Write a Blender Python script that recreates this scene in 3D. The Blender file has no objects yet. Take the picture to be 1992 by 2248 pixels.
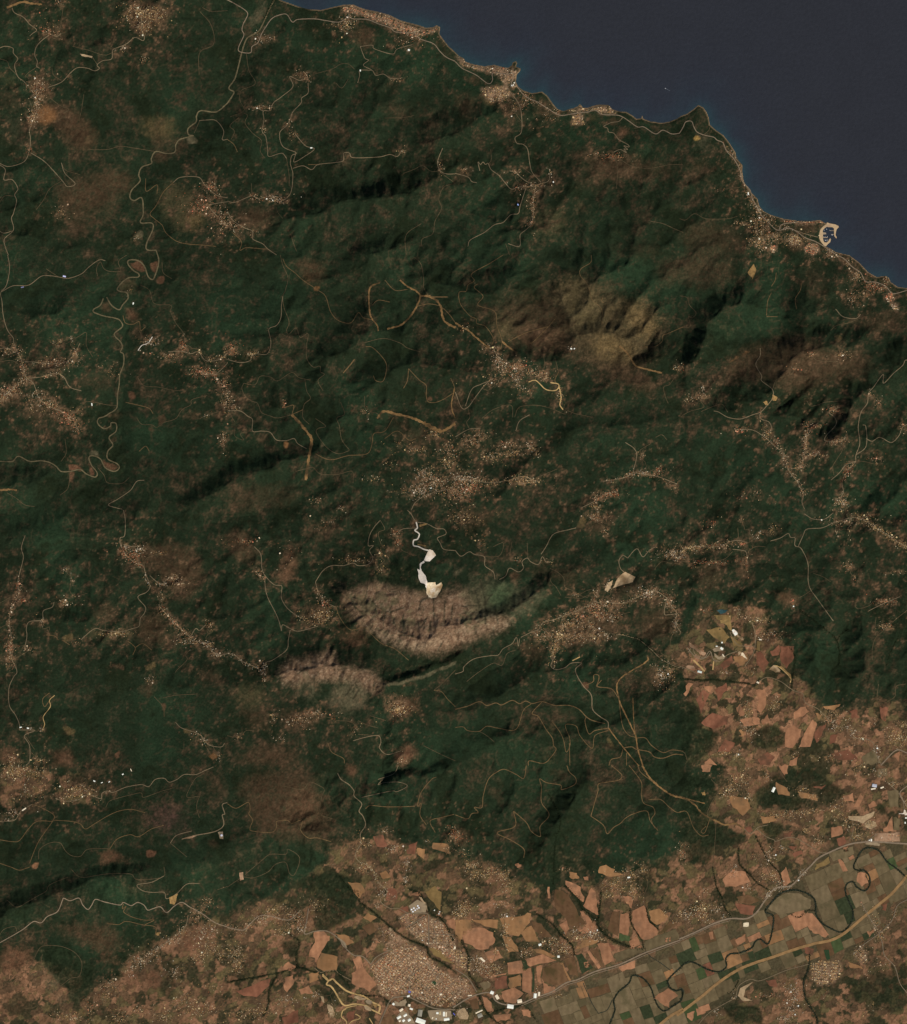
import bpy, math, random
import numpy as np
from mathutils import Vector
from mathutils.geometry import delaunay_2d_cdt

random.seed(7)
RNG = np.random.default_rng(11)
SC = bpy.context.scene
COL = SC.collection
PX = 10.0                 # metres of ground for one pixel of the photograph
CX, CY = 996.0, 1124.0    # picture centre
KFLAT = 0.86              # brightness of flat sunlit ground per unit of albedo

# ------------------------------------------------------------------ camera, sky, sun, exposure
cam_d = bpy.data.cameras.new('satellite_camera')
cam = bpy.data.objects.new('satellite_camera', cam_d)
COL.objects.link(cam)
ALT = 480000.0
cam.location = (0, 0, ALT)
cam.rotation_euler = (0, 0, 0)
cam_d.sensor_fit = 'VERTICAL'
cam_d.sensor_height = 24.0
cam_d.lens = 24.0 * ALT / (2248 * PX)
cam_d.clip_start = 1000.0
cam_d.clip_end = 900000.0
SC.camera = cam

SUN = Vector((0.55, -0.60, 0.0)).normalized()
SUN_EL = math.radians(45)
world = bpy.data.worlds.new('World')
SC.world = world
world.use_nodes = True
wn = world.node_tree.nodes
sky = wn.new('ShaderNodeTexSky')
sky.sky_type = 'NISHITA'
sky.sun_disc = False
sky.sun_elevation = SUN_EL
sky.sun_rotation = math.atan2(SUN.x, SUN.y)
wn['Background'].inputs['Strength'].default_value = 0.06
world.node_tree.links.new(sky.outputs[0], wn['Background'].inputs['Color'])

sun_d = bpy.data.lights.new('sun', 'SUN')
sun_d.energy = 3.6
sun_d.angle = math.radians(0.5)
sun_d.color = (1.0, 0.95, 0.88)
sun = bpy.data.objects.new('sun', sun_d)
COL.objects.link(sun)
sv = Vector((SUN.x * math.cos(SUN_EL), SUN.y * math.cos(SUN_EL), math.sin(SUN_EL)))
sun.rotation_euler = sv.to_track_quat('Z', 'Y').to_euler()
sun.location = (12000, -12000, 20000)

vs = SC.view_settings
vs.view_transform = 'Standard'
vs.look = 'None'
vs.exposure = 0.0
vs.gamma = 1.0
vs.use_curve_mapping = False

# ------------------------------------------------------------------ helpers
def lin(r, g, b):
    """Ground colour as it looks in flat sunlight (0-255) -> albedo."""
    o = []
    for v in (r, g, b):
        v = v / 255.0
        v = v / 12.92 if v <= 0.04045 else ((v + 0.055) / 1.055) ** 2.4
        o.append(min(0.9, v / KFLAT))
    return np.array(o, np.float32)

OX = (0, 500, 1000, 1492)
OY = (0, 560, 1120, 1680)
def T(c, r, s):
    """Survey sheet (column, row) coordinates -> photograph pixels."""
    a = np.array([float(v) for v in s.split()]).reshape(-1, 2)
    k = 3.598 if r == 3 else 3.622
    a[:, 0] = OX[c] + a[:, 0] / k
    a[:, 1] = OY[r] + a[:, 1] / k
    return a
def Z(x0, y0, k, s):
    a = np.array([float(v) for v in s.split()]).reshape(-1, 2)
    return a / k + np.array([x0, y0])

def smooth(e0, e1, x):
    t = np.clip((x - e0) / (e1 - e0), 0, 1)
    return t * t * (3 - 2 * t)

TAB = RNG.random((256, 256)).astype(np.float32) * 2 - 1
GTX = np.cos(TAB * math.pi * 7).astype(np.float32); GTY = np.sin(TAB * math.pi * 7).astype(np.float32)
def noise(x, y, s, seed=0):
    """Gradient noise, about -1..1, on a lattice turned by the seed."""
    cr, sr = math.cos(seed * 2.4 + 0.5), math.sin(seed * 2.4 + 0.5)
    u = ((x * cr - y * sr) / s + seed * 17.31 + 2000).astype(np.float32)
    v = ((x * sr + y * cr) / s + seed * 9.77 + 2000).astype(np.float32)
    iu = np.floor(u).astype(np.int32); iv = np.floor(v).astype(np.int32)
    fu = u - iu; fv = v - iv
    a, b, c, d = iu & 255, (iu + 1) & 255, iv & 255, (iv + 1) & 255
    n00 = GTX[c, a] * fu + GTY[c, a] * fv
    n10 = GTX[c, b] * (fu - 1) + GTY[c, b] * fv
    n01 = GTX[d, a] * fu + GTY[d, a] * (fv - 1)
    n11 = GTX[d, b] * (fu - 1) + GTY[d, b] * (fv - 1)
    fu = fu * fu * fu * (fu * (fu * 6 - 15) + 10)
    fv = fv * fv * fv * (fv * (fv * 6 - 15) + 10)
    return 1.5 * ((n00 * (1 - fu) + n10 * fu) * (1 - fv) + (n01 * (1 - fu) + n11 * fu) * fv)
def fbm(x, y, s, n=4, seed=0, g=0.5):
    o = 0; a = 1.0; t = 0
    for i in range(n):
        o = o + a * noise(x, y, s, seed * 7 + i)
        t += a * a; a *= g; s *= 0.5
    return o / math.sqrt(t)

def in_poly(x, y, P):
    r = np.zeros(x.shape, bool)
    n = len(P)
    for i in range(n):
        x0, y0 = P[i]; x1, y1 = P[(i + 1) % n]
        if y0 == y1: continue
        c = (y0 > y) != (y1 > y)
        r ^= c & (x < (x1 - x0) * (y - y0) / (y1 - y0) + x0)
    return r
def seg_dist(x, y, P):
    d = np.full(x.shape, 1e9, np.float32)
    for (x0, y0), (x1, y1) in zip(P[:-1], P[1:]):
        dx, dy = x1 - x0, y1 - y0
        l = dx * dx + dy * dy + 1e-9
        t = np.clip(((x - x0) * dx + (y - y0) * dy) / l, 0, 1)
        q = (x - x0 - t * dx) ** 2 + (y - y0 - t * dy) ** 2
        np.minimum(d, q, out=d)
    return np.sqrt(d)
def blur(a, r):
    r = max(1, int(round(r)))
    for _ in range(2):
        for ax in (0, 1):
            p = np.pad(a, [(r + 1, r) if i == ax else (0, 0) for i in (0, 1)], mode='edge')
            c = np.cumsum(p, axis=ax, dtype=np.float64)
            n = a.shape[ax]
            hi = np.take(c, np.arange(2 * r + 1, 2 * r + 1 + n), axis=ax)
            lo = np.take(c, np.arange(0, n), axis=ax)
            a = ((hi - lo) / (2 * r + 1)).astype(np.float32)
    return a
def spline(P, step):
    """Catmull-Rom through the points, resampled at about `step` pixels."""
    P = np.asarray(P, float)
    if len(P) < 3:
        out = [P[0] + (P[1] - P[0]) * t for t in np.linspace(0, 1, max(2, int(np.hypot(*(P[1] - P[0])) / step) + 1))]
        return np.array(out)
    Q = np.vstack([2 * P[0] - P[1], P, 2 * P[-1] - P[-2]])
    out = []
    for i in range(1, len(Q) - 2):
        a, b, c, d = Q[i - 1], Q[i], Q[i + 1], Q[i + 2]
        n = max(1, int(np.hypot(*(c - b)) / step))
        for t in np.arange(n) / n:
            out.append(0.5 * (2 * b + (c - a) * t + (2 * a - 5 * b + 4 * c - d) * t * t + (3 * b - a - 3 * c + d) * t ** 3))
    out.append(P[-1])
    return np.array(out)

MATS = {}
def new_mat(name, rough=1.0, spec=0.0):
    m = bpy.data.materials.new(name); m.use_nodes = True
    b = m.node_tree.nodes['Principled BSDF']
    b.inputs['Roughness'].default_value = rough
    b.inputs['Specular IOR Level'].default_value = spec
    MATS[name] = m
    return m, m.node_tree.nodes, m.node_tree.links, b
def soil_mat(name, rgb, var=0.35, scale=90.0, stripes=0.0, rough=1.0, spec=0.0, rnd=0.0, dark=None):
    """Two-scale mottled ground or paint: base colour times noise, optional plough stripes, per-object tint."""
    m, N, L, b = new_mat(name, rough, spec)
    c = lin(*rgb)
    tc = N.new('ShaderNodeTexCoord')
    n1 = N.new('ShaderNodeTexNoise'); n1.inputs['Scale'].default_value = 1.0 / scale; n1.inputs['Detail'].default_value = 5.0
    n1.inputs['Roughness'].default_value = 0.65
    geo = N.new('ShaderNodeNewGeometry')
    L.new(geo.outputs['Position'], n1.inputs['Vector'])
    mr = N.new('ShaderNodeMapRange')
    mr.inputs['From Min'].default_value = 0.28; mr.inputs['From Max'].default_value = 0.72
    mr.inputs['To Min'].default_value = 1 - var; mr.inputs['To Max'].default_value = 1 + var
    L.new(n1.outputs[0], mr.inputs['Value'])
    fac = mr.outputs[0]
    if rnd:
        oi = N.new('ShaderNodeObjectInfo')
        m2 = N.new('ShaderNodeMapRange')
        m2.inputs['To Min'].default_value = 1 - rnd; m2.inputs['To Max'].default_value = 1 + rnd
        L.new(oi.outputs['Random'], m2.inputs['Value'])
        mm = N.new('ShaderNodeMath'); mm.operation = 'MULTIPLY'
        L.new(fac, mm.inputs[0]); L.new(m2.outputs[0], mm.inputs[1]); fac = mm.outputs[0]
    if stripes:
        w = N.new('ShaderNodeTexWave'); w.inputs['Scale'].default_value = 1 / 400.0; w.inputs['Distortion'].default_value = 2.0
        w.inputs['Detail Scale'].default_value = 0.02
        L.new(tc.outputs['Object'], w.inputs['Vector'])
        m3 = N.new('ShaderNodeMapRange'); m3.inputs['To Min'].default_value = 1 - stripes; m3.inputs['To Max'].default_value = 1 + stripes
        L.new(w.outputs['Fac'], m3.inputs['Value'])
        mm = N.new('ShaderNodeMath'); mm.operation = 'MULTIPLY'
        L.new(fac, mm.inputs[0]); L.new(m3.outputs[0], mm.inputs[1]); fac = mm.outputs[0]
    vm = N.new('ShaderNodeVectorMath'); vm.operation = 'SCALE'
    vm.inputs[0].default_value = tuple(c)
    L.new(fac, vm.inputs['Scale'])
    if dark is not None:
        n2 = N.new('ShaderNodeTexNoise'); n2.inputs['Scale'].default_value = 1 / 260.0; n2.inputs['Detail'].default_value = 6.0
        L.new(geo.outputs['Position'], n2.inputs['Vector'])
        cr = N.new('ShaderNodeMapRange'); cr.inputs['From Min'].default_value = 0.52; cr.inputs['From Max'].default_value = 0.66
        L.new(n2.outputs[0], cr.inputs['Value'])
        mx = N.new('ShaderNodeMix'); mx.data_type = 'RGBA'
        L.new(cr.outputs[0], mx.inputs[0]); L.new(vm.outputs[0], mx.inputs[6]); mx.inputs[7].default_value = (*lin(*dark), 1)
        L.new(mx.outputs[2], b.inputs['Base Color'])
    else:
        L.new(vm.outputs[0], b.inputs['Base Color'])
    return m
def attr_mat(name, attr='cover', rough=1.0, spec=0.0, bump=0.0, noise_scale=45.0, var=0.3):
    m, N, L, b = new_mat(name, rough, spec)
    at = N.new('ShaderNodeAttribute'); at.attribute_name = attr
    geo = N.new('ShaderNodeNewGeometry')
    n1 = N.new('ShaderNodeTexNoise'); n1.inputs['Scale'].default_value = 1.0 / noise_scale; n1.inputs['Detail'].default_value = 3.0
    n1.inputs['Roughness'].default_value = 0.7
    L.new(geo.outputs['Position'], n1.inputs['Vector'])
    mr = N.new('ShaderNodeMapRange')
    mr.inputs['From Min'].default_value = 0.25; mr.inputs['From Max'].default_value = 0.75
    mr.inputs['To Min'].default_value = 1 - var; mr.inputs['To Max'].default_value = 1 + var
    L.new(n1.outputs[0], mr.inputs['Value'])
    vm = N.new('ShaderNodeVectorMath'); vm.operation = 'SCALE'
    L.new(at.outputs['Color'], vm.inputs[0]); L.new(mr.outputs[0], vm.inputs['Scale'])
    L.new(vm.outputs[0], b.inputs['Base Color'])
    if bump:
        bp = N.new('ShaderNodeBump'); bp.inputs['Strength'].default_value = 1.0; bp.inputs['Distance'].default_value = bump
        L.new(n1.outputs[0], bp.inputs['Height']); L.new(bp.outputs[0], b.inputs['Normal'])
    return m

def tag(o, label=None, cat=None, group=None, kind=None):
    if label: o['label'] = label
    if cat: o['category'] = cat
    if group: o['group'] = group
    if kind: o['kind'] = kind
    return o
def mesh_np(name, V, F, mat=None, parent=None, smooth_shade=False):
    """One mesh object from numpy arrays of vertices and equal-sized faces."""
    V = np.asarray(V, np.float32); F = np.asarray(F, np.int32)
    me = bpy.data.meshes.new(name)
    k = F.shape[1]
    me.vertices.add(len(V)); me.vertices.foreach_set('co', V.ravel())
    me.loops.add(F.size); me.loops.foreach_set('vertex_index', F.ravel())
    me.polygons.add(len(F)); me.polygons.foreach_set('loop_start', np.arange(0, F.size, k, dtype=np.int32))
    if smooth_shade:
        me.polygons.foreach_set('use_smooth', np.ones(len(F), bool))
    me.update(calc_edges=True)
    if mat: me.materials.append(mat)
    o = bpy.data.objects.new(name, me); COL.objects.link(o)
    if parent: o.parent = parent
    return o
def set_color(o, name, C, domain='POINT'):
    a = o.data.color_attributes.new(name, 'FLOAT_COLOR', domain)
    q = np.ones((len(C), 4), np.float32); q[:, :3] = C
    a.data.foreach_set('color', q.ravel())
def W(p):
    p = np.asarray(p, float)
    return np.stack([(p[..., 0] - CX) * PX, (CY - p[..., 1]) * PX], -1)

LAND = [(950, 1230, 'the white quarry'), (1815, 520, 'the harbour'), (900, 2080, 'the big gridded town'), (950, 1380, 'the bare limestone massif'),
        (730, 1500, 'the pale bald hill'), (260, 720, 'the winding valley river'), (1530, 240, 'the pointed headland'), (1280, 680, 'the ochre hilltop grassland'),
        (1700, 1420, 'the factory yards'), (1750, 2020, 'the river meanders'), (1080, 150, 'the ochre coastal town'), (720, 30, 'the red roofed beach town'),
        (60, 850, 'the spread out ridge villages'), (960, 1070, 'the large hilltop village'), (1300, 1320, 'the amphitheatre of villages'), (1850, 870, 'the brown eastern mountain'),
        (100, 250, 'the ochre plateau village'), (450, 430, 'the valley shoulder village'), (100, 1700, 'the western farm town'), (400, 2050, 'the brown foothill farms'),
        (650, 950, 'the long tan firebreak'), (1330, 1650, 'the forked tan firebreaks'), (560, 1750, 'the burnt brown hillside'), (150, 1980, 'the ridge highway'),
        (1850, 1150, 'the eastern ridge villages'), (1060, 760, 'the hill village below the grassland'), (300, 1350, 'the terraced spur villages'), (1200, 2000, 'the salmon ploughed fields')]
def where(p):
    x, y = p
    d = sorted(((x - a) ** 2 + (y - b) ** 2, a, b, t) for a, b, t in LAND)[0]
    if d[0] < 45 ** 2: return 'beside ' + d[3]
    dx, dy = x - d[1], y - d[2]
    s = ''
    if abs(dy) > 0.45 * abs(dx): s += 'north' if dy < 0 else 'south'
    if abs(dx) > 0.45 * abs(dy): s += ('-' if s else '') + ('west' if dx < 0 else 'east')
    return s + ' of ' + d[3]

# ------------------------------------------------------------------ survey data traced in photograph pixels
COAST = np.vstack([
    T(1, 0, '420 0 560 50 640 72 740 80 830 58 920 38 1000 35 1040 55 1100 75 1200 95 1290 120 1370 160 1440 180 1520 200 1580 222 1640 215 1660 200 1690 215 1685 270 1720 320 1760 370'),
    T(2, 0, '0 415 30 445 70 465 80 490 140 510 230 528 310 515 360 530 420 540 450 520 455 495 485 485 492 505 480 530 520 545 515 565 490 590 480 650 500 690 540 720 610 742 650 735 690 728 730 760 780 830 810 865 860 885 900 868 940 860 975 845 990 825 1015 855 1050 858 1100 840 1150 830 1220 835 1250 870 1300 885 1360 890 1410 920 1440 945 1480 940 1485 915 1495 945 1550 965 1640 978 1700 968 1760 945 1795 922'),
    T(3, 0, '60 905 110 870 150 835 190 855 215 890 235 940 240 990 290 1035 350 1075 400 1140 445 1210 450 1260 500 1310 500 1370 510 1440 560 1520 620 1580 635 1640 670 1680 730 1710 830 1740 940 1755 1060 1755 1120 1750'),
    Z(1770, 470, 18.11, '830 400 700 520 590 650 560 800 560 950 620 1080 720 1200 800 1290 1000 1390 1180 1510 1500 1590'),
    T(3, 1, '1350 0 1430 60 1500 135 1570 175 1640 165 1665 180 1680 215 1740 255 1811 262')])
QUAY = '830 330 980 380 1160 410 1290 470 1300 520 1220 600 1190 700 1170 830 1220 920 1210 970 1180 950 1120 870 1112 720 1105 560 1040 520 900 520 830 500 740 560 670 640 660 720 670 830 670 950 690 1060 720 1120 820 1130 890 1070 910 1010 960 960 990 1010 960 1110 860 1200 800 1270 740 1270 640 1190 460 1030 440 870 480 700 560 550 700 470 800 420'
JETTIES = [('940 652 1118 652 1118 668 940 668', 'upper finger jetty reaching in from the outer breakwater'), ('990 796 1125 796 1125 812 990 812', 'lower finger jetty reaching in from the outer breakwater'),
           ('655 720 790 735 805 800 660 815', 'broad stubby pier on the land side of the basin'), ('655 915 860 915 860 945 660 945', 'long pier with boats along it on the land side of the basin')]
BOATS = [(1040, 828, 34, 0, 'white boat beside the lower finger jetty'), (705, 895, 18, 90, 'white boat at the root of the long pier'), (775, 890, 16, 90, 'white boat midway along the long pier'), (850, 895, 20, 90, 'white boat at the tip of the long pier'),
         (765, 1040, 30, 92, 'pale boat moored at the closed end of the basin, nearer the land'), (832, 1040, 30, 88, 'pale boat moored at the closed end of the basin, nearer the mouth'), (820, 605, 24, -45, 'white boat lying slantwise in the wide upper basin'), (725, 640, 20, 20, 'small boat against the upper land quay'), (950, 640, 16, 0, 'small boat at the tip of the upper finger jetty')]
HEIGHTS = [(100, 100, 350), (300, 50, 450), (200, 300, 320), (330, 400, 150), (270, 900, 200), (600, 300, 450), (800, 400, 600), (1000, 350, 560), (1200, 450, 650), (1100, 700, 800), (1300, 680, 950), (1450, 500, 560), (1550, 330, 200), (1600, 600, 560), (1750, 750, 850), (1700, 1000, 560), (1500, 1000, 560), (1300, 1100, 560), (950, 1050, 640), (700, 900, 560), (500, 750, 440), (100, 800, 540), (100, 1100, 560), (350, 1200, 560), (300, 1400, 520), (600, 1300, 560), (900, 1350, 1050), (1050, 1320, 1000), (1170, 1310, 800), (720, 1470, 880), (1300, 1400, 430), (1200, 1550, 700), (1000, 1700, 640), (1500, 1600, 430), (1650, 1450, 220), (1850, 1400, 560), (1900, 1200, 640), (1750, 1700, 190), (1500, 1850, 260), (1300, 1950, 170), (900, 1950, 190), (950, 2150, 105), (1500, 2150, 80), (1800, 2000, 80), (1950, 2240, 230), (600, 1750, 640), (300, 1850, 640), (100, 1950, 520), (100, 1650, 430), (300, 2150, 280), (600, 2100, 190), (1850, 2200, 180), (700, 60, 90), (530, 50, 40), (1000, 120, 150), (1300, 260, 200), (1750, 560, 150), (1900, 640, 180)]
RIDGES = [([(440, 1092), (560, 1040), (690, 1000)], 150, 42), ([(770, 1765), (930, 1738), (1030, 1680), (1115, 1628)], 170, 50), ([(1212, 1880), (1250, 1775), (1310, 1725)], 170, 48), ([(20, 2010), (200, 1945), (380, 1932), (500, 1880), (620, 1850), (720, 1835)], 170, 48),
          ([(1535, 800), (1570, 700), (1640, 655)], 190, 55), ([(1850, 970), (1900, 860), (1975, 790)], 170, 48), ([(950, 300), (1050, 250), (1100, 245)], 110, 40), ([(795, 560), (870, 535)], 90, 34), ([(1040, 620), (1120, 610)], 80, 30), ([(1270, 905), (1340, 865), (1420, 860)], 110, 42), ([(1250, 960), (1330, 950), (1440, 925)], 110, 40),
          ([(0, 1065), (90, 1030), (220, 990)], 110, 46), ([(100, 690), (200, 680), (300, 640)], 90, 44), ([(640, 480), (760, 440), (900, 430)], 100, 50), ([(700, 800), (760, 740), (800, 700)], 110, 44), ([(820, 840), (900, 800), (1000, 820)], 90, 44), ([(60, 1160), (200, 1140), (300, 1130)], 90, 40), ([(1100, 1520), (1200, 1470), (1300, 1480)], 70, 40),
          ([(765, 1300), (830, 1380), (930, 1420), (1040, 1390), (1130, 1350), (1205, 1300)], 190, 40), ([(600, 1480), (700, 1450), (800, 1470), (850, 1500)], 150, 46), ([(850, 1500), (960, 1470), (1010, 1440)], 110, 18), ([(1780, 1380), (1860, 1420), (1880, 1480)], 110, 50), ([(1640, 1330), (1750, 1300), (1850, 1330)], 90, 40), ([(820, 540), (840, 420), (960, 380)], 60, 40), ([(1120, 1060), (1180, 1010)], 90, 36), ([(1620, 860), (1760, 760), (1900, 760)], 120, 50)]
_river = np.vstack([T(1, 0, '370 0 340 60 300 150 260 230 230 260 160 300 130 360 100 470 60 620 10 700 50 730 40 760 0 820'),
    T(0, 0, '1720 890 1600 880 1565 920 1560 970 1500 1020 1500 1070 1540 1080 1500 1090 1430 1110 1400 1150 1390 1210 1320 1220 1240 1205 1205 1260 1205 1300 1130 1330 1105 1390 1115 1440 1050 1510 1035 1570 1070 1595 1130 1575 1140 1700 1120 1770 1210 1775 1215 1830 1170 1930 1170 1985 1245 1990'),
    T(0, 1, '1245 0 1265 50 1240 150 1215 195 1180 170 1150 90 1100 45 1030 40 1020 70 1060 120 1105 150 1100 175 1030 180 975 215 935 270 960 290 1010 300 1020 345 975 400 950 435 890 400 850 335 825 345 800 400 750 430 750 455 830 485 930 505 965 530 975 570 915 620 920 650 960 690 975 730 960 770 985 790 985 870 955 950 950 1030 935 1120 930 1215 870 1260 830 1285 785 1300 780 1340 830 1380 880 1360 885 1335 925 1340 925 1400 870 1450 900 1510 860 1560 860 1620 935 1660 950 1695 910 1720 840 1690 800 1620 740 1595 710 1610 730 1670 775 1730 760 1765 690 1740 640 1705 560 1720 490 1720 450 1680 400 1650 330 1635 240 1640 150 1600 100 1640 0 1640')])
VALLEYS = [(_river, 150, 42), (T(3, 1, '820 0 820 300 800 600'), 150, 40), (T(2, 3, '740 230 830 420 790 620 770 950'), 110, 40), (T(3, 2, '960 800 1100 900 1250 1040 1270 1230'), 90, 34), (T(3, 2, '1640 1240 1690 1100 1740 1000'), 70, 26), (T(3, 2, '1280 600 1330 800 1290 980 1250 1040'), 80, 30), (T(1, 2, '860 940 1150 1000 1440 1200 1811 1130'), 110, 30), (T(2, 2, '0 1090 300 1020 560 880 740 760'), 90, 26), (T(3, 1, '1420 1900 1380 1500 1430 1250 1600 900'), 100, 36), (T(2, 1, '880 1240 1200 1260 1480 1240'), 80, 30), (T(1, 1, '100 1850 450 1780 620 1720'), 60, 30), (T(0, 3, '0 900 300 840 700 900 1000 930 1400 960'), 60, 30)]
PLAIN = np.array([(1150, 2252), (1178, 2191), (1270, 2152), (1361, 2118), (1500, 2063), (1603, 2018), (1639, 2018), (1681, 1977), (1737, 1946), (1781, 1902), (1825, 1871), (1887, 1853), (2040, 1855), (2040, 1965), (1992, 1972), (1970, 1991), (1937, 2044), (1895, 2075), (1867, 2097), (1825, 2108), (1770, 2118), (1687, 2150), (1617, 2175), (1575, 2208), (1548, 2225), (1534, 2300), (1150, 2300)], float)
LOWLAND = np.array([(-60, 2330), (-60, 2120), (120, 2110), (220, 2160), (300, 2080), (420, 2030), (560, 1985), (680, 1930), (730, 1850), (830, 1840), (950, 1860), (1080, 1910), (1200, 1950), (1330, 1920), (1460, 1900), (1560, 1770), (1590, 1650), (1520, 1570), (1495, 1500), (1505, 1440), (1550, 1400), (1640, 1370), (1740, 1420), (1760, 1520), (1860, 1560), (2060, 1600), (2060, 2330)], float)
PITS = [(Z(890, 1130, 10.22, '500 1500 800 1500 860 1620 700 1860 540 1870 470 1700'), 50, 2), (T(2, 2, '1290 540 1350 490 1430 530 1410 570 1330 590 1250 620'), 25, 2)]
BANKS = [(_river, 2.6, 'dk', 0.35),
    (T(3, 3, '1799 890 1720 820 1640 760 1580 680 1510 650 1450 665 1410 720 1375 800 1410 830 1460 830 1500 880 1500 950 1460 990 1400 960 1370 920 1320 940 1310 1000 1340 1080 1370 1150 1360 1230 1310 1300 1260 1315 1180 1280 1120 1240 1080 1180 1075 1090 1050 1040 980 1000 900 985 800 1010 730 1080 690 1130 680 1160 740 1190 735 1290 715 1380 690 1410 640 1375 600 1390 570 1440 480 1480 400 1490 365 1530 370 1590 310 1630 220 1610 120 1560 60 1555 0 1600'), 2.4, 'dk', 0.9),
    (T(2, 3, '1799 1590 1720 1650 1680 1700 1690 1750 1740 1780 1790 1775 1785 1850 1720 1900 1650 1940 1600 1900 1570 1830 1540 1750 1480 1680 1400 1660 1370 1720 1290 1790 1250 1860 1260 1930 1220 2044'), 2.4, 'dk', 0.9),
    (T(2, 3, '870 960 960 1040 1010 1130 1100 1220 1160 1310 1230 1370 1330 1420 1480 1450'), 4.6, 'dk', 0.9), (T(2, 3, '640 1170 760 1250 830 1330 920 1420 940 1500'), 2.6, 'dk', 0.9), (T(2, 3, '1510 1130 1530 1220 1610 1300'), 1.8, 'dk', 0.9), (T(2, 3, '1380 1130 1390 1250 1470 1380 1490 1450'), 2.2, 'dk', 0.9), (T(2, 3, '1150 1000 1140 1150 1125 1240'), 2.0, 'dk', 0.9),
    (T(2, 3, '180 1810 230 1920 290 2000 350 2044'), 2.6, 'dk', 0.9), (T(2, 3, '240 1960 450 1910 560 1890'), 1.6, 'dk', 0.8), (T(2, 3, '570 1910 650 2030'), 2, 'dk', 0.9), (T(2, 3, '0 1340 50 1400 110 1520 100 1620 180 1760'), 3, 'dk', 0.8),
    (T(3, 3, '260 800 290 950 340 1050 360 1130 410 1200'), 1.8, 'dk', 0.9), (T(3, 3, '465 640 470 770 540 850 620 930 700 980'), 2.2, 'dk', 0.9), (T(3, 3, '600 560 700 750 790 850 810 920'), 1.8, 'dk', 0.9), (T(3, 3, '1030 1480 1020 1600 980 1720 1000 1850 1080 1980 1090 2044'), 2.8, 'dk', 0.9), (T(3, 3, '1075 1150 1000 1150 950 1200 880 1180'), 2, 'dk', 0.9), (T(3, 3, '380 1800 420 1780 470 1700'), 2, 'dk', .8),
    (T(1, 3, '880 870 970 980 1030 1000 1040 1070 1100 1120 1200 1200 1300 1290 1420 1370 1560 1430 1600 1510 1700 1560 1799 1640'), 3.4, 'dk', 0.9), (T(1, 3, '0 1710 200 1680 400 1640 560 1600 720 1640 850 1620 900 1660 970 1750'), 2.4, 'dk', 0.9), (T(1, 3, '400 1640 330 1780 320 1900 280 1980'), 3, 'dk', 0.9), (T(1, 3, '560 1600 540 1500 560 1380 420 1300'), 3, 'dk', 0.8), (T(1, 3, '1430 980 1510 1010 1560 1080 1620 1180 1680 1200 1740 1290 1780 1380'), 3, 'dk', 0.9), (T(1, 3, '1000 1800 1100 1820 1200 1830 1290 1880'), 2, 'dk', 0.8),
    (T(3, 2, '0 1340 150 1350 350 1350 450 1370 560 1380 600 1390 640 1340'), 2.6, 'dk', 0.9), (T(3, 2, '890 1430 900 1300 920 1180 880 1090'), 3, 'dk', 0.8), (T(2, 2, '1200 980 1320 990 1400 1010 1460 1030 1560 1110 1620 1170 1720 1230 1811 1260'), 3.5, 'dk', 0.8),
    (T(2, 3, '740 230 830 420 790 620 770 950'), 2.5, 'dk', 0.8), (T(3, 2, '960 800 1100 900 1250 1040 1270 1230'), 2, 'dk', 0.8), (T(3, 2, '1340 950 1280 990 1250 1040'), 1.6, 'dk', .7), (T(3, 2, '1640 1240 1690 1100 1740 1000'), 1.5, 'dk', .7), (T(1, 0, '300 150 340 60 370 0'), 4, 'dk', .9)]

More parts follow.
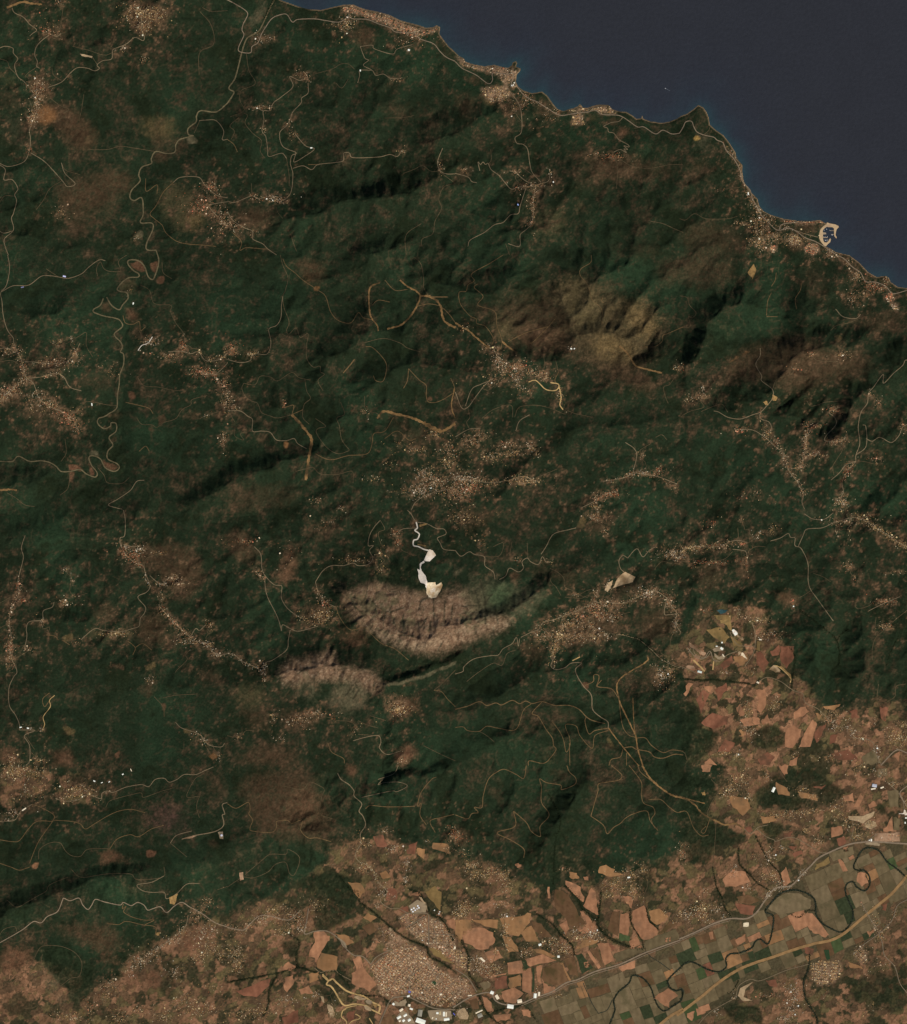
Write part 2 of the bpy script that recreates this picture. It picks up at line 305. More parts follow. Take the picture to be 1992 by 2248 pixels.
CRACKS = [T(1, 2, v) for v in ('1130 700 1200 770 1290 810 1400 770', '1090 720 1120 600', '1640 860 1640 700', '1520 790 1540 720 1600 690', '1720 880 1730 720', '1390 930 1400 830', '1540 930 1580 860', '1600 960 1620 880', '1150 760 1000 690', '1480 1000 1360 990', '1670 1120 1700 1060', '1250 860 1260 800', '1780 860 1790 760', '1020 660 990 740 1080 830')] + [T(2, 2, v) for v in ('240 900 235 700 200 560', '290 670 240 730', '60 820 240 800 430 830', '180 890 190 760 160 640', '60 760 170 760', '300 980 305 930', '90 930 60 850', '430 760 520 860', '450 760 640 690', '340 900 330 840', '110 660 100 580')] + [T(1, 2, v) for v in ('940 1470 1000 1390', '1000 1500 1050 1420', '700 1440 690 1340', '880 1400 900 1300', '1160 1430 1170 1360', '640 1240 560 1300')]
PATCHES = [
    # broad mosaics of farmland and scrub
    ('mo', LOWLAND, 0.80, 6, 0.5), ('mo', T(3, 2, '0 1340 350 1350 620 1400 700 1300 900 1350 1080 1560 1400 1560 1811 1500 1811 2028 0 2028 200 1740 100 1500'), 0.75, 4, 0.6), ('mo', T(3, 2, '-100 1100 120 900 250 700 430 700 620 720 700 820 640 900 640 1000 700 1100 900 1080 880 1320 600 1380 200 1340 -60 1280'), 0.7, 5, 0.6),
    ('dk', T(2, 3, '700 640 780 620 1000 720 1300 740 1420 760 1560 760 1560 1000 1520 1060 1440 1000 1400 780 1330 840 1150 780 1000 860 880 880 770 960 720 880'), 0.85, 5, 0.5), ('dk', T(3, 2, '0 1520 130 1540 180 1640 160 1700 260 1760 330 1760 300 1830 240 1920 120 2028 0 2028'), 0.9, 3, 0.4), ('dk', T(3, 3, '560 190 700 130 720 60 860 110 880 30 1060 20 1160 110 1290 190 1450 190 1560 300 1640 330 1650 410 1560 380 1500 230 1300 210 1200 320 900 350 640 320'), 0.85, 3, 0.45), ('dk', T(3, 3, '0 60 240 60 290 200 240 420 300 480 420 500 560 560 460 620 280 620 240 760 60 800 0 500'), 0.85, 4, 0.4), ('dk', T(3, 3, '330 1900 400 1830 480 1890 560 1880 640 1900 660 2044 400 2044'), 0.9, 3, 0.3), ('dk', T(3, 3, '1480 1630 1799 1600 1799 1900 1620 1960 1500 1880 1380 1840 1300 1740 1420 1700'), 0.7, 5, 0.6), ('dk', T(3, 3, '580 1720 640 1700 630 1790 590 1800'), .9, 2, .3), ('dk', T(3, 3, '620 480 780 440 840 480 780 560 660 560'), .85, 3, .4), ('dk', T(3, 2, '590 1740 700 1720 840 1750 830 1870 620 1900 560 1830'), .85, 3, .4), ('dk', T(3, 2, '700 1110 800 1060 760 1180 900 1330 700 1220'), .8, 2, .4), ('dk', T(3, 2, '500 880 590 920 600 1060 540 1060 500 960'), .85, 2, .3),
    ('dk', T(1, 3, '700 870 860 850 1000 900 1040 1100 980 1180 880 1260 700 1330 640 1200 700 1050 600 980 560 900'), 0.85, 4, 0.5), ('dk', T(1, 3, '380 1360 560 1380 560 1520 480 1540 400 1440'), .8, 3, .5), ('dk', T(1, 3, '740 1420 830 1390 860 1440 790 1510'), .7, 2, .5), ('dk', T(1, 3, '880 1540 940 1560 920 1700 870 1640'), .8, 2, .4), ('dk', T(1, 3, '640 1720 760 1740 860 1830 900 1900 840 1900 720 1800'), .8, 2, .4),
    ('dk', T(0, 3, '300 1420 560 1430 640 1500 700 1560 780 1600 760 1720 720 1800 640 1880 560 1860 480 1740 380 1640 340 1500'), 0.95, 3, 0.3), ('dk', T(0, 3, '960 1300 1250 1300 1200 1480 1000 1520 900 1440'), 0.6, 4, 0.6), ('dk', T(0, 3, '1240 1760 1340 1660 1400 1700 1360 1840 1260 1820'), 0.7, 3, 0.5),
    ('br', T(0, 3, '410 1290 540 1220 700 1260 920 1260 960 1380 880 1500 780 1500 680 1380 560 1380 440 1340'), 0.8, 4, 0.6), ('rb', T(0, 3, '0 1440 270 1440 260 1580 100 1620 0 1680'), 0.85, 3, 0.5), ('gk', T(0, 3, '180 1580 400 1640 560 1860 480 1900 380 1780 260 1700'), 0.7, 5, 0.6), ('br', T(0, 3, '0 1780 250 1800 300 1900 0 2044'), 0.6, 4, 0.6), ('rb', T(0, 3, '1130 1640 1290 1620 1260 1770 1200 1780'), 0.9, 2, 0.4), ('rb', T(0, 3, '1300 1420 1460 1290 1640 1210 1720 1280 1620 1420 1480 1500'), 0.85, 3, 0.5), ('rb', T(0, 3, '980 1540 1130 1680 1200 1780 1090 1760 970 1800'), 0.8, 3, 0.5), ('rb', T(0, 3, '800 1480 870 1480 960 1560 900 1600 800 1540'), .7, 3, .5),
    ('pu', T(0, 3, '1150 350 1400 320 1500 400 1480 520 1300 560 1200 460'), 0.7, 6, 0.5), ('rb', T(0, 3, '1640 570 1730 620 1700 660 1630 610'), 0.8, 2, 0.3), ('rb', T(0, 3, '780 690 880 660 960 700 1060 780 960 750 820 770'), 0.7, 2, 0.5), ('rb', T(0, 3, '1160 660 1240 660 1220 710 1150 710'), 0.9, 1, 0.3), ('sa', T(0, 3, '240 790 320 760 290 820'), 0.8, 1, 0.3), ('mo', T(0, 3, '0 0 200 0 420 60 400 260 250 310 160 240 60 330 0 400'), 0.9, 4, 0.5), ('mo', T(0, 3, '420 60 700 60 840 160 780 240 600 260 420 260'), .7, 4, .6), ('rb', T(0, 2, '400 1920 560 1900 640 1960 540 2028 420 2028'), 0.9, 3, 0.4), ('rb', T(0, 2, '0 1900 140 1900 200 2028 0 2028'), 0.8, 3, 0.5), ('br', T(0, 3, '1500 0 1799 100 1799 300 1700 260'), .4, 5, .6),
    ('br', T(1, 3, '0 80 200 60 500 40 650 60 760 190 750 380 880 460 820 600 700 590 600 560 440 580 350 520 200 500 190 380 100 200'), 0.85, 6, 0.5), ('rb', T(1, 3, '520 230 720 200 760 320 660 420 500 400'), .45, 6, .5), ('rb', T(1, 3, '900 0 1030 0 1000 120 940 100'), 0.8, 2, 0.4), ('rb', T(2, 3, '0 460 80 500 100 620 0 620'), 0.8, 3, 0.5), ('br', T(2, 3, '700 10 880 20 890 100 840 140 760 80'), 0.8, 3, 0.5), ('br', T(2, 3, '230 190 300 180 400 320 370 350'), 0.7, 2, 0.5), ('br', T(2, 3, '280 120 340 80 380 140 330 160'), 0.7, 2, 0.5), ('br', T(2, 3, '1460 190 1580 190 1560 280 1480 280'), .8, 2, .5),
    # limestone massif and pale hill
    ('rk', np.vstack([T(1, 2, '970 660 1010 610 1100 590 1200 590 1320 610 1400 640 1480 660 1560 660 1640 710 1700 700 1720 660 1760 640 1790 650'), T(2, 2, '30 640 100 640 130 780 240 830 330 850 470 860 480 900 400 960 300 1000 200 960 100 1070 0 1090'), T(1, 2, '1700 1120 1600 1150 1480 1120 1380 1080 1260 1030 1150 960 1080 900 1060 850 970 800 940 720')]), 0.93, 4, 0.35),
    ('pa', T(1, 2, '1080 890 1150 930 1260 960 1360 1000 1480 1050 1640 1020 1811 960 1811 1000 1680 1050 1560 1110 1480 1110 1340 1050 1200 1000 1100 950'), .32, 2, .6), ('pa', T(2, 2, '0 950 150 920 300 900 470 870 500 890 440 930 280 940 120 970 0 985'), .3, 2, .6), ('gk', T(2, 2, '60 580 200 560 330 580 480 650 640 630 760 650 750 720 640 800 500 860 400 840 300 820 200 860 100 820'), 0.7, 5, 0.5), ('gr', T(2, 2, '230 590 400 590 480 680 440 780 320 810 250 720'), 0.75, 4, 0.5), ('gr', T(2, 2, '100 770 300 800 400 830 250 900 170 880'), 0.55, 4, 0.5), ('gk', T(2, 2, '0 450 60 440 40 520 0 540'), 0.9, 2, 0.4), ('gk', T(2, 2, '80 500 150 500 190 560 90 560'), .8, 2, .4), ('gk', T(1, 2, '740 540 900 450 1000 460 960 560 850 600 800 640'), 0.5, 6, 0.5), ('gk', T(1, 2, '860 600 950 560 930 680 880 680'), .8, 3, .4), ('gk', T(1, 2, '940 740 1000 800 1080 900 1150 960 1120 980 1000 880'), .5, 3, .4), ('dk', T(1, 2, '1140 450 1520 420 1560 640 1400 620 1200 570'), .8, 4, .4),
    ('rk', T(1, 2, '390 1350 430 1230 480 1170 560 1190 640 1180 760 1140 870 1110 860 1230 960 1270 1080 1250 1160 1290 1260 1380 1210 1450 1100 1440 1000 1370 850 1350 700 1350 600 1360 540 1400 470 1410'), 0.9, 3, 0.4), ('gk', T(1, 2, '540 1380 740 1350 720 1460 650 1530 550 1460'), 0.85, 4, 0.5), ('gk', T(1, 2, '720 1500 880 1390 1000 1360 1160 1420 1130 1530 1070 1590 980 1600 860 1580'), 0.9, 5, 0.5), ('ol', T(1, 2, '430 1200 560 1170 640 1190 560 1240 440 1260'), .5, 4, .5), ('gk', T(1, 2, '1250 1365 1400 1345 1560 1300 1811 1190 1811 1215 1560 1330 1400 1375 1260 1390'), 0.8, 1, 0.4), ('br', T(1, 2, '440 1380 500 1380 520 1540 460 1560 420 1440'), .5, 4, .5),
    # ochre grassland
    ('br', T(2, 1, '180 420 600 300 800 220 1000 120 1300 300 1660 440 1700 640 1440 900 1640 1100 1400 1080 1060 840 860 820 500 740 260 680'), .65, 8, .7), ('ol', T(2, 1, '820 180 1060 200 1180 330 1500 330 1660 500 1600 660 1420 860 1300 860 1080 780 900 640 820 420'), .5, 7, .7), ('oc', T(2, 1, '1260 420 1320 370 1480 350 1520 380 1500 430 1560 480 1640 490 1640 540 1560 590 1600 640 1500 680 1400 650 1420 570 1350 540 1310 480'), 0.85, 4, 0.5), ('oc', T(2, 1, '1080 690 1160 620 1300 680 1420 720 1380 800 1430 860 1400 900 1280 830 1150 800'), 0.85, 4, 0.5), ('ol', T(2, 1, '820 260 930 160 1010 170 1070 280 1160 430 1190 620 1100 600 1000 640 900 580 960 500 920 400 840 420 800 350'), 0.8, 4, 0.6), ('ol', T(2, 1, '260 570 330 450 420 480 470 560 430 660 370 690 300 620'), 0.8, 4, 0.5), ('br', T(2, 1, '440 560 700 540 860 620 880 780 720 800 480 690'), 0.8, 4, 0.5), ('br', T(2, 1, '520 370 680 330 780 420 700 480'), 0.6, 4, 0.5), ('br', T(2, 1, '1260 930 1300 850 1400 900 1420 940 1590 980 1600 1080 1560 1140 1460 1080 1330 1010'), 0.75, 4, 0.5), ('ol', T(2, 1, '640 90 720 80 760 130 680 150'), .7, 3, .5), ('br', T(2, 1, '1560 100 1680 20 1811 40 1811 200 1680 260 1600 180'), .6, 4, .6), ('br', T(2, 1, '0 400 160 380 340 380 260 480 120 480'), .6, 4, .6),
    # north-west
    ('br', T(0, 0, '200 830 240 790 330 800 480 850 560 840 680 930 700 1000 800 1080 780 1170 640 1210 560 1180 480 1080 500 990 420 960 300 980'), 0.9, 4, 0.45), ('oc', T(0, 0, '600 990 700 1010 790 1080 760 1170 660 1190 640 1090'), 0.6, 5, 0.5), ('or', T(0, 0, '320 830 440 870 480 940 380 990 300 960'), 0.8, 2, 0.4), ('gk', T(0, 0, '200 840 240 790 300 810 270 860'), 0.8, 2, 0.3), ('oc', T(0, 0, '1080 980 1180 910 1260 960 1330 920 1410 960 1390 1080 1330 1130 1200 1100 1140 1060'), 0.6, 4, 0.45), ('br', T(0, 0, '1140 1080 1330 1100 1330 1200 1200 1190'), 0.8, 4, 0.5), ('br', T(0, 0, '400 1500 560 1460 700 1440 800 1340 950 1320 1090 1470 1000 1530 780 1580 900 1620 980 1690 970 1760 860 1740 760 1650 600 1760 480 1680 400 1600'), 0.8, 5, 0.55), ('ol', T(0, 0, '1220 1420 1300 1410 1340 1470 1480 1470 1600 1560 1650 1700 1590 1840 1520 1830 1400 1820 1330 1760 1220 1720 1300 1640 1250 1560'), 0.55, 5, 0.55), ('oc', T(0, 0, '1480 1700 1600 1660 1650 1720 1590 1840 1430 1820'), 0.7, 3, 0.4), ('rb', T(0, 0, '230 600 330 580 430 720 420 800 320 800 240 760 210 680'), 0.75, 3, 0.5), ('oc', T(0, 0, '0 620 140 600 160 720 100 680 30 660 0 700'), 0.6, 3, 0.5), ('br', T(0, 0, '0 700 120 720 200 820 100 900 0 900'), .5, 4, .6), ('br', T(0, 0, '1180 950 1180 1190 1250 1240 1400 1220 1420 1150'), .3, 4, .5), ('br', T(0, 0, '560 1700 800 1700 780 1800 600 1900 400 1900 430 1780'), .5, 5, .6), ('br', T(0, 0, '180 940 300 960 260 1080 100 1110 120 1040'), .6, 4, .5), ('gk', T(0, 0, '0 900 200 960 200 1150 0 1250'), .25, 5, .5), ('br', T(0, 0, '960 60 1100 30 1360 60 1350 150 1260 240 1100 280 1040 200 980 140'), .8, 3, .55), ('br', T(0, 0, '460 0 530 0 560 280 420 340 370 260 480 180'), .55, 3, .6),
    ('gk', T(0, 0, '1475 1100 1545 1095 1585 1140 1500 1150'), 0.9, 1, 0.2), ('br', T(0, 0, '1400 1200 1420 1130 1490 1110 1500 1160 1420 1240'), .7, 2, .4), ('gk', T(0, 0, '1060 1870 1130 1830 1140 1890 1080 1920'), 0.8, 1, 0.3), ('br', T(0, 0, '1205 1260 1240 1205 1390 1210 1330 1270 1220 1300'), .7, 2, .4),
    ('br', T(1, 0, '0 1700 100 1680 250 1640 380 1680 440 1740 350 1800 250 1840 100 1790'), 0.8, 4, 0.5), ('br', T(1, 0, '950 250 1050 200 1200 250 1160 380 1060 370'), 0.85, 3, 0.5), ('rb', T(1, 0, '50 120 110 70 150 90 130 130'), 0.8, 2, 0.3), ('gk', T(1, 0, '260 0 320 0 270 150 200 220 170 190 230 90'), 0.7, 2, 0.5), ('br', T(1, 0, '1200 700 1380 640 1400 700 1280 730'), 0.7, 3, 0.5), ('br', T(1, 0, '1320 1000 1811 960 1811 1020 1400 1010'), .35, 3, .7), ('pu', T(1, 0, '1490 1500 1600 1440 1560 1600 1540 1640'), .6, 4, .5), ('br', T(1, 0, '750 1700 1000 1740 940 1760 760 1740'), .5, 3, .6), ('br', T(1, 0, '220 500 480 530 600 600 540 620 400 560 220 530'), .6, 3, .5), ('gr', T(1, 0, '180 430 460 460 480 500 220 480'), .6, 4, .4), ('gr', T(1, 0, '1060 1970 1180 1930 1310 1960 1250 2020 1080 2010'), .8, 4, .4), ('gr', T(1, 0, '1600 1050 1811 1000 1811 1140 1620 1100'), .55, 5, .4), ('gr', T(1, 0, '680 650 800 580 940 530 900 620 760 670'), .55, 4, .3), ('br', T(1, 0, '1300 250 1480 290 1480 360 1340 340'), .6, 3, .5), ('br', T(1, 0, '1640 280 1700 300 1811 430 1811 520 1760 520 1680 400'), .65, 3, .5), ('br', T(1, 0, '1200 780 1500 830 1811 820 1811 900 1500 950 1240 940'), .35, 4, .7),
    ('ol', T(2, 0, '640 1640 870 1640 890 1760 860 1880 700 1880 610 1830 640 1720'), 0.6, 6, 0.5), ('ol', T(2, 0, '890 1500 1000 1620 1060 1730 1190 1680 1200 1740 1040 1740 930 1620'), 0.7, 3, 0.5), ('rb', T(2, 0, '1180 990 1230 930 1330 940 1250 990'), 0.8, 2, 0.3), ('rb', T(2, 0, '1270 1050 1340 1000 1400 1050 1340 1090'), 0.85, 2, 0.3), ('oc', T(2, 0, '190 700 300 680 400 680 420 760 340 800 280 850 230 790'), 0.9, 2, 0.35), ('oc', T(2, 0, '920 930 1000 930 1040 1010 920 1000'), 0.95, 1, 0.3), ('br', T(2, 0, '840 1220 1100 1230 1300 1240 1560 1310 1811 1310 1811 1400 1500 1420 1200 1400 1000 1300'), 0.75, 4, 0.55), ('br', T(2, 0, '0 740 160 740 250 850 100 950 0 980'), 0.6, 4, 0.5), ('rb', T(2, 0, '100 620 200 610 230 650 100 660'), .8, 2, .3), ('br', T(2, 0, '380 800 500 840 500 960 400 900'), .7, 3, .5), ('br', T(2, 0, '640 760 700 740 770 860 830 960 700 960 640 880'), .7, 3, .5), ('oc', T(2, 0, '1030 920 1140 900 1130 950 1060 960'), .7, 2, .4), ('gr', T(2, 0, '0 980 100 930 130 960 80 1030 0 1060'), .6, 4, .3), ('br', T(2, 0, '340 1080 470 1100 440 1250 350 1200'), .5, 4, .5), ('br', T(2, 0, '860 1350 1250 1350 1280 1500 1100 1520 900 1480'), .35, 5, .5), ('br', T(2, 0, '0 1330 80 1330 130 1400 60 1420 0 1390'), .7, 2, .5), ('br', T(2, 0, '1140 1990 1260 1940 1640 1950 1700 2028 1100 2028'), .5, 4, .5),
    ('br', T(3, 0, '0 1260 150 1280 330 1330 330 1400 200 1430 0 1440'), 0.7, 5, 0.5), ('br', T(3, 0, '0 1760 400 1780 560 1900 620 2028 0 2028'), 0.5, 5, 0.5), ('gk', T(3, 0, '80 1110 200 1080 300 1110 240 1180 80 1190'), .6, 3, .5), ('oc', T(3, 0, '45 990 100 985 100 1040 60 1045'), .6, 2, .4), ('ye', T(3, 0, '80 1110 130 1080 180 1100 140 1120'), .7, 1, .4), ('br', T(3, 0, '830 1790 1100 1780 1090 1850 860 1820'), .8, 2, .4), ('br', T(3, 0, '820 1900 990 1900 990 1990 840 2000'), .6, 2, .5),
    ('br', T(3, 1, '0 0 300 0 520 60 400 200 240 240 100 280 0 260'), 0.6, 5, 0.5), ('br', T(3, 1, '330 900 480 760 600 680 780 640 1000 640 1150 740 1300 760 1540 760 1520 880 1440 1000 1170 1000 980 1080 760 1030 600 1000 400 990'), 0.72, 5, 0.55), ('oc', T(3, 1, '1100 470 1160 370 1190 360 1160 460'), 0.5, 3, 0.5), ('br', T(3, 1, '1450 480 1811 440 1811 600 1500 600 1320 560'), 0.65, 4, 0.5), ('br', T(3, 1, '900 0 1100 60 1200 300 1100 460 1040 300'), 0.5, 5, 0.5), ('br', T(3, 1, '400 780 560 740 500 820 350 880'), .5, 3, .5), ('or', T(3, 1, '390 850 560 750 560 765 400 860'), .6, 1, .4), ('gr', T(3, 1, '220 650 300 560 420 500 480 560 380 680 240 730'), .55, 6, .4), ('gr', T(3, 1, '1600 880 1700 800 1811 760 1811 790 1660 880 1580 960'), .5, 4, .4), ('gr', T(3, 1, '900 1380 960 1340 1000 1350 940 1400'), .6, 3, .4), ('oc', T(3, 1, '1230 660 1260 630 1300 650 1270 690'), .8, 1, .4), ('br', T(3, 1, '0 900 100 890 100 930 0 960'), .6, 2, .5),
    ('br', T(0, 1, '560 950 700 930 860 960 940 1000 900 1110 760 1060 640 1080'), 0.5, 4, 0.6), ('br', T(0, 1, '260 1180 460 1190 600 1290 560 1340 430 1290 330 1300 280 1400 230 1280'), .55, 3, .6), ('br', T(0, 1, '200 820 560 820 620 720 660 780 560 900 260 920'), .5, 3, .6), ('br', T(0, 1, '0 1060 180 1030 200 1180 60 1200 0 1250'), .5, 3, .6), ('rb', T(0, 1, '1030 70 1130 50 1160 130 1110 130 1060 100'), 0.8, 1, 0.3), ('rb', T(0, 1, '1190 60 1260 40 1240 150 1200 120'), 0.8, 1, 0.3), ('rb', T(0, 1, '1250 160 1310 170 1300 230 1250 220'), 0.85, 1, 0.3), ('rb', T(0, 1, '980 450 1060 410 1110 530 1080 540 1000 490'), 0.75, 2, 0.4), ('rb', T(0, 1, '870 730 900 660 950 690 930 770'), 0.8, 2, 0.4), ('rb', T(0, 1, '1010 1080 1070 1080 1085 1140 1050 1150'), 0.8, 1, 0.3), ('rb', T(0, 1, '540 1660 640 1670 690 1720 560 1710'), 0.9, 1, 0.2), ('rb', T(0, 1, '700 1620 740 1700 760 1750 730 1760'), 0.9, 1, 0.2), ('rb', T(0, 1, '720 1600 800 1620 830 1690 900 1720 950 1690 900 1660 840 1650 790 1600'), 0.8, 1, 0.3), ('rb', T(0, 1, '550 1720 600 1720 580 1820 550 1800'), 0.85, 1, 0.3), ('rb', T(0, 1, '850 240 900 260 900 300 860 300'), 0.6, 2, 0.4), ('rb', T(0, 1, '780 380 860 390 900 450 850 470 790 440'), 0.7, 2, 0.4), ('gk', T(0, 1, '700 1580 760 1560 820 1590 760 1610'), .8, 1, .4), ('br', T(0, 1, '980 600 1100 580 1280 640 1240 700 1080 640'), .7, 3, .5), ('ol', T(0, 1, '980 200 1080 190 1090 270 1040 300 960 280'), .6, 2, .4), ('gr', T(0, 1, '1600 1850 1811 1800 1811 1860 1640 1900'), .6, 3, .3), ('gr', T(0, 1, '0 1680 250 1640 330 1700 0 1850'), .4, 6, .3), ('br', T(0, 1, '1500 1240 1600 1240 1560 1320 1500 1330'), .7, 2, .5), ('br', T(0, 1, '1690 1250 1790 1240 1790 1300 1700 1310'), .7, 2, .5), ('br', T(0, 1, '1260 1300 1310 1270 1330 1320 1270 1350'), .8, 1, .4), ('br', T(0, 1, '850 1270 940 1230 980 1240 900 1330'), .7, 2, .4), ('br', T(0, 1, '380 1400 480 1400 480 1470 390 1460'), .6, 2, .5), ('br', T(0, 1, '1190 1360 1230 1350 1230 1410 1190 1400'), .7, 1, .4),
    ('br', T(1, 1, '520 40 760 60 780 140 720 240 600 200 540 120'), .7, 3, .55), ('or', T(1, 1, '600 130 660 160 640 220 600 200'), .6, 2, .4), ('or', T(1, 1, '680 230 750 240 720 280 690 270'), .7, 1, .4), ('or', T(1, 1, '450 1480 490 1500 490 1540 460 1540'), .9, 1, .2), ('br', T(1, 1, '1070 340 1130 340 1130 440 1080 430'), .4, 3, .5), ('br', T(1, 1, '0 1850 350 1830 600 1800 560 1990 100 2028 0 2028'), .35, 4, .6), ('br', T(1, 1, '1220 1240 1350 1280 1700 1420 1700 1560 1500 1560 1300 1450'), .35, 4, .7), ('rb', T(1, 1, '1570 1140 1610 1120 1630 1150 1600 1170'), .7, 1, .3), ('gk', T(1, 1, '900 1100 1050 1105 1050 1118 900 1112'), .7, 1, .3), ('gr', T(1, 1, '760 720 880 700 820 800 740 840'), .45, 5, .3),
    ('br', T(0, 2, '1000 290 1200 300 1300 260 1530 270 1540 380 1640 440 1610 590 1540 700 1430 700 1340 620 1300 540 1160 460 1020 400'), 0.75, 4, 0.6), ('br', T(0, 2, '1030 960 1240 740 1290 860 1320 1020 1240 1110 1100 1040'), 0.7, 4, 0.6), ('br', T(0, 2, '700 780 900 740 1000 800 900 870 720 850'), 0.6, 3, 0.6), ('ol', T(0, 2, '680 960 850 955 1060 960 1070 1010 900 1010 700 1000'), 0.7, 2, 0.4), ('oc', T(0, 2, '1150 1250 1240 1190 1250 1240 1180 1270'), 0.8, 1, 0.3), ('br', T(0, 2, '1400 820 1540 800 1560 880 1460 900'), .6, 3, .6), ('rb', T(0, 2, '1640 750 1700 780 1730 870 1660 880'), .6, 3, .5), ('br', T(0, 2, '1560 1300 1700 1200 1760 1230 1740 1380 1600 1400'), .5, 4, .6), ('ol', T(0, 2, '1450 1360 1550 1280 1620 1260 1560 1360 1500 1400'), .5, 4, .5), ('or', T(0, 2, '1660 1960 1720 1930 1740 1980 1680 1990'), .8, 1, .3), ('br', T(0, 2, '0 1250 100 1180 130 1130 60 1080 30 1180'), .6, 3, .6), ('oc', T(0, 2, '480 1720 600 1750 590 1790 530 1790'), .7, 1, .4), ('oc', T(0, 2, '1460 1740 1540 1760 1540 1780 1470 1780'), .8, 1, .3), ('rb', T(0, 2, '920 1950 965 1910 960 1970 930 1980'), .8, 1, .3), ('rb', T(0, 2, '1270 1530 1330 1540 1310 1620'), .6, 1, .4), ('br', T(0, 2, '1150 1280 1230 1290 1220 1480 1130 1460 1120 1400 1190 1340'), .6, 2, .6), ('br', T(0, 2, '1200 900 1300 900 1480 1100 1300 1120 1230 1000'), .5, 4, .6), ('oc', T(0, 2, '500 1000 580 980 590 1040 530 1040'), .7, 1, .4), ('gk', T(0, 2, '850 1640 960 1600 960 1760 920 1740'), .3, 4, .7), ('gr', T(0, 2, '300 60 550 60 450 120 200 140'), .4, 6, .3),
    ('br', T(1, 2, '0 170 100 140 220 250 250 400 180 440 60 420 0 300'), 0.7, 3, 0.6), ('rb', T(1, 2, '450 280 560 320 560 460 480 600 430 560'), 0.65, 3, 0.6), ('ol', T(1, 2, '80 1380 300 1380 320 1540 120 1560 60 1500'), 0.65, 4, 0.5), ('br', T(1, 2, '50 1560 350 1560 330 1740 160 1740 100 1700'), 0.7, 4, 0.5), ('br', T(1, 2, '80 1900 400 1850 540 1900 640 1950 600 2028 80 2028'), 0.8, 4, 0.5), ('br', T(1, 2, '400 1600 560 1580 680 1600 780 1600 720 1720 560 1760 440 1740'), 0.65, 3, 0.65), ('rb', T(1, 2, '860 930 960 940 1160 990 1120 1080 960 1070'), 0.6, 3, 0.6), ('br', T(1, 2, '540 800 740 760 850 820 820 900 640 880 540 840'), 0.7, 3, 0.55), ('rb', T(1, 2, '1220 1570 1330 1480 1530 1500 1510 1620 1380 1660 1280 1620'), 0.75, 3, 0.55), ('rb', T(1, 2, '1290 1990 1420 1870 1540 1890 1430 2000'), 0.85, 2, 0.4), ('br', T(1, 2, '1700 1560 1790 1560 1770 1700 1720 1780'), .5, 4, .5), ('br', T(1, 2, '600 60 900 100 960 120 860 200 640 180'), .4, 4, .6), ('br', T(1, 2, '1330 20 1380 10 1360 300 1330 300'), .5, 2, .6), ('oc', T(1, 2, '190 660 300 680 300 730 210 730'), .4, 3, .5), ('br', T(1, 2, '950 1700 1000 1740 960 1900 880 1860'), .5, 3, .6),
    ('br', T(2, 2, '540 440 660 420 760 460 980 460 1000 560 880 600 750 540 600 500'), .6, 3, .55), ('rb', T(2, 2, '420 500 500 490 510 550 430 560'), .8, 2, .4), ('br', T(2, 2, '500 1080 640 1040 720 1000 700 1200 560 1180'), .6, 3, .6), ('br', T(2, 2, '640 960 1000 880 1250 800 1380 880 1500 800 1700 760 1780 1000 1640 1060 1400 900 1200 1040 900 1100 760 1060'), .6, 4, .65), ('br', T(2, 2, '1220 620 1450 570 1560 590 1460 660 1300 700'), .6, 3, .5), ('br', T(2, 2, '0 0 370 20 420 90 240 130 100 180 0 160'), .6, 4, .65), ('oc', T(2, 2, '960 140 1000 20 1040 60 1030 140'), .7, 1, .4), ('br', T(2, 2, '1040 40 1240 20 1260 120 1200 200 1060 180'), .6, 3, .6), ('br', T(2, 2, '1600 330 1811 260 1811 560 1780 540 1740 420'), .6, 3, .6), ('br', T(2, 2, '700 1560 900 1560 1050 1680 1100 1740 940 1680 780 1640'), .4, 4, .5), ('oc', T(2, 2, '740 1680 780 1680 780 1800 730 1780'), .6, 2, .5), ('ol', T(2, 2, '620 1990 700 1930 800 1920 800 1980 720 2020'), .5, 3, .6), ('oc', T(2, 2, '1205 1780 1270 1870 1250 1890 1210 1830'), .6, 1, .3), ('rb', T(2, 2, '980 1350 1060 1370 1060 1420 1030 1420'), .8, 1, .3), ('br', T(2, 2, '1160 1480 1200 1500 1230 1640'), .5, 2, .5), ('gr', T(2, 2, '0 2000 200 1880 320 1840 340 1880 160 1980 60 2028'), .45, 5, .3), ('br', T(2, 2, '1440 1300 1480 1240 1640 1250 1640 1420 1500 1400'), .5, 3, .6),
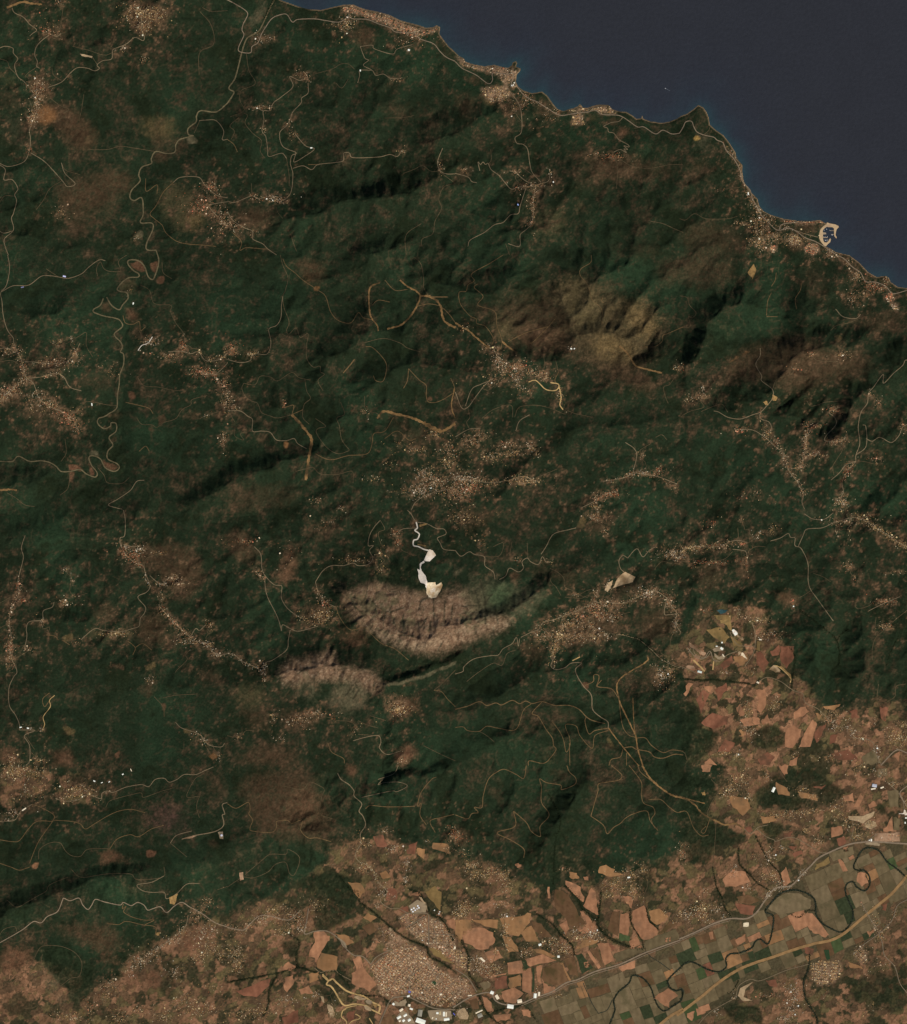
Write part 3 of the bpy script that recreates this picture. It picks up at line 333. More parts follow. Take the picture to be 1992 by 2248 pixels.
    ('br', T(3, 2, '100 420 380 400 330 560 280 640 120 560'), .5, 3, .7), ('br', T(3, 2, '0 480 80 620 0 640'), .6, 2, .5), ('br', T(3, 2, '440 460 540 440 620 560 580 600 460 540'), .5, 2, .5), ('rb', T(3, 2, '740 680 850 650 900 700 1000 660 900 760 760 760'), .5, 2, .6), ('br', T(3, 2, '1480 1200 1540 1080 1600 1100 1600 1200'), .6, 3, .5), ('br', T(3, 2, '820 920 940 880 900 960 820 960'), .5, 3, .6), ('br', T(3, 2, '920 1250 1080 1250 1060 1340 920 1340'), .4, 3, .6), ('gk', T(3, 2, '940 0 1110 0 1110 60 960 40'), .5, 2, .5), ('gr', T(3, 2, '1290 1010 1450 1020 1500 1160 1320 1180'), .35, 6, .3), ('gr', T(2, 3, '860 430 960 320 1020 180 1050 80 1040 260 980 380'), .5, 4, .3), ('gr', T(0, 3, '470 1000 620 960 900 930 1080 950 1300 990 1100 1060 760 1040 640 1030'), .45, 5, .3), ('gr', T(0, 3, '1350 980 1500 860 1799 720 1799 790 1560 910 1380 1010'), .5, 4, .3), ('gk', T(0, 3, '700 1080 860 1120 860 1240 720 1240'), .4, 6, .4), ('gr', T(0, 3, '0 1200 200 1160 440 1100 320 1220 0 1290'), .45, 5, .3), ('gr', T(1, 3, '0 690 180 660 300 620 260 720 0 770'), .6, 5, .3)]
ROADS = [
 ('h', 1, 0, '40 20 110 60 160 110 125 190 115 240 130 280 90 370 95 410 180 420 195 370 240 340 270 270 300 220 350 150 410 120 470 115 515 175 560 155 690 150 790 165 890 175 960 135 1000 150 1110 155 1200 190 1290 220 1340 255 1470 260 1520 300 1560 320 1640 350 1690 410 1740 455 1811 488'),
 ('h', 2, 0, '0 490 50 540 110 570 170 600 260 665 295 640 300 580 400 590 455 580 460 610 445 680 490 690 530 740 580 780 650 810 730 860 830 915 930 905 1000 895 1060 890 1110 875 1170 910 1280 915 1330 930 1390 970 1450 1010 1500 1010 1590 1065 1650 1035 1720 1065 1782 1060'),
 ('h', 3, 0, '0 1060 30 1010 50 970 95 965 115 1010 140 1050 200 1075 270 1090 300 1115 345 1135 375 1200 430 1260 480 1350 500 1440 560 1510 580 1580 620 1650 650 1710 700 1760 760 1820 800 1830 870 1815 930 1840 1000 1890 1080 1920 1150 1960 1200 1995 1250 2028'),
 ('h', 3, 1, '1250 0 1310 30 1370 90 1440 140 1480 210 1560 215 1640 250 1700 305 1811 280'), ('h', 1, 0, '-40 -20 40 20 110 60', 2.0),
 ('m', 0, 0, '0 385 45 370 105 385 110 425 145 470 120 520 145 610 205 660 215 700'), ('s', 0, 0, '0 470 60 490 80 540 110 570 140 600'), ('m', 0, 0, '400 275 330 330 290 380 280 440 300 490 295 530 320 545'), ('s', 0, 0, '295 535 230 580 200 610'),
 ('m', 0, 0, '390 695 490 655 560 585 620 540 700 545 755 565 795 545 775 520 820 485 890 470 900 400 940 380 1010 350 1075 300 1140 325 1150 290 1130 240 1130 100'), ('m', 0, 0, '100 65 120 105 190 140 240 195 295 240 260 270 240 290'), ('O', 0, 0, '60 65 110 45 180 20 260 30 340 38', 5), ('s', 0, 0, '505 60 490 180 470 240 400 275'), ('m', 0, 0, '400 275 460 290 490 265'), ('s', 0, 0, '740 460 780 520'), ('s', 0, 0, '580 370 700 400 830 440 900 420'),
 ('m', 0, 0, '0 1300 70 1325 170 1300 215 1260 240 1180 245 1100 240 1030 290 900 295 830 290 740 300 640'), ('m', 0, 0, '0 1310 45 1350 35 1430 100 1430 145 1500 120 1550 135 1600 110 1700 95 1740 110 1830 40 1900 45 1960 70 2028'), ('m', 0, 0, '0 1840 40 1855 110 1835'), ('m', 0, 0, '245 1215 350 1280 420 1350 500 1440 540 1485 600 1460 520 1380 490 1295'), ('s', 0, 0, '500 1435 400 1500 350 1590 290 1670'), ('s', 0, 0, '490 1295 520 1350 570 1370 640 1390'), ('s', 0, 0, '0 1610 40 1560 110 1560'),
 ('m', 0, 0, '1380 1450 1440 1410 1580 1410 1630 1470 1720 1550 1811 1575'), ('o', 0, 0, '1380 1450 1300 1530 1240 1640 1195 1700 1230 1740 1290 1790 1320 1850 1400 1915 1490 1940 1620 1950 1720 1960'), ('m', 0, 0, '1660 1640 1700 1690 1760 1750 1811 1790'), ('m', 0, 0, '1811 1605 1740 1615 1660 1630'), ('m', 0, 0, '1585 960 1640 955 1720 960 1780 1040 1770 1110 1811 1110'), ('s', 0, 0, '1545 1060 1590 960'), ('s', 0, 0, '1590 90 1680 200 1700 350 1590 420 1585 600'), ('s', 0, 0, '1811 85 1680 90 1610 60'), ('s', 0, 0, '630 960 650 880 670 750'), ('o', 0, 0, '1160 1420 1165 1520 1250 1470 1250 1540'), ('s', 0, 0, '700 1190 850 1190 960 1165 1080 1180 1240 1205'), ('s', 0, 0, '400 780 480 840 550 870 510 900'), ('s', 0, 0, '415 545 430 600 490 640'),
 ('b', 0, 0, '1811 820 1720 890 1600 880 1565 920 1560 970 1500 1020 1500 1070 1540 1080 1500 1090 1430 1110 1400 1150 1390 1210 1320 1220 1240 1205 1205 1260 1205 1300 1130 1330 1105 1390 1115 1440 1050 1510 1035 1570 1070 1595 1130 1575 1140 1700 1120 1770 1210 1775 1215 1830 1170 1930 1170 1985 1245 1990', 2.6),
 ('b', 1, 0, '370 0 340 60 300 150 260 230 230 260 160 300 130 360 100 470 60 620 10 700 50 730 40 760 0 820', 2.8),
 ('b', 0, 1, '1245 -35 1265 50 1240 150 1215 195 1180 170 1150 90 1100 45 1030 40 1020 70 1060 120 1105 150 1100 175 1030 180 975 215 935 270 960 290 1010 300 1020 345 975 400 950 435 890 400 850 335', 2.6),
 ('b', 0, 1, '825 345 800 400 750 430 750 455 830 485 930 505 965 530 975 570 915 620 920 650 960 690 975 730 960 770 985 790 985 870 955 950 950 1030 935 1120 930 1215 870 1260 830 1285 785 1300 780 1340 830 1380 880 1360 885 1335 925 1340 925 1400 870 1450 900 1510 860 1560 860 1620 935 1660 950 1695 910 1720 840 1690 800 1620 740 1595 710 1610 730 1670 775 1730 760 1765 690 1740 640 1705 560 1720 490 1720 450 1680 400 1650 330 1635 240 1640 150 1600 100 1640 0 1640', 2.4),
 ('m', 1, 0, '0 1600 60 1610 190 1560 240 1580 340 1565 420 1600 500 1540 520 1400 510 1340 500 1300 510 1240 545 1215 440 1165 415 1060 470 1000 500 940 520 890 585 820 590 780 640 740 640 660'), ('m', 1, 0, '620 625 570 640 495 610 520 690 430 770 365 820 340 880 285 885 290 960 275 1040 305 1090 320 1190 330 1245 430 1220 470 1260'), ('m', 1, 0, '220 850 285 885'), ('m', 1, 0, '520 1340 600 1320 670 1350 720 1310 850 1295 920 1280 925 1220 970 1220 1000 1255 1200 1250 1290 1230 1350 1245 1390 1190'), ('m', 1, 0, '545 1215 530 1290 620 1240 690 1185 620 1160 540 1070'), ('s', 1, 0, '150 430 170 560 220 665 110 720 100 800 130 880 20 930'), ('s', 1, 0, '130 900 160 920 140 980 200 1060 270 1120 260 1200 300 1260'), ('s', 1, 0, '30 1110 55 1045 20 1000 90 935'), ('o', 1, 0, '0 1110 50 1150 80 1210'), ('s', 1, 0, '190 1460 195 1560'),
 ('m', 1, 0, '1055 370 1090 460 1120 480 1080 520 1150 560 1180 600 1240 590 1300 625 1390 620'), ('m', 1, 0, '1055 370 1150 360 1170 390 1310 430 1350 390 1470 355'), ('m', 1, 0, '1035 660 1050 600 1055 560 1150 560'), ('s', 1, 0, '690 590 830 550 900 510 960 510 1010 550'), ('s', 1, 0, '1811 1460 1720 1490 1680 1580 1700 1660 1650 1760 1630 1860 1550 1900 1540 1960'), ('s', 1, 0, '1420 2028 1420 1870 1540 1780'), ('m', 1, 0, '1811 1385 1740 1385 1690 1360 1670 1290 1710 1180'), ('s', 1, 0, '1690 1360 1620 1365 1550 1320 1480 1350 1400 1380'), ('s', 1, 0, '1700 1380 1811 1460'),
 ('m', 1, 0, '0 1680 40 1750 130 1810 200 1840 200 1900 280 1940 320 1980 390 2028'), ('o', 1, 0, '40 1850 110 1920 100 1990 150 1970 270 1980 320 1980'), ('s', 1, 0, '500 1860 530 1950 550 2000'), ('s', 1, 0, '390 1650 400 1690 440 1740'), ('s', 1, 0, '470 1260 490 1400 490 1480'), ('s', 1, 0, '1250 940 1400 935 1480 920'), ('o', 1, 0, '720 1310 640 1310'), ('s', 1, 0, '860 660 910 700 960 630'),
 ('m', 2, 0, '430 720 510 840 530 980 520 1060 475 1095 490 1140 540 1150 575 1190 590 1290 610 1370 680 1450'), ('m', 2, 0, '680 1460 740 1440 755 1370'), ('m', 2, 0, '640 1475 630 1530 620 1600 620 1700 605 1780 560 1830 515 1870 510 1960 420 1940'), ('m', 2, 0, '640 1475 560 1440 510 1400 480 1370 430 1360'), ('m', 2, 0, '640 1475 680 1460'), ('m', 2, 0, '640 1480 560 1485 500 1490 445 1505 400 1460 350 1400 285 1350 260 1300 240 1310 220 1290 200 1310 180 1290 195 1360'), ('m', 2, 0, '560 1500 515 1640 500 1700 440 1710 380 1770 310 1790 230 1850 120 1910 100 1960'), ('s', 2, 0, '280 1190 285 1270 260 1310'), ('m', 2, 0, '0 1380 100 1410 130 1445 170 1455'), ('s', 2, 0, '510 1310 560 1350 610 1390'),
 ('m', 2, 0, '1330 935 1300 965 1240 975 1180 1005 1210 1020 1220 1050 1260 1060 1300 1110 1370 1150 1380 1170 1340 1160 1370 1190 1340 1185 1360 1215 1310 1190 1260 1210', 1.5), ('s', 2, 0, '1275 1260 1290 1350 1280 1500'), ('s', 2, 0, '1300 1260 1400 1320 1540 1340 1700 1310 1811 1310'), ('s', 2, 0, '1811 1850 1740 1820 1650 1780 1550 1760'), ('s', 2, 0, '440 850 520 960'), ('s', 2, 0, '400 1940 430 2028'),
 ('s', 3, 0, '0 1740 50 1750 120 1700 210 1740 380 1740 460 1720'), ('s', 3, 0, '340 1505 480 1490'), ('s', 3, 0, '700 1800 680 1870 740 1900 700 2028'), ('h', 3, 0, '790 1830 830 1780 1060 1760'), ('m', 3, 0, '890 1820 1000 1860 1100 1885'), ('s', 3, 0, '180 1080 230 1040 245 1000'),
 ('m', 0, 1, '65 0 80 110 55 240 10 300 20 370 30 480 60 590 110 660'), ('m', 0, 1, '20 290 110 245 230 240 330 170 400 165 470 175 550 185 650 150 710 95 790 40 840 45'), ('s', 0, 1, '370 110 430 150 470 175'), ('s', 0, 1, '780 170 770 110 800 55 830 110 880 130 960 125 945 50 1010 0'), ('m', 0, 1, '110 660 120 720 180 850 210 970 270 1020 310 1130 370 1190 480 1240 570 1290 630 1400'), ('m', 0, 1, '0 745 60 740 120 770'), ('m', 0, 1, '210 980 140 1030 90 1090 0 1165'), ('m', 0, 1, '210 980 330 970 440 940 510 970 560 1050 650 1080'), ('s', 0, 1, '0 850 100 840 180 890'), ('m', 0, 1, '180 850 260 850 360 860 470 860 560 830 610 760 640 700'), ('s', 0, 1, '640 1180 720 1165 850 1190 930 1195'), ('s', 0, 1, '640 1240 560 1240'), ('s', 0, 1, '460 720 540 700 640 640 690 620 690 720 740 810'),
 ('m', 0, 1, '1340 770 1450 765 1520 785 1580 770 1640 840 1750 830 1811 780'), ('s', 0, 1, '1470 690 1460 620 1400 540 1360 450 1360 400 1230 385 1190 280 1120 240'), ('w', 0, 1, '1100 760 1130 720 1180 700 1215 650', 1.6), ('s', 0, 1, '1280 750 1310 810 1370 850'), ('m', 0, 1, '1811 860 1740 930 1700 950 1590 930'), ('m', 0, 1, '1700 950 1740 1010 1811 1040'), ('o', 0, 1, '1000 1170 1130 1200 1190 1220 1220 1260'), ('s', 0, 1, '1090 1295 1130 1345 1210 1350 1250 1370 1310 1330 1400 1300 1450 1230 1520 1190 1530 1150 1650 1115'), ('s', 0, 1, '1590 1300 1660 1270 1811 1225'), ('m', 0, 1, '975 2020 930 2010 865 1985 940 1940 1040 1870 1090 1800 1150 1790'), ('s', 0, 1, '780 1690 830 1750 860 1810 970 1815 1030 1770'), ('s', 0, 1, '520 1460 530 1570 490 1640'), ('s', 0, 1, '560 1720 545 1850 480 1910'), ('O', 0, 1, '0 1870 80 1865 140 1870', 5), ('s', 0, 1, '60 1890 130 1930 200 1985 280 2000'), ('o', 0, 1, '980 480 1000 540 1060 550 1110 530 1120 600 1160 570'), ('s', 0, 1, '1130 660 1110 600'), ('s', 0, 1, '1100 980 1150 1040 1260 1050 1380 1075 1480 1080'), ('o', 0, 1, '1110 1560 1160 1520 1190 1560'), ('s', 0, 1, '1370 190 1300 140 1290 60'),
 ('s', 1, 1, '420 0 440 80 480 180 460 280 440 330 450 420 490 530 470 600 490 630 545 580 580 655 640 625 630 720 630 820 680 890 735 885 740 930 770 950 720 1000 760 1080'), ('m', 1, 1, '440 330 430 400 425 500 390 560 330 590 345 680 340 740 310 790 230 785'), ('m', 1, 1, '230 785 190 800 180 840 100 855 0 830'), ('o', 1, 1, '440 30 470 90 540 145 600 200 720 280 780 330 820 450 880 520 980 540 1040 460 1080 500 1150 515'), ('O', 1, 1, '1155 515 1130 450 1130 270 1210 220', 4), ('O', 1, 1, '1150 515 1190 560 1200 605', 3),
 ('O', 1, 1, '1270 590 1390 550 1480 450 1530 320 1430 250 1370 200', 4), ('O', 1, 1, '1530 325 1620 335 1690 400 1720 520 1811 580', 5), ('o', 1, 1, '1620 335 1750 335', 2.5), ('o', 1, 1, '1250 200 1330 280 1430 275'), ('o', 1, 1, '1150 400 1200 360 1290 375'), ('o', 1, 1, '1500 410 1600 390 1690 410 1760 470 1811 540'), ('s', 1, 1, '1490 20 1540 80 1560 200 1560 260 1600 330'), ('s', 1, 1, '1080 700 1240 665 1370 700 1430 740 1530 770'), ('o', 1, 1, '1100 730 1150 735 1220 800 1265 880 1240 1000 1180 1000 1160 960'), ('o', 1, 1, '1440 905 1430 1000 1400 1060'), ('o', 1, 1, '1440 905 1520 990 1580 1040 1580 1120 1600 1170 1680 1165 1790 1100 1805 1060 1775 980'), ('O', 1, 1, '1805 1060 1780 1200 1811 1300', 3), ('O', 1, 1, '510 1270 580 1340 640 1420 670 1470 650 1600 635 1700 625 1790', 7.0), ('O', 1, 1, '1190 1300 1240 1245 1340 1265 1480 1300 1580 1350 1670 1400 1720 1395 1811 1340', 6.0), ('O', 1, 1, '1560 1335 1640 1380 1700 1400', 9),
 ('s', 1, 1, '130 1020 115 1060 140 1120 190 1160 240 1180 270 1250 340 1280 400 1295 510 1270'), ('s', 1, 1, '130 1020 220 1030 260 965 340 970 400 1000 510 935 570 975 660 995'), ('s', 1, 1, '615 985 630 1080 660 1140 610 1190 600 1290 650 1345'), ('o', 1, 1, '510 1270 600 1230'), ('o', 1, 1, '515 1265 525 1195 455 1210 440 1170'), ('s', 1, 1, '900 1170 930 1265 870 1295 890 1360 910 1470 970 1550'), ('s', 1, 1, '700 1300 780 1360 720 1380 710 1420 790 1530 880 1580 970 1555'), ('o', 1, 1, '700 1580 780 1620 850 1625 960 1595 1110 1580 1150 1500 1165 1420 1250 1400 1320 1290'), ('s', 1, 1, '1090 1120 1100 1230 1190 1260 1200 1300'), ('m', 1, 1, '0 1240 100 1240 160 1280 200 1310 200 1400 270 1400 340 1410 390 1470 470 1475 530 1460 560 1500 630 1540'), ('s', 1, 1, '200 1400 105 1420 130 1470 60 1440 60 1370'), ('s', 1, 1, '540 1720 620 1700 680 1690 740 1740 870 1745 990 1720 1000 1810'), ('s', 1, 1, '1640 1420 1660 1500 1670 1600'), ('o', 1, 1, '1250 1460 1350 1400 1440 1470 1500 1460'), ('m', 1, 1, '1811 1850 1600 1900 1500 1960 1460 2028'), ('o', 1, 1, '920 940 980 870 1010 830', 2.4), ('s', 1, 1, '0 1040 20 1120 20 1250 60 1330'),
 ('o', 2, 1, '380 0 270 70 130 150 150 205 100 240 85 290 30 300 40 390 110 480 165 510 170 545 240 570 300 660 295 710'), ('o', 2, 1, '180 230 150 260 220 330 180 400 310 450 330 560 370 680 360 750'), ('o', 2, 1, '1080 0 1075 60 1000 110 990 160 1050 240 1090 360 1160 430 1165 560'), ('o', 2, 1, '740 570 620 690 590 700'), ('o', 2, 1, '740 570 560 620 420 690'), ('o', 2, 1, '740 570 790 510'), ('O', 2, 1, '90 590 240 720 300 745', 4), ('O', 2, 1, '0 540 60 580 90 590', 4), ('O', 2, 1, '370 690 420 730 490 780', 4), ('O', 2, 1, '1300 720 1380 800 1430 880 1520 910 1640 940', 4), ('o', 2, 1, '1170 340 1160 370 1180 380'),
 ('m', 2, 1, '0 1090 50 1215 100 1210 160 1130 230 1040 300 980'), ('m', 2, 1, '80 1200 130 1070 200 1030 300 990'), ('s', 2, 1, '440 920 510 1050 570 1060 600 1030'), ('y', 2, 1, '580 1010 640 1000 720 1070 800 1075 820 1030 755 1015', 2.0), ('y', 2, 1, '820 1030 840 1130 830 1190 855 1230', 2.0), ('o', 2, 1, '820 930 790 1000 820 1030'), ('s', 2, 1, '700 800 710 880 690 910 640 870 570 900'), ('m', 2, 1, '300 750 350 830 400 880 470 890'), ('s', 2, 1, '210 1300 300 1230 440 1195 455 1290'), ('s', 2, 1, '470 1290 510 1210 640 1195 760 1220 870 1265 890 1240 950 1260 1080 1290'), ('m', 2, 1, '480 1400 510 1320 590 1270'), ('s', 2, 1, '100 1220 115 1290 90 1330 110 1380'), ('o', 2, 1, '1811 570 1700 620 1650 640 1640 690 1580 730 1500 730'), ('s', 2, 1, '1750 960 1700 1030 1655 1050 1665 1120 1690 1180'), ('m', 2, 1, '1350 1490 1420 1540 1440 1600 1410 1730'), ('m', 2, 1, '1410 1730 1340 1770 1170 1800'), ('m', 2, 1, '1410 1730 1600 1760 1760 1820'), ('s', 2, 1, '1440 1600 1470 1550 1550 1500'), ('s', 2, 1, '1590 1450 1640 1430 1680 1470'), ('m', 2, 1, '0 1445 110 1385 200 1380'), ('m', 2, 1, '0 1780 130 1790 270 1810 420 1790 540 1760 640 1800'), ('m', 2, 1, '1000 2010 1100 1960 1200 1900 1290 1880'), ('s', 2, 1, '640 1770 740 1730 810 1700'), ('s', 2, 1, '210 1060 260 1075 310 1040'), ('s', 2, 1, '790 820 820 930'), ('s', 2, 1, '270 1560 340 1510 520 1530'),
 ('s', 3, 1, '0 325 60 340 80 400 130 460 100 500 70 490 80 570 0 580'), ('m', 3, 1, '1811 835 1790 840 1770 880 1700 940 1620 1020 1615 950 1540 1050 1500 1100 1490 1180 1440 1250 1420 1350 1420 1400 1430 1500 1400 1590 1400 1640'), ('m', 3, 1, '1400 1640 1320 1670 1270 1730 1200 1790'), ('m', 3, 1, '1400 1640 1340 1710 1290 1800 1300 1880 1280 1940 1330 1990'), ('m', 3, 1, '1400 1590 1480 1520 1480 1370 1455 1350'), ('m', 3, 1, '1480 1460 1530 1480 1590 1450 1680 1490 1740 1440 1770 1370 1811 1345'), ('s', 3, 1, '1340 1640 1450 1640 1540 1660'), ('m', 3, 1, '640 740 640 800 605 870 650 960 650 1000 735 1070 735 1140 690 1200 640 1250 580 1270 530 1290 470 1305 380 1290 310 1250 270 1240'), ('s', 3, 1, '735 1070 770 990 880 950 910 910'), ('m', 3, 1, '640 1250 640 1300 710 1330 730 1390 700 1410'), ('m', 3, 1, '440 1390 570 1390 650 1430 700 1470 780 1540 810 1560 840 1640 870 1720 930 1800 980 1900 970 1960 990 2020'), ('m', 3, 1, '1100 1335 1020 1390 1000 1500 990 1590 960 1680 880 1700'), ('s', 3, 1, '990 1600 1060 1590 1160 1590'), ('m', 3, 1, '1270 1210 1190 1250 1230 1290 1240 1350 1160 1440 1160 1480 1270 1480 1320 1450'), ('s', 3, 1, '1210 1500 1290 1540 1250 1620 1215 1680 1225 1750'), ('s', 3, 1, '250 1130 170 1160 190 1210 90 1240 20 1275'), ('s', 3, 1, '170 1245 250 1210 320 1185 350 1200 380 1250'), ('o', 3, 1, '690 490 780 490'), ('o', 3, 1, '730 250 760 200 770 140'), ('o', 3, 1, '690 480 700 370 730 300'), ('o', 3, 1, '930 430 920 350 960 280 970 220'), ('m', 3, 1, '1240 430 1300 490 1400 505 1440 470'), ('s', 3, 1, '1200 600 1250 560 1340 540 1440 500'), ('s', 3, 1, '1050 800 1100 840 1260 850'), ('s', 3, 1, '1010 1160 1040 1200 1100 1190 1160 1170 1290 1160'), ('s', 3, 1, '1500 1110 1540 1140 1550 1200'),
 ('m', 0, 2, '960 270 1000 350 1080 420 1140 440 1160 500 1195 600 1170 650 1100 690 1160 770 1150 820 1120 860 1110 920 1060 940'), ('m', 0, 2, '985 0 1000 80 995 200 960 220 960 270'), ('m', 0, 2, '985 270 1060 290 1120 280'), ('s', 0, 2, '1150 450 1170 380 1290 340'), ('s', 0, 2, '1140 460 1060 455 990 490'), ('m', 0, 2, '1195 520 1240 560 1290 590 1340 540 1420 520'), ('m', 0, 2, '1270 760 1340 840 1440 940 1520 1010'), ('s', 0, 2, '1280 690 1270 760'), ('m', 0, 2, '1520 1000 1560 940 1590 955 1640 910'), ('m', 0, 2, '1510 1020 1550 1040 1650 1060 1720 1150 1811 1140'), ('m', 1, 2, '0 1135 70 1160 120 1200 230 1250 280 1290'), ('m', 0, 2, '1060 940 960 965 830 955 760 940 680 1000 650 1030'), ('s', 0, 2, '840 950 840 860 830 840'), ('m', 0, 2, '205 200 175 300 190 380 150 550 155 640 140 700 90 800 80 900 95 1000 85 1080 100 1180 140 1280 110 1330 75 1420 80 1550 130 1630 160 1700 160 1745'), ('s', 0, 2, '0 740 90 690'), ('s', 0, 2, '0 940 70 900'), ('m', 0, 2, '435 730 420 770 350 800 340 870 240 885 215 940 220 1000 200 1110'), ('s', 0, 2, '330 880 350 940 400 930 380 990'), ('s', 0, 2, '560 480 570 560 560 640 600 680 700 660'), ('y', 0, 2, '440 1470 400 1510 405 1560 350 1640 360 1700 340 1750', 1.3), ('m', 0, 2, '160 1745 280 1750 200 1790 240 1870 240 1990 210 2028'), ('s', 0, 2, '205 1790 280 1900'), ('o', 0, 2, '400 1510 360 1560 345 1500 400 1450'), ('o', 0, 2, '1060 1150 1080 1100 1060 1070 1020 1040'), ('o', 0, 2, '1080 1090 1140 1060 1210 1110'), ('s', 0, 2, '1400 1290 1410 1270 1490 1190 1480 1150 1510 1110'), ('s', 0, 2, '1230 1480 1300 1560 1310 1640'), ('s', 0, 2, '1300 1490 1400 1470 1560 1460'), ('m', 0, 2, '1400 1685 1450 1730 1590 1780 1660 1860 1760 1880 1790 1850'), ('s', 0, 2, '1755 1880 1750 1950'), ('s', 0, 2, '1650 1890 1680 1940'), ('o', 0, 2, '370 990 440 1000 470 1030'), ('o', 0, 2, '500 1030 560 1070'), ('s', 0, 2, '110 1290 60 1300 60 1350'), ('s', 0, 2, '140 1280 130 1180 160 1160 260 1100'),
 ('m', 1, 2, '215 290 265 350 275 460 300 520 370 590 430 600 430 650 430 700 470 770 540 830 620 870'), ('m', 1, 2, '300 520 300 600 320 690 380 810 410 880 430 960'), ('m', 1, 2, '430 960 440 910 500 940 570 960 720 920'), ('m', 1, 2, '500 950 485 1030 470 1110 360 1190 310 1210 300 1290'), ('o', 1, 2, '860 760 900 860 980 950 1090 930 1150 990 1230 1060 1330 1100 1440 1190'), ('m', 1, 2, '700 570 760 480 830 440 920 440 1000 420 1040 440 1120 430 1155 380 1130 320 1160 280 1120 280 1130 200 1170 130 1215 80'), ('m', 1, 2, '700 570 720 640 770 720 860 770'), ('s', 1, 2, '1215 80 1250 150 1200 180 1220 270'), ('m', 1, 2, '1430 0 1460 30 1500 90 1580 105 1660 145 1720 150 1735 190 1670 220 1690 260 1720 310 1811 320'), ('w', 1, 2, '1500 95 1510 140 1490 160 1525 190 1510 230 1480 240 1480 280 1520 290 1560 310 1600 320', 2.6), ('m', 1, 2, '1350 190 1390 150 1510 140'), ('s', 1, 2, '1350 200 1380 280 1390 320 1500 360'), ('s', 1, 2, '0 1790 50 1800 110 1790 150 1750 200 1750'), ('m', 1, 2, '1000 1830 1110 1800 1200 1790 1220 1840 1210 1890 1270 1940 1380 1910'), ('s', 1, 2, '860 1670 980 1680 1030 1730'), ('o', 1, 2, '800 1850 830 1920 920 1970 930 2010'), ('s', 1, 2, '1811 1990 1700 1940 1560 1870'), ('o', 1, 2, '1640 1430 1700 1440 1750 1500 1811 1560'), ('s', 1, 2, '1040 1780 1200 1790'), ('s', 1, 2, '0 250 60 200 100 230'), ('s', 1, 2, '1040 1670 1100 1700 1200 1730'), ('s', 1, 2, '1130 1630 1260 1670'), ('s', 1, 2, '1811 1270 1700 1380 1640 1430'),
 ('m', 2, 2, '0 320 45 365 110 330 150 350 230 370 235 440 300 490 315 550'), ('m', 2, 2, '350 550 400 520 430 460 500 490 540 460 530 410 570 380 600 410 660 430 690 370 720 410 760 410'), ('m', 2, 2, '680 350 720 290 780 190 900 155 960 140'), ('s', 2, 2, '575 380 570 260'), ('s', 2, 2, '750 460 810 490 860 540 870 610 940 640 980 670 1040 640 1110 620'), ('s', 2, 2, '745 500 760 570 800 610 840 680'), ('s', 2, 2, '1110 690 1050 680 990 700 870 690'), ('m', 2, 2, '660 950 700 890 780 870 880 830 960 800 1080 750 1180 730 1330 740 1450 690 1530 660 1590 640 1680 700 1720 770 1760 820 1750 900 1790 970'), ('m', 2, 2, '520 1010 600 970 660 950'), ('m', 2, 2, '940 900 880 900 840 950 800 1030 780 1110 770 1200'), ('s', 2, 2, '1080 740 1110 690 1100 640'), ('m', 2, 2, '770 1200 760 1240 800 1265 870 1250 920 1215 1000 1215 955 1260 970 1320 1020 1400 1080 1470 1090 1580 1150 1640 1210 1680 1215 1730', 1.8), ('O', 2, 2, '1215 1730 1330 1880 1440 2010 1460 2032', 2.6), ('O', 2, 2, '1530 1165 1510 1210 1300 1350 1300 1500 1360 1640 1430 1790 1450 1900 1490 2032', 3.2), ('O', 2, 2, '1410 1490 1420 1700 1440 1820', 2.2), ('o', 2, 2, '1300 1500 1240 1420 1130 1400 1160 1350', 1.8), ('o', 2, 2, '1120 1400 1140 1340 1135 1310 1100 1310 1095 1360 1030 1390', 1.8), ('o', 2, 2, '1330 1890 1400 1880 1440 1900 1540 1920 1580 1960 1650 1970 1740 1940 1811 1945', 1.9), ('o', 2, 2, '1440 1810 1510 1810 1560 1870 1650 1925 1720 1905 1811 1915', 1.7), ('o', 2, 2, '1330 1900 1310 1960 1240 1980 1220 2028', 1.7), ('o', 2, 2, '1300 1510 1325 1700 1370 1780 1430 1805'), ('o', 2, 2, '1360 1930 1360 2028'),
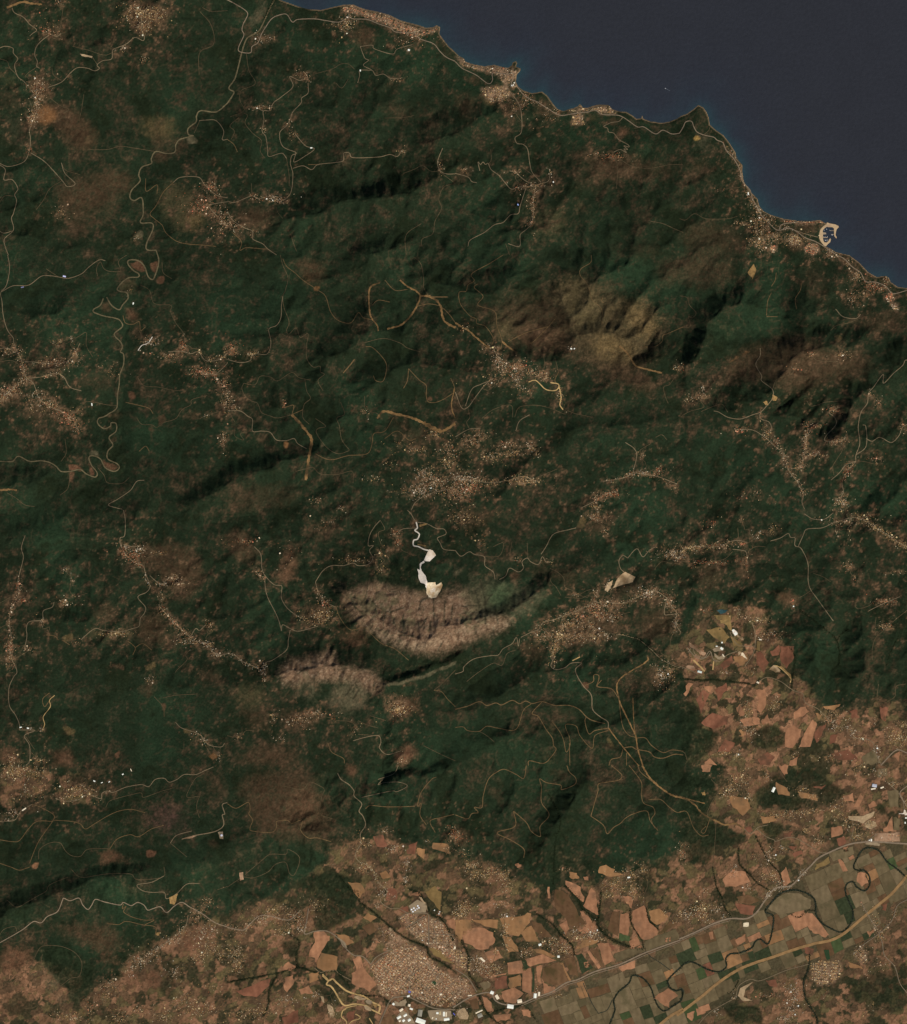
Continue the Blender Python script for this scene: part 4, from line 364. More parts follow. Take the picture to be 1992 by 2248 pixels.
 ('o', 2, 2, '1215 1730 1110 1750 1060 1775 1030 1680 1040 1640', 1.6), ('o', 2, 2, '0 1580 100 1555 190 1520 250 1550 320 1530 370 1545 450 1510 510 1535 560 1515 610 1535 690 1520 790 1550 900 1550 980 1580 1040 1640 1090 1670 1190 1695', 1.9), ('o', 2, 2, '690 1520 610 1610 660 1640 720 1740 770 1810 780 1870 800 1900 760 1960 700 2010 590 1990 580 2028', 1.7), ('o', 2, 2, '600 1540 540 1590 480 1740 340 1730 250 1715 190 1755 100 1750 60 1720 0 1725'), ('s', 2, 2, '190 1755 250 1790 310 1840'), ('o', 2, 2, '770 1680 830 1760 860 1830 880 1920 910 1870 905 1800 880 1740 880 1700 960 1715 990 1790 1085 1890 1110 1790 1215 1750'), ('o', 2, 2, '905 1850 910 2028'), ('m', 2, 2, '0 1300 60 1280 70 1240 150 1180 280 1155 340 1150 380 1100 450 1060 485 1010 500 1080 510 1020', 1.3), ('s', 2, 2, '90 1360 180 1290 300 1215 370 1230 410 1140 480 1110'), ('m', 2, 2, '1200 980 1320 990 1400 1010 1460 1030 1560 1110 1620 1170 1720 1230 1811 1260'), ('m', 2, 2, '1370 380 1330 360 1300 400 1310 460 1340 490'), ('m', 2, 2, '1370 380 1420 320 1450 310 1490 370 1540 320 1600 285'), ('s', 2, 2, '1580 470 1640 410 1720 425'), ('s', 2, 2, '1700 1130 1720 1000 1790 940'), ('s', 2, 2, '1630 1110 1640 1140 1700 1160 1750 1110 1811 1120'), ('y', 2, 2, '930 1195 990 1165', 2.2), ('s', 2, 2, '430 360 450 250'), ('s', 2, 2, '230 370 350 360 380 260 300 290'), ('m', 2, 2, '1680 700 1660 820 1700 830 1770 820'), ('s', 2, 2, '1200 840 1300 830 1390 810'), ('s', 2, 2, '1000 830 1060 900 1140 970'),
 ('m', 3, 2, '0 350 60 300 150 290 300 290 400 250 470 240 540 260'), ('s', 3, 2, '470 240 460 140'), ('s', 3, 2, '0 400 100 420 220 410 350 390 420 330'), ('m', 3, 2, '420 310 500 320 530 340 535 430'), ('s', 3, 2, '530 340 600 290 680 290'), ('m', 3, 2, '720 245 800 220 860 185 880 215 915 220 915 280 960 300 1000 370 1020 440 1020 560 1040 630 1090 700 1140 770 1220 880'), ('m', 3, 2, '940 290 980 200 1010 150 1130 140 1220 100 1290 80 1370 60 1450 70 1540 130 1640 190 1720 250 1811 290'), ('m', 3, 2, '990 30 1060 70 1150 70 1220 20'), ('s', 3, 2, '1360 60 1360 180 1320 270'), ('m', 3, 2, '575 890 600 980 600 1080 580 1150 520 1240', 1.8), ('m', 3, 2, '400 970 450 1060 510 1080 600 1080'), ('s', 3, 2, '1811 790 1700 880 1640 940 1560 1010 1530 1100 1530 1190'), ('s', 3, 2, '1560 850 1550 940 1560 1000'), ('s', 3, 2, '1390 730 1410 780 1500 760 1540 720'), ('m', 3, 2, '1500 800 1600 750 1750 685'), ('m', 3, 2, '600 1390 690 1330 800 1360 900 1430 980 1460 1000 1530 1100 1580 1200 1680 1260 1720 1350 1740 1400 1810 1530 1840 1560 1940 1600 2010'), ('m', 3, 2, '0 1240 80 1270 180 1320'), ('s', 3, 2, '530 1500 480 1560 470 1640 490 1700 530 1740 540 1830 600 1920'), ('s', 3, 2, '590 1910 640 1895 720 1910 770 1885 830 1900 890 1890'), ('s', 3, 2, '910 1700 905 1610 950 1510 950 1450'), ('h', 3, 2, '1600 2028 1720 1910 1811 1930', 2.4), ('s', 3, 2, '1580 1380 1570 1500 1600 1560'), ('s', 3, 2, '1800 1380 1720 1400 1710 1480 1650 1520'), ('s', 3, 2, '1060 500 1140 530 1200 570'), ('s', 3, 2, '1040 640 960 690 900 700'), ('s', 3, 2, '0 1910 40 1930 60 1990'),
 ('m', 3, 2, '70 1130 100 1090 130 1150 210 1170 250 1130 260 1170 310 1200 350 1180 380 1150 460 1120', 1.8), ('g', 3, 2, '60 1090 120 1160 190 1180 240 1120 270 1190 300 1200', 1.6), ('y', 3, 2, '110 1190 160 1240 200 1280', 4), ('y', 3, 2, '270 1200 265 1270', 2.5), ('y', 3, 2, '720 1260 780 1240 880 1330 880 1370', 2.2),
 ('h', 0, 3, '0 1400 90 1350 190 1290 270 1230 330 1240 380 1190 460 1150 500 1060 510 1045 560 1065 630 1045 660 1100 700 1135 730 1100 760 1055 830 1075 950 1100 980 1080 1040 1105 1090 1080 1140 1100 1170 1140 1210 1130 1270 1115 1320 1160 1380 1110 1440 1080 1500 1115 1600 1170 1700 1240 1799 1275'), ('h', 1, 3, '0 1280 120 1300 160 1270 250 1190 340 1190 480 1220 560 1160', 2.0), ('m', 0, 3, '0 440 120 430 170 360 260 305'), ('o', 0, 3, '260 305 330 330 430 390 420 440 370 510 310 600 270 690 240 770'), ('o', 0, 3, '430 430 570 440 640 460 680 500 750 460 850 400 940 360 1040 345 1150 370'), ('m', 0, 3, '440 260 520 280 620 270 700 230 800 260 810 220 850 200 900 210 1000 170 1120 150 1180 165 1230 110 1300 100 1340 130 1400 110 1460 70 1550 70 1620 40 1690 10'), ('o', 0, 3, '870 660 930 580 1030 545 1100 560 1200 500 1300 470'), ('o', 0, 3, '240 800 160 825 90 800 0 770'), ('s', 0, 3, '310 740 320 660 400 610 480 610 520 670 570 710 640 715 700 660 860 655'), ('o', 0, 3, '0 585 100 600 160 590 230 500 300 440 420 440'), ('s', 0, 3, '570 820 620 870 680 880 800 860 900 850 1040 855 1080 895 1200 895 1300 870 1300 800'), ('m', 0, 3, '1300 870 1200 920 1090 940 1130 985 1210 1000 1300 1000 1320 1050 1400 1010 1480 935 1580 930', 1.3), ('s', 0, 3, '60 1060 140 1115 230 1070 300 1030 370 990 400 940 540 880'), ('s', 0, 3, '0 1340 40 1290 120 1270 140 1310'), ('m', 0, 3, '1440 580 1550 550 1700 520 1770 470 1760 390 1780 380 1760 310 1799 290', 2.0), ('m', 0, 3, '1350 610 1400 550 1520 515'), ('s', 0, 3, '1350 610 1480 720'), ('s', 0, 3, '1580 240 1500 250 1480 230 1540 110 1600 70'), ('s', 0, 3, '1580 240 1560 300 1560 350 1580 410'), ('o', 0, 3, '980 1090 970 1130 1000 1110 980 1150 1000 1170 1060 1200 1150 1220 1220 1220 1150 1255'), ('o', 0, 3, '850 1245 940 1255 1000 1230 1120 1255 1230 1275 1230 1340'), ('s', 0, 3, '340 1490 330 1540 350 1610 420 1660 470 1740 560 1680 630 1660 650 1560 600 1480 500 1430 400 1420 330 1430 290 1490 240 1620'), ('m', 0, 3, '1200 1470 1330 1390 1460 1280 1490 1180'), ('s', 0, 3, '840 330 870 280 960 250 1040 230 1120 215 1140 250 1270 205 1360 180'), ('s', 0, 3, '200 270 190 320 260 305'), ('s', 0, 3, '210 100 200 270'), ('s', 0, 3, '380 1800 290 1900 200 1920'), ('s', 0, 3, '1020 1610 960 1560'), ('s', 0, 3, '820 1700 900 1740 940 1780 950 1900'), ('s', 0, 3, '1390 1650 1410 1750 1480 1860 1470 1960'), ('s', 0, 3, '1720 980 1799 955'),
 ('g', 1, 3, '620 1250 610 1330 690 1310 790 1310 880 1370 940 1450 1000 1500 1070 1510 1130 1570', 2.2), ('g', 1, 3, '1130 1570 1180 1510 1300 1450', 1.6), ('g', 1, 3, '620 1260 640 1130', 1.8), ('m', 1, 3, '870 60 900 110 960 150 1000 200 1000 240 1060 300 1040 360 1070 400 1090 470 1050 540 1050 620 1010 700 1040 760 1110 790 1160 850 1190 920 1260 1000 1210 1050 1220 1090 1290 1130 1350 1130 1440 1170 1570 1165', 1.7), ('m', 1, 3, '1060 250 1150 230 1300 200 1340 205 1420 160 1350 130 1240 135 1190 150 1240 95 1190 110 1310 65 1350 0', 1.2), ('o', 1, 3, '1090 340 1130 315 1250 325 1380 325 1480 320'), ('o', 1, 3, '1570 470 1520 390 1530 300 1500 320 1530 210 1610 110 1650 90'), ('o', 1, 3, '1790 385 1690 410 1600 440 1640 530'), ('o', 1, 3, '0 300 70 335 165 290 180 350 170 380 200 430 180 490 200 515 350 525 390 480 390 440 470 430 510 455 590 430 580 510 640 570 710 570 820 600', 1.5), ('s', 1, 3, '440 160 590 185 650 130 720 155 765 190 740 260 735 380 830 420'), ('s', 1, 3, '130 880 210 885 320 840 380 780 460 765 490 850 530 860 570 730 480 660 460 700 340 700 270 750 140 860'), ('s', 1, 3, '0 960 100 890'), ('s', 1, 3, '880 600 900 580 930 610 980 610'),
 ('y', 1, 3, '750 1650 790 1690', 3), ('g', 1, 3, '1410 1280 1570 1190', 1.8), ('g', 1, 3, '1590 1200 1590 1430', 2.0), ('g', 1, 3, '1350 1210 1430 1170 1570 1170 1590 1200', 1.5), ('g', 1, 3, '1200 2044 1240 1950 1290 1850 1350 1830 1430 1830 1540 1880 1640 1920 1799 1930', 2.4), ('g', 1, 3, '1430 1830 1440 1700 1420 1620', 1.6), ('m', 1, 3, '1340 1840 1400 1900 1460 2030', 1.8), ('g', 1, 3, '1130 1590 1300 1480 1560 1560 1700 1700', 1.2),
 ('h', 2, 3, '-20 1915 100 1840 210 1800 280 1800 320 1860 400 1890 520 1880 640 1830 760 1790 870 1720 970 1690 1100 1630 1300 1570 1500 1480 1774 1380', 2.8), ('h', 2, 3, '520 1900 650 1845 770 1800 880 1735 980 1703 1110 1645 1310 1583 1510 1494 1774 1395', 1.2), ('h', 3, 3, '0 1372 120 1320 270 1250 400 1210 530 1210 610 1160 680 1060 760 970 880 950 970 860 1040 790 1100 730 1200 680 1320 630 1420 610 1550 605 1799 620', 3.4), ('h', 3, 3, '0 1388 120 1333 270 1264 400 1226', 1.1), ('T', 3, 3, '-20 1976 170 1830 290 1730 420 1640 540 1580 720 1520 890 1460 1060 1410 1200 1380 1310 1320 1440 1210 1560 1110 1680 1010 1799 870', 6.0), ('T', 2, 3, '1500 2140 1620 2044 1700 1980 1799 1925', 6.0),
 ('d', 3, 3, '1799 890 1720 820 1640 760 1580 680 1510 650 1450 665 1410 720 1375 800 1410 830 1460 830 1500 880 1500 950 1460 990 1400 960 1370 920 1320 940 1310 1000 1340 1080 1370 1150 1360 1230 1310 1300 1260 1315 1180 1280 1120 1240 1080 1180 1075 1090 1050 1040 980 1000 900 985 800 1010 730 1080 690 1130 680 1160 740 1190 735 1290 715 1380 690 1410 640 1375 600 1390 570 1440 480 1480 400 1490 365 1530 370 1590 310 1630 220 1610 120 1560 60 1555 0 1600', 3.6), ('d', 2, 3, '1774 1598 1720 1650 1680 1700 1690 1750 1740 1780 1790 1775 1785 1850 1720 1900 1650 1940 1600 1900 1570 1830 1540 1750 1480 1680 1400 1660 1370 1720 1290 1790 1250 1860 1260 1930 1220 2044', 3.6), ('d', 2, 3, '1480 1450 1540 1510 1620 1560 1700 1620', 1.6), ('d', 2, 3, '1010 1720 1040 1790 1080 1880 1130 1960', 1.8), ('d', 2, 3, '1130 1960 1200 1930 1240 1850', 1.8), ('d', 3, 3, '1030 1480 1020 1600 980 1720 1000 1850 1080 1980 1090 2044', 2.0), ('d', 3, 3, '0 1755 30 1780 20 1830 0 1845', 2.5), ('g', 3, 3, '1799 1060 1720 1110 1680 1220 1600 1310 1450 1420 1370 1500', 1.6), ('g', 3, 3, '1440 1090 1480 1170 1560 1300 1600 1400 1620 1500 1700 1590 1740 1720 1799 1800', 1.6), ('m', 3, 3, '1020 1570 840 1620 640 1700 560 1690 470 1740 440 1830 360 1880 240 1950 150 2044', 1.6), ('s', 3, 3, '670 760 720 880 760 960'), ('s', 3, 3, '0 1130 40 1230 70 1360'),
 ('O', 3, 3, '0 245 60 270 120 310 170 370 230 410 290 440 360 470 440 460 510 500', 4.0), ('O', 2, 3, '1475 0 1530 90 1600 160 1700 230 1799 262', 4.0), ('O', 3, 3, '0 245 100 275 200 300', 2.5), ('o', 2, 3, '1440 0 1460 50 1520 100 1560 130', 1.6), ('o', 2, 3, '1370 0 1420 60 1470 140 1470 240 1490 300 1560 330 1575 380 1550 420 1560 470 1600 515', 1.5), ('o', 2, 3, '1600 515 1540 440 1510 360 1400 385 1340 420 1300 460 1250 490 1200 540 1180 490 1150 455 1070 400', 1.6), ('o', 2, 3, '1070 400 1100 290 1125 200 1130 145 1200 130 1290 115 1315 80 1280 40 1230 0', 1.6), ('o', 2, 3, '1525 270 1620 270 1690 330 1750 370 1799 362', 1.5), ('o', 2, 3, '880 0 900 50 950 100 940 150 840 190 830 155 720 135 665 105 680 170 680 290 740 390 670 480 670 560 600 520 560 450 460 360', 1.6), ('o', 2, 3, '460 360 470 480 330 530 440 590 540 660 540 730', 1.7), ('o', 2, 3, '560 0 540 100 480 70 390 30 330 50 260 110 220 240 210 330 150 330 180 370 130 380 95 420 0 390', 1.5), ('s', 3, 3, '250 110 310 190 260 280 220 370 230 410'), ('s', 3, 3, '290 420 280 600 265 780 270 880'), ('o', 3, 3, '0 365 60 370 110 490 170 555 230 550'), ('o', 3, 3, '210 480 170 520 200 530 240 420'), ('m', 3, 3, '610 500 680 560 750 590 760 600 900 570 1100 680 1160 690', 1.5), ('m', 3, 3, '510 500 560 540 620 490 700 470'), ('s', 3, 3, '850 130 800 60 780 0'), ('s', 3, 3, '1660 1400 1690 1340 1720 1410 1799 1380'), ('s', 3, 3, '1230 1860 1280 1900 1360 1920 1440 1940 1540 1920 1640 1900'), ('s', 2, 3, '640 1040 640 1100 590 1110'), ('s', 2, 3, '120 920 210 960 290 1010 350 1060'), ('s', 2, 3, '1505 870 1515 960 1450 1090'), ('s', 2, 3, '1310 1040 1300 1170 1290 1330'), ('s', 2, 3, '390 1540 400 1450 370 1340'), ('g', 2, 3, '1 1610 100 1680 170 1790', 1.8), ('s', 2, 3, '940 1500 980 1680'), ('s', 2, 3, '1230 1470 1270 1570 1300 1700'), ('s', 2, 3, '990 1740 1040 1870'), ('s', 2, 3, '100 1870 160 1960'), ('g', 3, 3, '1560 540 1480 600', 1.3), ('m', 3, 3, '1640 130 1720 210 1760 260 1780 400', 1.6), ('h', 3, 3, '1799 160 1740 220 1780 300 1799 330', 2.0), ('m', 3, 3, '1360 400 1370 520 1340 600', 1.3),
 *[('o', -1, (890, 1130, 10.22), v, 0.7) for v in ('500 1640 540 1600 560 1530', '570 1640 600 1540', '600 1640 650 1540', '650 1620 680 1540', '690 1640 740 1570 800 1520', '740 1700 780 1620 820 1560', '700 1800 760 1700 830 1600')],
 *[('g', 1, 3, v, 1.1) for v in ('1180 1700 1300 1600 1430 1500', '1250 1790 1390 1640 1500 1560', '1330 1800 1480 1640 1580 1560', '1480 1850 1600 1720 1700 1640', '1600 1890 1700 1790 1799 1700', '1300 1470 1420 1600 1560 1760 1700 1890', '1420 1410 1560 1560 1700 1720 1799 1810', '1200 1560 1330 1700 1430 1800', '1620 1230 1660 1440', '1690 1250 1720 1470', '1600 1330 1790 1340', '1600 1400 1799 1420', '1440 1280 1560 1400', '1500 1250 1585 1340')],
 ('y', -1, (660, 2120, 9.055), '440 190 560 290 640 260 730 340 840 440 940 510 1100 560 1250 600 1380 690 1500 760 1580 800 1560 920', 3.6), ('y', -1, (660, 2120, 9.055), '560 290 520 370 600 400 680 500 760 640 840 760 920 790 1060 760 1200 770 1320 800 1420 870 1540 930 1600 960', 3.2), ('y', -1, (660, 2120, 9.055), '900 850 840 900 815 1000 870 1060 915 1110 910 1159', 2.6), ('y', -1, (660, 2120, 9.055), '970 1150 1040 1090 1150 1060 1190 1020 1140 980 1090 960', 2.0), ('y', -1, (660, 2120, 9.055), '1370 1040 1440 1159', 1.8), ('y', -1, (660, 2120, 9.055), '900 840 1000 810 1120 790', 2.0), ('m', -1, (660, 2120, 9.055), '280 40 360 110 420 130 520 100 700 95 740 130 840 200 920 240 1000 285', 1.5), ('s', -1, (660, 2120, 9.055), '470 600 590 580 640 520'), ('s', -1, (660, 2120, 9.055), '590 580 640 700 740 840'),
]
FIELDS = [('sa', 2, 3, s) for s in ('870 910 990 960 1020 1040 1010 1080 930 1010 870 940', '1075 965 1110 1020 1115 1110 1130 1180 1080 1160 1010 1110 1040 1040', '730 960 745 960 750 1050 730 1050', '985 1150 1050 1190 1110 1270 1120 1310 1040 1330 970 1300 1040 1250', '1320 1030 1390 1040 1390 1130 1350 1090', '1305 1170 1370 1175 1380 1250 1360 1350 1290 1320', '1400 1150 1490 1105 1515 1180 1530 1240 1605 1310 1590 1350 1490 1380 1430 1310 1390 1230', '1370 1390 1430 1350 1480 1440 1390 1450', '820 1260 880 1220 900 1290 870 1340', '60 1300 200 1280 300 1320 310 1400 260 1450 160 1450 70 1400', '230 1480 320 1440 380 1520 280 1560', '550 1530 690 1490 800 1540 590 1590', '410 1560 520 1540 540 1640 420 1650', '530 1620 598 1600 600 1810 530 1780', '640 1590 690 1580 676 1720 650 1700', '690 1700 736 1745 780 1745 790 1790 700 1810', '1040 1470 1060 1462 1150 1590 1130 1610', '1120 1410 1210 1400 1260 1540 1180 1580', '360 1790 460 1750 540 1800 480 1880 390 1870 370 1830', '210 1820 260 1850 310 1940 270 1960 230 1900', '300 1970 440 1960 430 2000 330 2030', '520 1930 580 1930 600 1990 540 1980', '1290 1590 1420 1540 1420 1600 1320 1630', '1570 1840 1680 1760 1760 1820 1690 1870 1690 1920 1640 1890', '1650 1360 1710 1350 1720 1390 1660 1400', '470 780 500 770 520 800 490 810', '1010 880 1050 880 1050 910 1020 905', '300 1660 405 1640 395 1655 310 1672')]
FIELDS += [('sb', 2, 3, s) for s in ('1140 800 1190 785 1260 820 1250 845 1330 860 1220 880 1130 850', '1530 1150 1610 1130 1670 1180 1660 1230 1590 1260 1540 1220', '0 1220 120 1220 130 1300 60 1350 30 1400 0 1330', '130 1220 340 1220 330 1290 230 1270', '350 1210 520 1190 600 1170 590 1240 500 1350 400 1330', '510 1320 600 1265 670 1400 560 1390', '370 1335 440 1360 500 1470 420 1480 390 1400', '610 1450 700 1460 790 1510 760 1520 640 1480', '420 1680 510 1650 520 1740 430 1760', '820 1560 850 1560 915 1700 902 1708', '1010 1380 1150 1370 1110 1405 950 1450 1000 1400', '900 840 960 850 980 890 930 900 900 880')]
FIELDS += [('db', 2, 3, '790 980 850 990 900 1040 960 1140 1036 1250 970 1280 890 1270 870 1200 800 1140 780 1060'), ('db', 2, 3, '1240 1160 1298 1150 1285 1350 1200 1290'), ('db', 2, 3, '605 1235 680 1250 760 1350 700 1360 612 1290'), ('rb', 2, 3, '310 1680 410 1662 418 1760 320 1770'), ('db', 2, 3, '690 1600 818 1552 850 1585 890 1710 782 1738 740 1730 682 1680'), ('db', 2, 3, '860 1530 940 1510 970 1670 905 1655'), ('dg', 2, 3, '950 1500 1000 1485 1090 1600 1000 1650'), ('sa', 2, 3, '1010 1560 1050 1545 1060 1590 1030 1605'), ('db', 2, 3, '1064 1460 1118 1440 1168 1578 1152 1588'), ('gg', 2, 3, '1295 1325 1385 1355 1366 1392 1290 1370'), ('dg', 2, 3, '530 1540 560 1540 580 1600 545 1610'), ('dg', 2, 3, '604 1600 625 1600 620 1790 605 1790'), ('db', 2, 3, '100 1860 170 1840 190 1920 140 1930'), ('lg', 2, 3, '190 1720 260 1700 280 1740 230 1780'), ('rb', 2, 3, '1210 1405 1270 1440 1232 1470'), ('ol', 2, 3, '1250 1490 1500 1400 1500 1470 1270 1560'), ('ol', 2, 3, '1500 1390 1740 1290 1770 1370 1510 1470'), ('db', 2, 3, '1600 1330 1700 1230 1750 1250 1620 1330')]
FIELDS += [(k, 1, 3, s) for k, s in (('sa', '680 1320 760 1310 810 1350 790 1390 740 1470 740 1480 700 1560 690 1520 640 1510 650 1460 690 1400'), ('sb', '742 1480 870 1510 860 1620 770 1625 712 1600 702 1562'), ('sa', '440 1590 480 1550 540 1590 500 1620 440 1620'), ('sa', '450 1680 520 1650 520 1730 470 1790 445 1760'), ('sb', '640 1650 720 1630 720 1690 650 1720'), ('rb', '130 1760 340 1680 330 1740 230 1830 130 1820 70 1780'), ('sa', '980 1640 1060 1570 1180 1730 1120 1790 980 1720'), ('sa', '990 1530 1050 1510 1070 1580 1020 1620'), ('db', '1060 1280 1140 1240 1180 1300 1120 1340'), ('sa', '1170 1400 1180 1360 1210 1400'), ('db', '1240 1340 1270 1330 1290 1400 1240 1390'), ('sb', '1110 1160 1180 1200 1130 1240 1070 1200'), ('sa', '1730 1220 1799 1200 1799 1310 1760 1280'), ('sb', '950 920 1050 930 1090 1000 1040 1050 980 960'), ('rb', '1260 980 1320 970 1340 1060 1240 1070'), ('oc', '1560 1000 1640 950 1690 1000 1680 1150 1600 1060'), ('rb', '1430 630 1500 600 1480 700 1420 700'), ('sb', '1620 610 1740 620 1760 700 1700 680 1620 660'), ('sb', '1500 650 1560 660 1550 740 1500 700'), ('rb', '1150 560 1230 550 1260 640 1180 640'), ('sb', '1200 850 1250 830 1290 880 1230 900'), ('rb', '430 1990 560 1930 560 2030 440 2044'), ('sa', '560 1770 640 1740 680 1800 580 1810'), ('sb', '850 1330 960 1350 1000 1400 940 1420 880 1370'), ('rb', '1350 1130 1420 1110 1430 1160 1390 1165'), ('sa', '1440 1010 1500 1000 1530 1030 1460 1025'), ('oc', '1590 1440 1680 1460 1799 1580 1700 1540 1620 1490'), ('db', '1660 1880 1725 1810 1780 1895 1720 1920'), ('db', '1230 1990 1290 1970 1330 2044 1210 2044'), ('rb', '940 1960 1010 1930 1000 2020 950 2020'))]
FIELDS += [(k, 3, 2, s) for k, s in (('oc', '270 830 410 835 415 960 350 900 300 870'), ('oc', '210 950 330 930 400 1010 360 1060 270 1010'), ('oc', '400 1000 500 1060 490 1090 430 1080'), ('rb', '320 1230 415 1155 430 1200 400 1235 350 1270'), ('sb', '430 1160 540 1150 540 1200 500 1230 440 1210'), ('rb', '610 1130 650 1130 710 1210 670 1300 620 1230'), ('rb', '800 1080 910 1080 910 1170 850 1260 800 1180'), ('oc', '620 1040 650 1050 640 1120 610 1110'), ('rb', '720 1120 790 1070 790 1150 740 1160'), ('sa', '30 1460 70 1370 110 1380 50 1480'), ('sa', '190 1400 260 1400 250 1450 200 1420'), ('rb', '280 1430 370 1370 380 1430 310 1520'), ('rb', '130 1500 190 1425 240 1460 170 1620'), ('sa', '605 1430 680 1425 690 1540 640 1630 612 1580 630 1500'), ('rb', '170 1690 260 1610 390 1640 380 1700 270 1740'), ('sa', '480 1665 590 1640 640 1660 636 1700 510 1720'), ('sa', '650 1680 700 1620 710 1690 660 1710'), ('sa', '900 1610 1000 1560 1030 1600 980 1640 910 1660'), ('sa', '850 1740 900 1710 970 1740 960 1800 900 1890 840 1880'), ('sa', '1000 1760 1060 1660 1095 1700 1040 1880 950 1880 975 1810'), ('rb', '1350 1600 1410 1580 1430 1650 1370 1660'), ('rb', '1590 1560 1660 1570 1640 1680 1600 1650'), ('sb', '1140 1560 1280 1540 1230 1590 1160 1580'), ('rb', '1070 1790 1110 1715 1170 1700 1130 1790 1090 1850'), ('sb', '470 1750 520 1760 490 1800'), ('ol', '1450 1960 1540 1900 1590 2000 1520 2028 1460 2010'), ('sa', '1700 1950 1750 1915 1740 2000'), ('sb', '1080 1610 1130 1630 1110 1670'), ('rb', '620 1980 700 1920 760 1960 720 2028 640 2028'), ('rb', '1200 1940 1340 1900 1420 1980 1260 1990'), ('sa', '880 1990 940 1960 930 2028 870 2028'), ('rb', '300 1920 360 1820 440 1850 400 1920'), ('sa', '200 2000 240 1970 300 2028 200 2028'), ('sa', '450 1570 490 1540 520 1620 480 1640'), ('rb', '1200 1790 1260 1780 1230 1850 1190 1860'))]
FIELDS += [(k, 3, 3, s) for k, s in (('sa', '780 0 860 0 850 50 830 80'), ('sa', '170 0 260 0 240 50 180 50'), ('sb', '390 240 540 260 560 340 500 400 420 330'), ('sa', '1290 240 1370 215 1380 290 1300 280'), ('sa', '1370 330 1430 220 1450 260 1420 330'), ('sa', '1490 310 1530 280 1560 320 1500 340'), ('sa', '1200 490 1280 480 1290 540 1200 570'), ('sa', '1640 480 1680 400 1688 520 1610 520'), ('ol', '1690 410 1740 420 1740 510 1690 510'), ('sa', '340 900 420 820 520 840 560 920 440 960 360 960'), ('sa', '800 850 840 800 880 920 820 950'), ('rb', '890 700 960 670 980 700 910 730'), ('sa', '1250 740 1270 740 1330 830 1290 840'), ('sa', '1410 850 1470 850 1490 930 1440 960 1400 920'), ('sa', '970 1190 1010 1160 1050 1170 1180 1340 1150 1360 1070 1330 1030 1300'), ('lg', '700 1130 780 1040 870 1005 960 1015 1040 1060 1030 1130 780 1180'), ('sa', '440 1380 520 1330 520 1390 460 1420'), ('sa', '230 1320 260 1310 270 1370 245 1380'), ('sb', '1330 1550 1440 1590 1450 1610 1350 1600'), ('rb', '680 1700 760 1690 770 1750 720 1745'), ('sa', '1480 1310 1560 1290 1500 1360'), ('sa', '60 1960 120 1940 100 2020 60 1990'), ('sa', '130 1920 210 1950 140 1980'), ('rb', '500 500 560 480 580 520 540 530'), ('sb', '760 130 850 180 870 240 780 230'), ('rb', '1050 170 1160 150 1120 190'), ('sb', '940 210 1080 230 1090 280 960 260'), ('rb', '820 540 900 520 880 560 820 590'), ('sb', '640 400 760 400 760 440 660 460'), ('rb', '1240 580 1300 560 1320 600 1260 640'), ('rb', '860 640 940 630 900 670'), ('sa', '1290 660 1330 640 1340 680 1300 700'), ('rb', '980 1430 1050 1460'.replace('1050 1460', '1060 1450 1050 1500 990 1480')), ('ol', '1180 690 1370 640 1380 700 1210 760'), ('oc', '1080 780 1180 720 1190 770 1070 830'), ('rb', '1600 1100 1640 1090 1630 1150 1600 1140'), ('lg', '1560 30 1640 20 1640 80 1570 100'), ('ol', '1640 200 1730 200 1730 330 1660 330'), ('db', '450 1040 540 1020 640 1060 560 1100 480 1090'), ('rb', '440 1090 600 1110 580 1180 480 1170'))]
def _z3(s): return Z(1490, 1370, 7.244, s)
def _zq(s): return Z(890, 1130, 10.22, s)
def _zi(s): return Z(840, 2150, 8.232, s)
def _zs(s): return Z(660, 2120, 9.055, s)
def _ze(s): return Z(1900, 1740, 15.73, s)
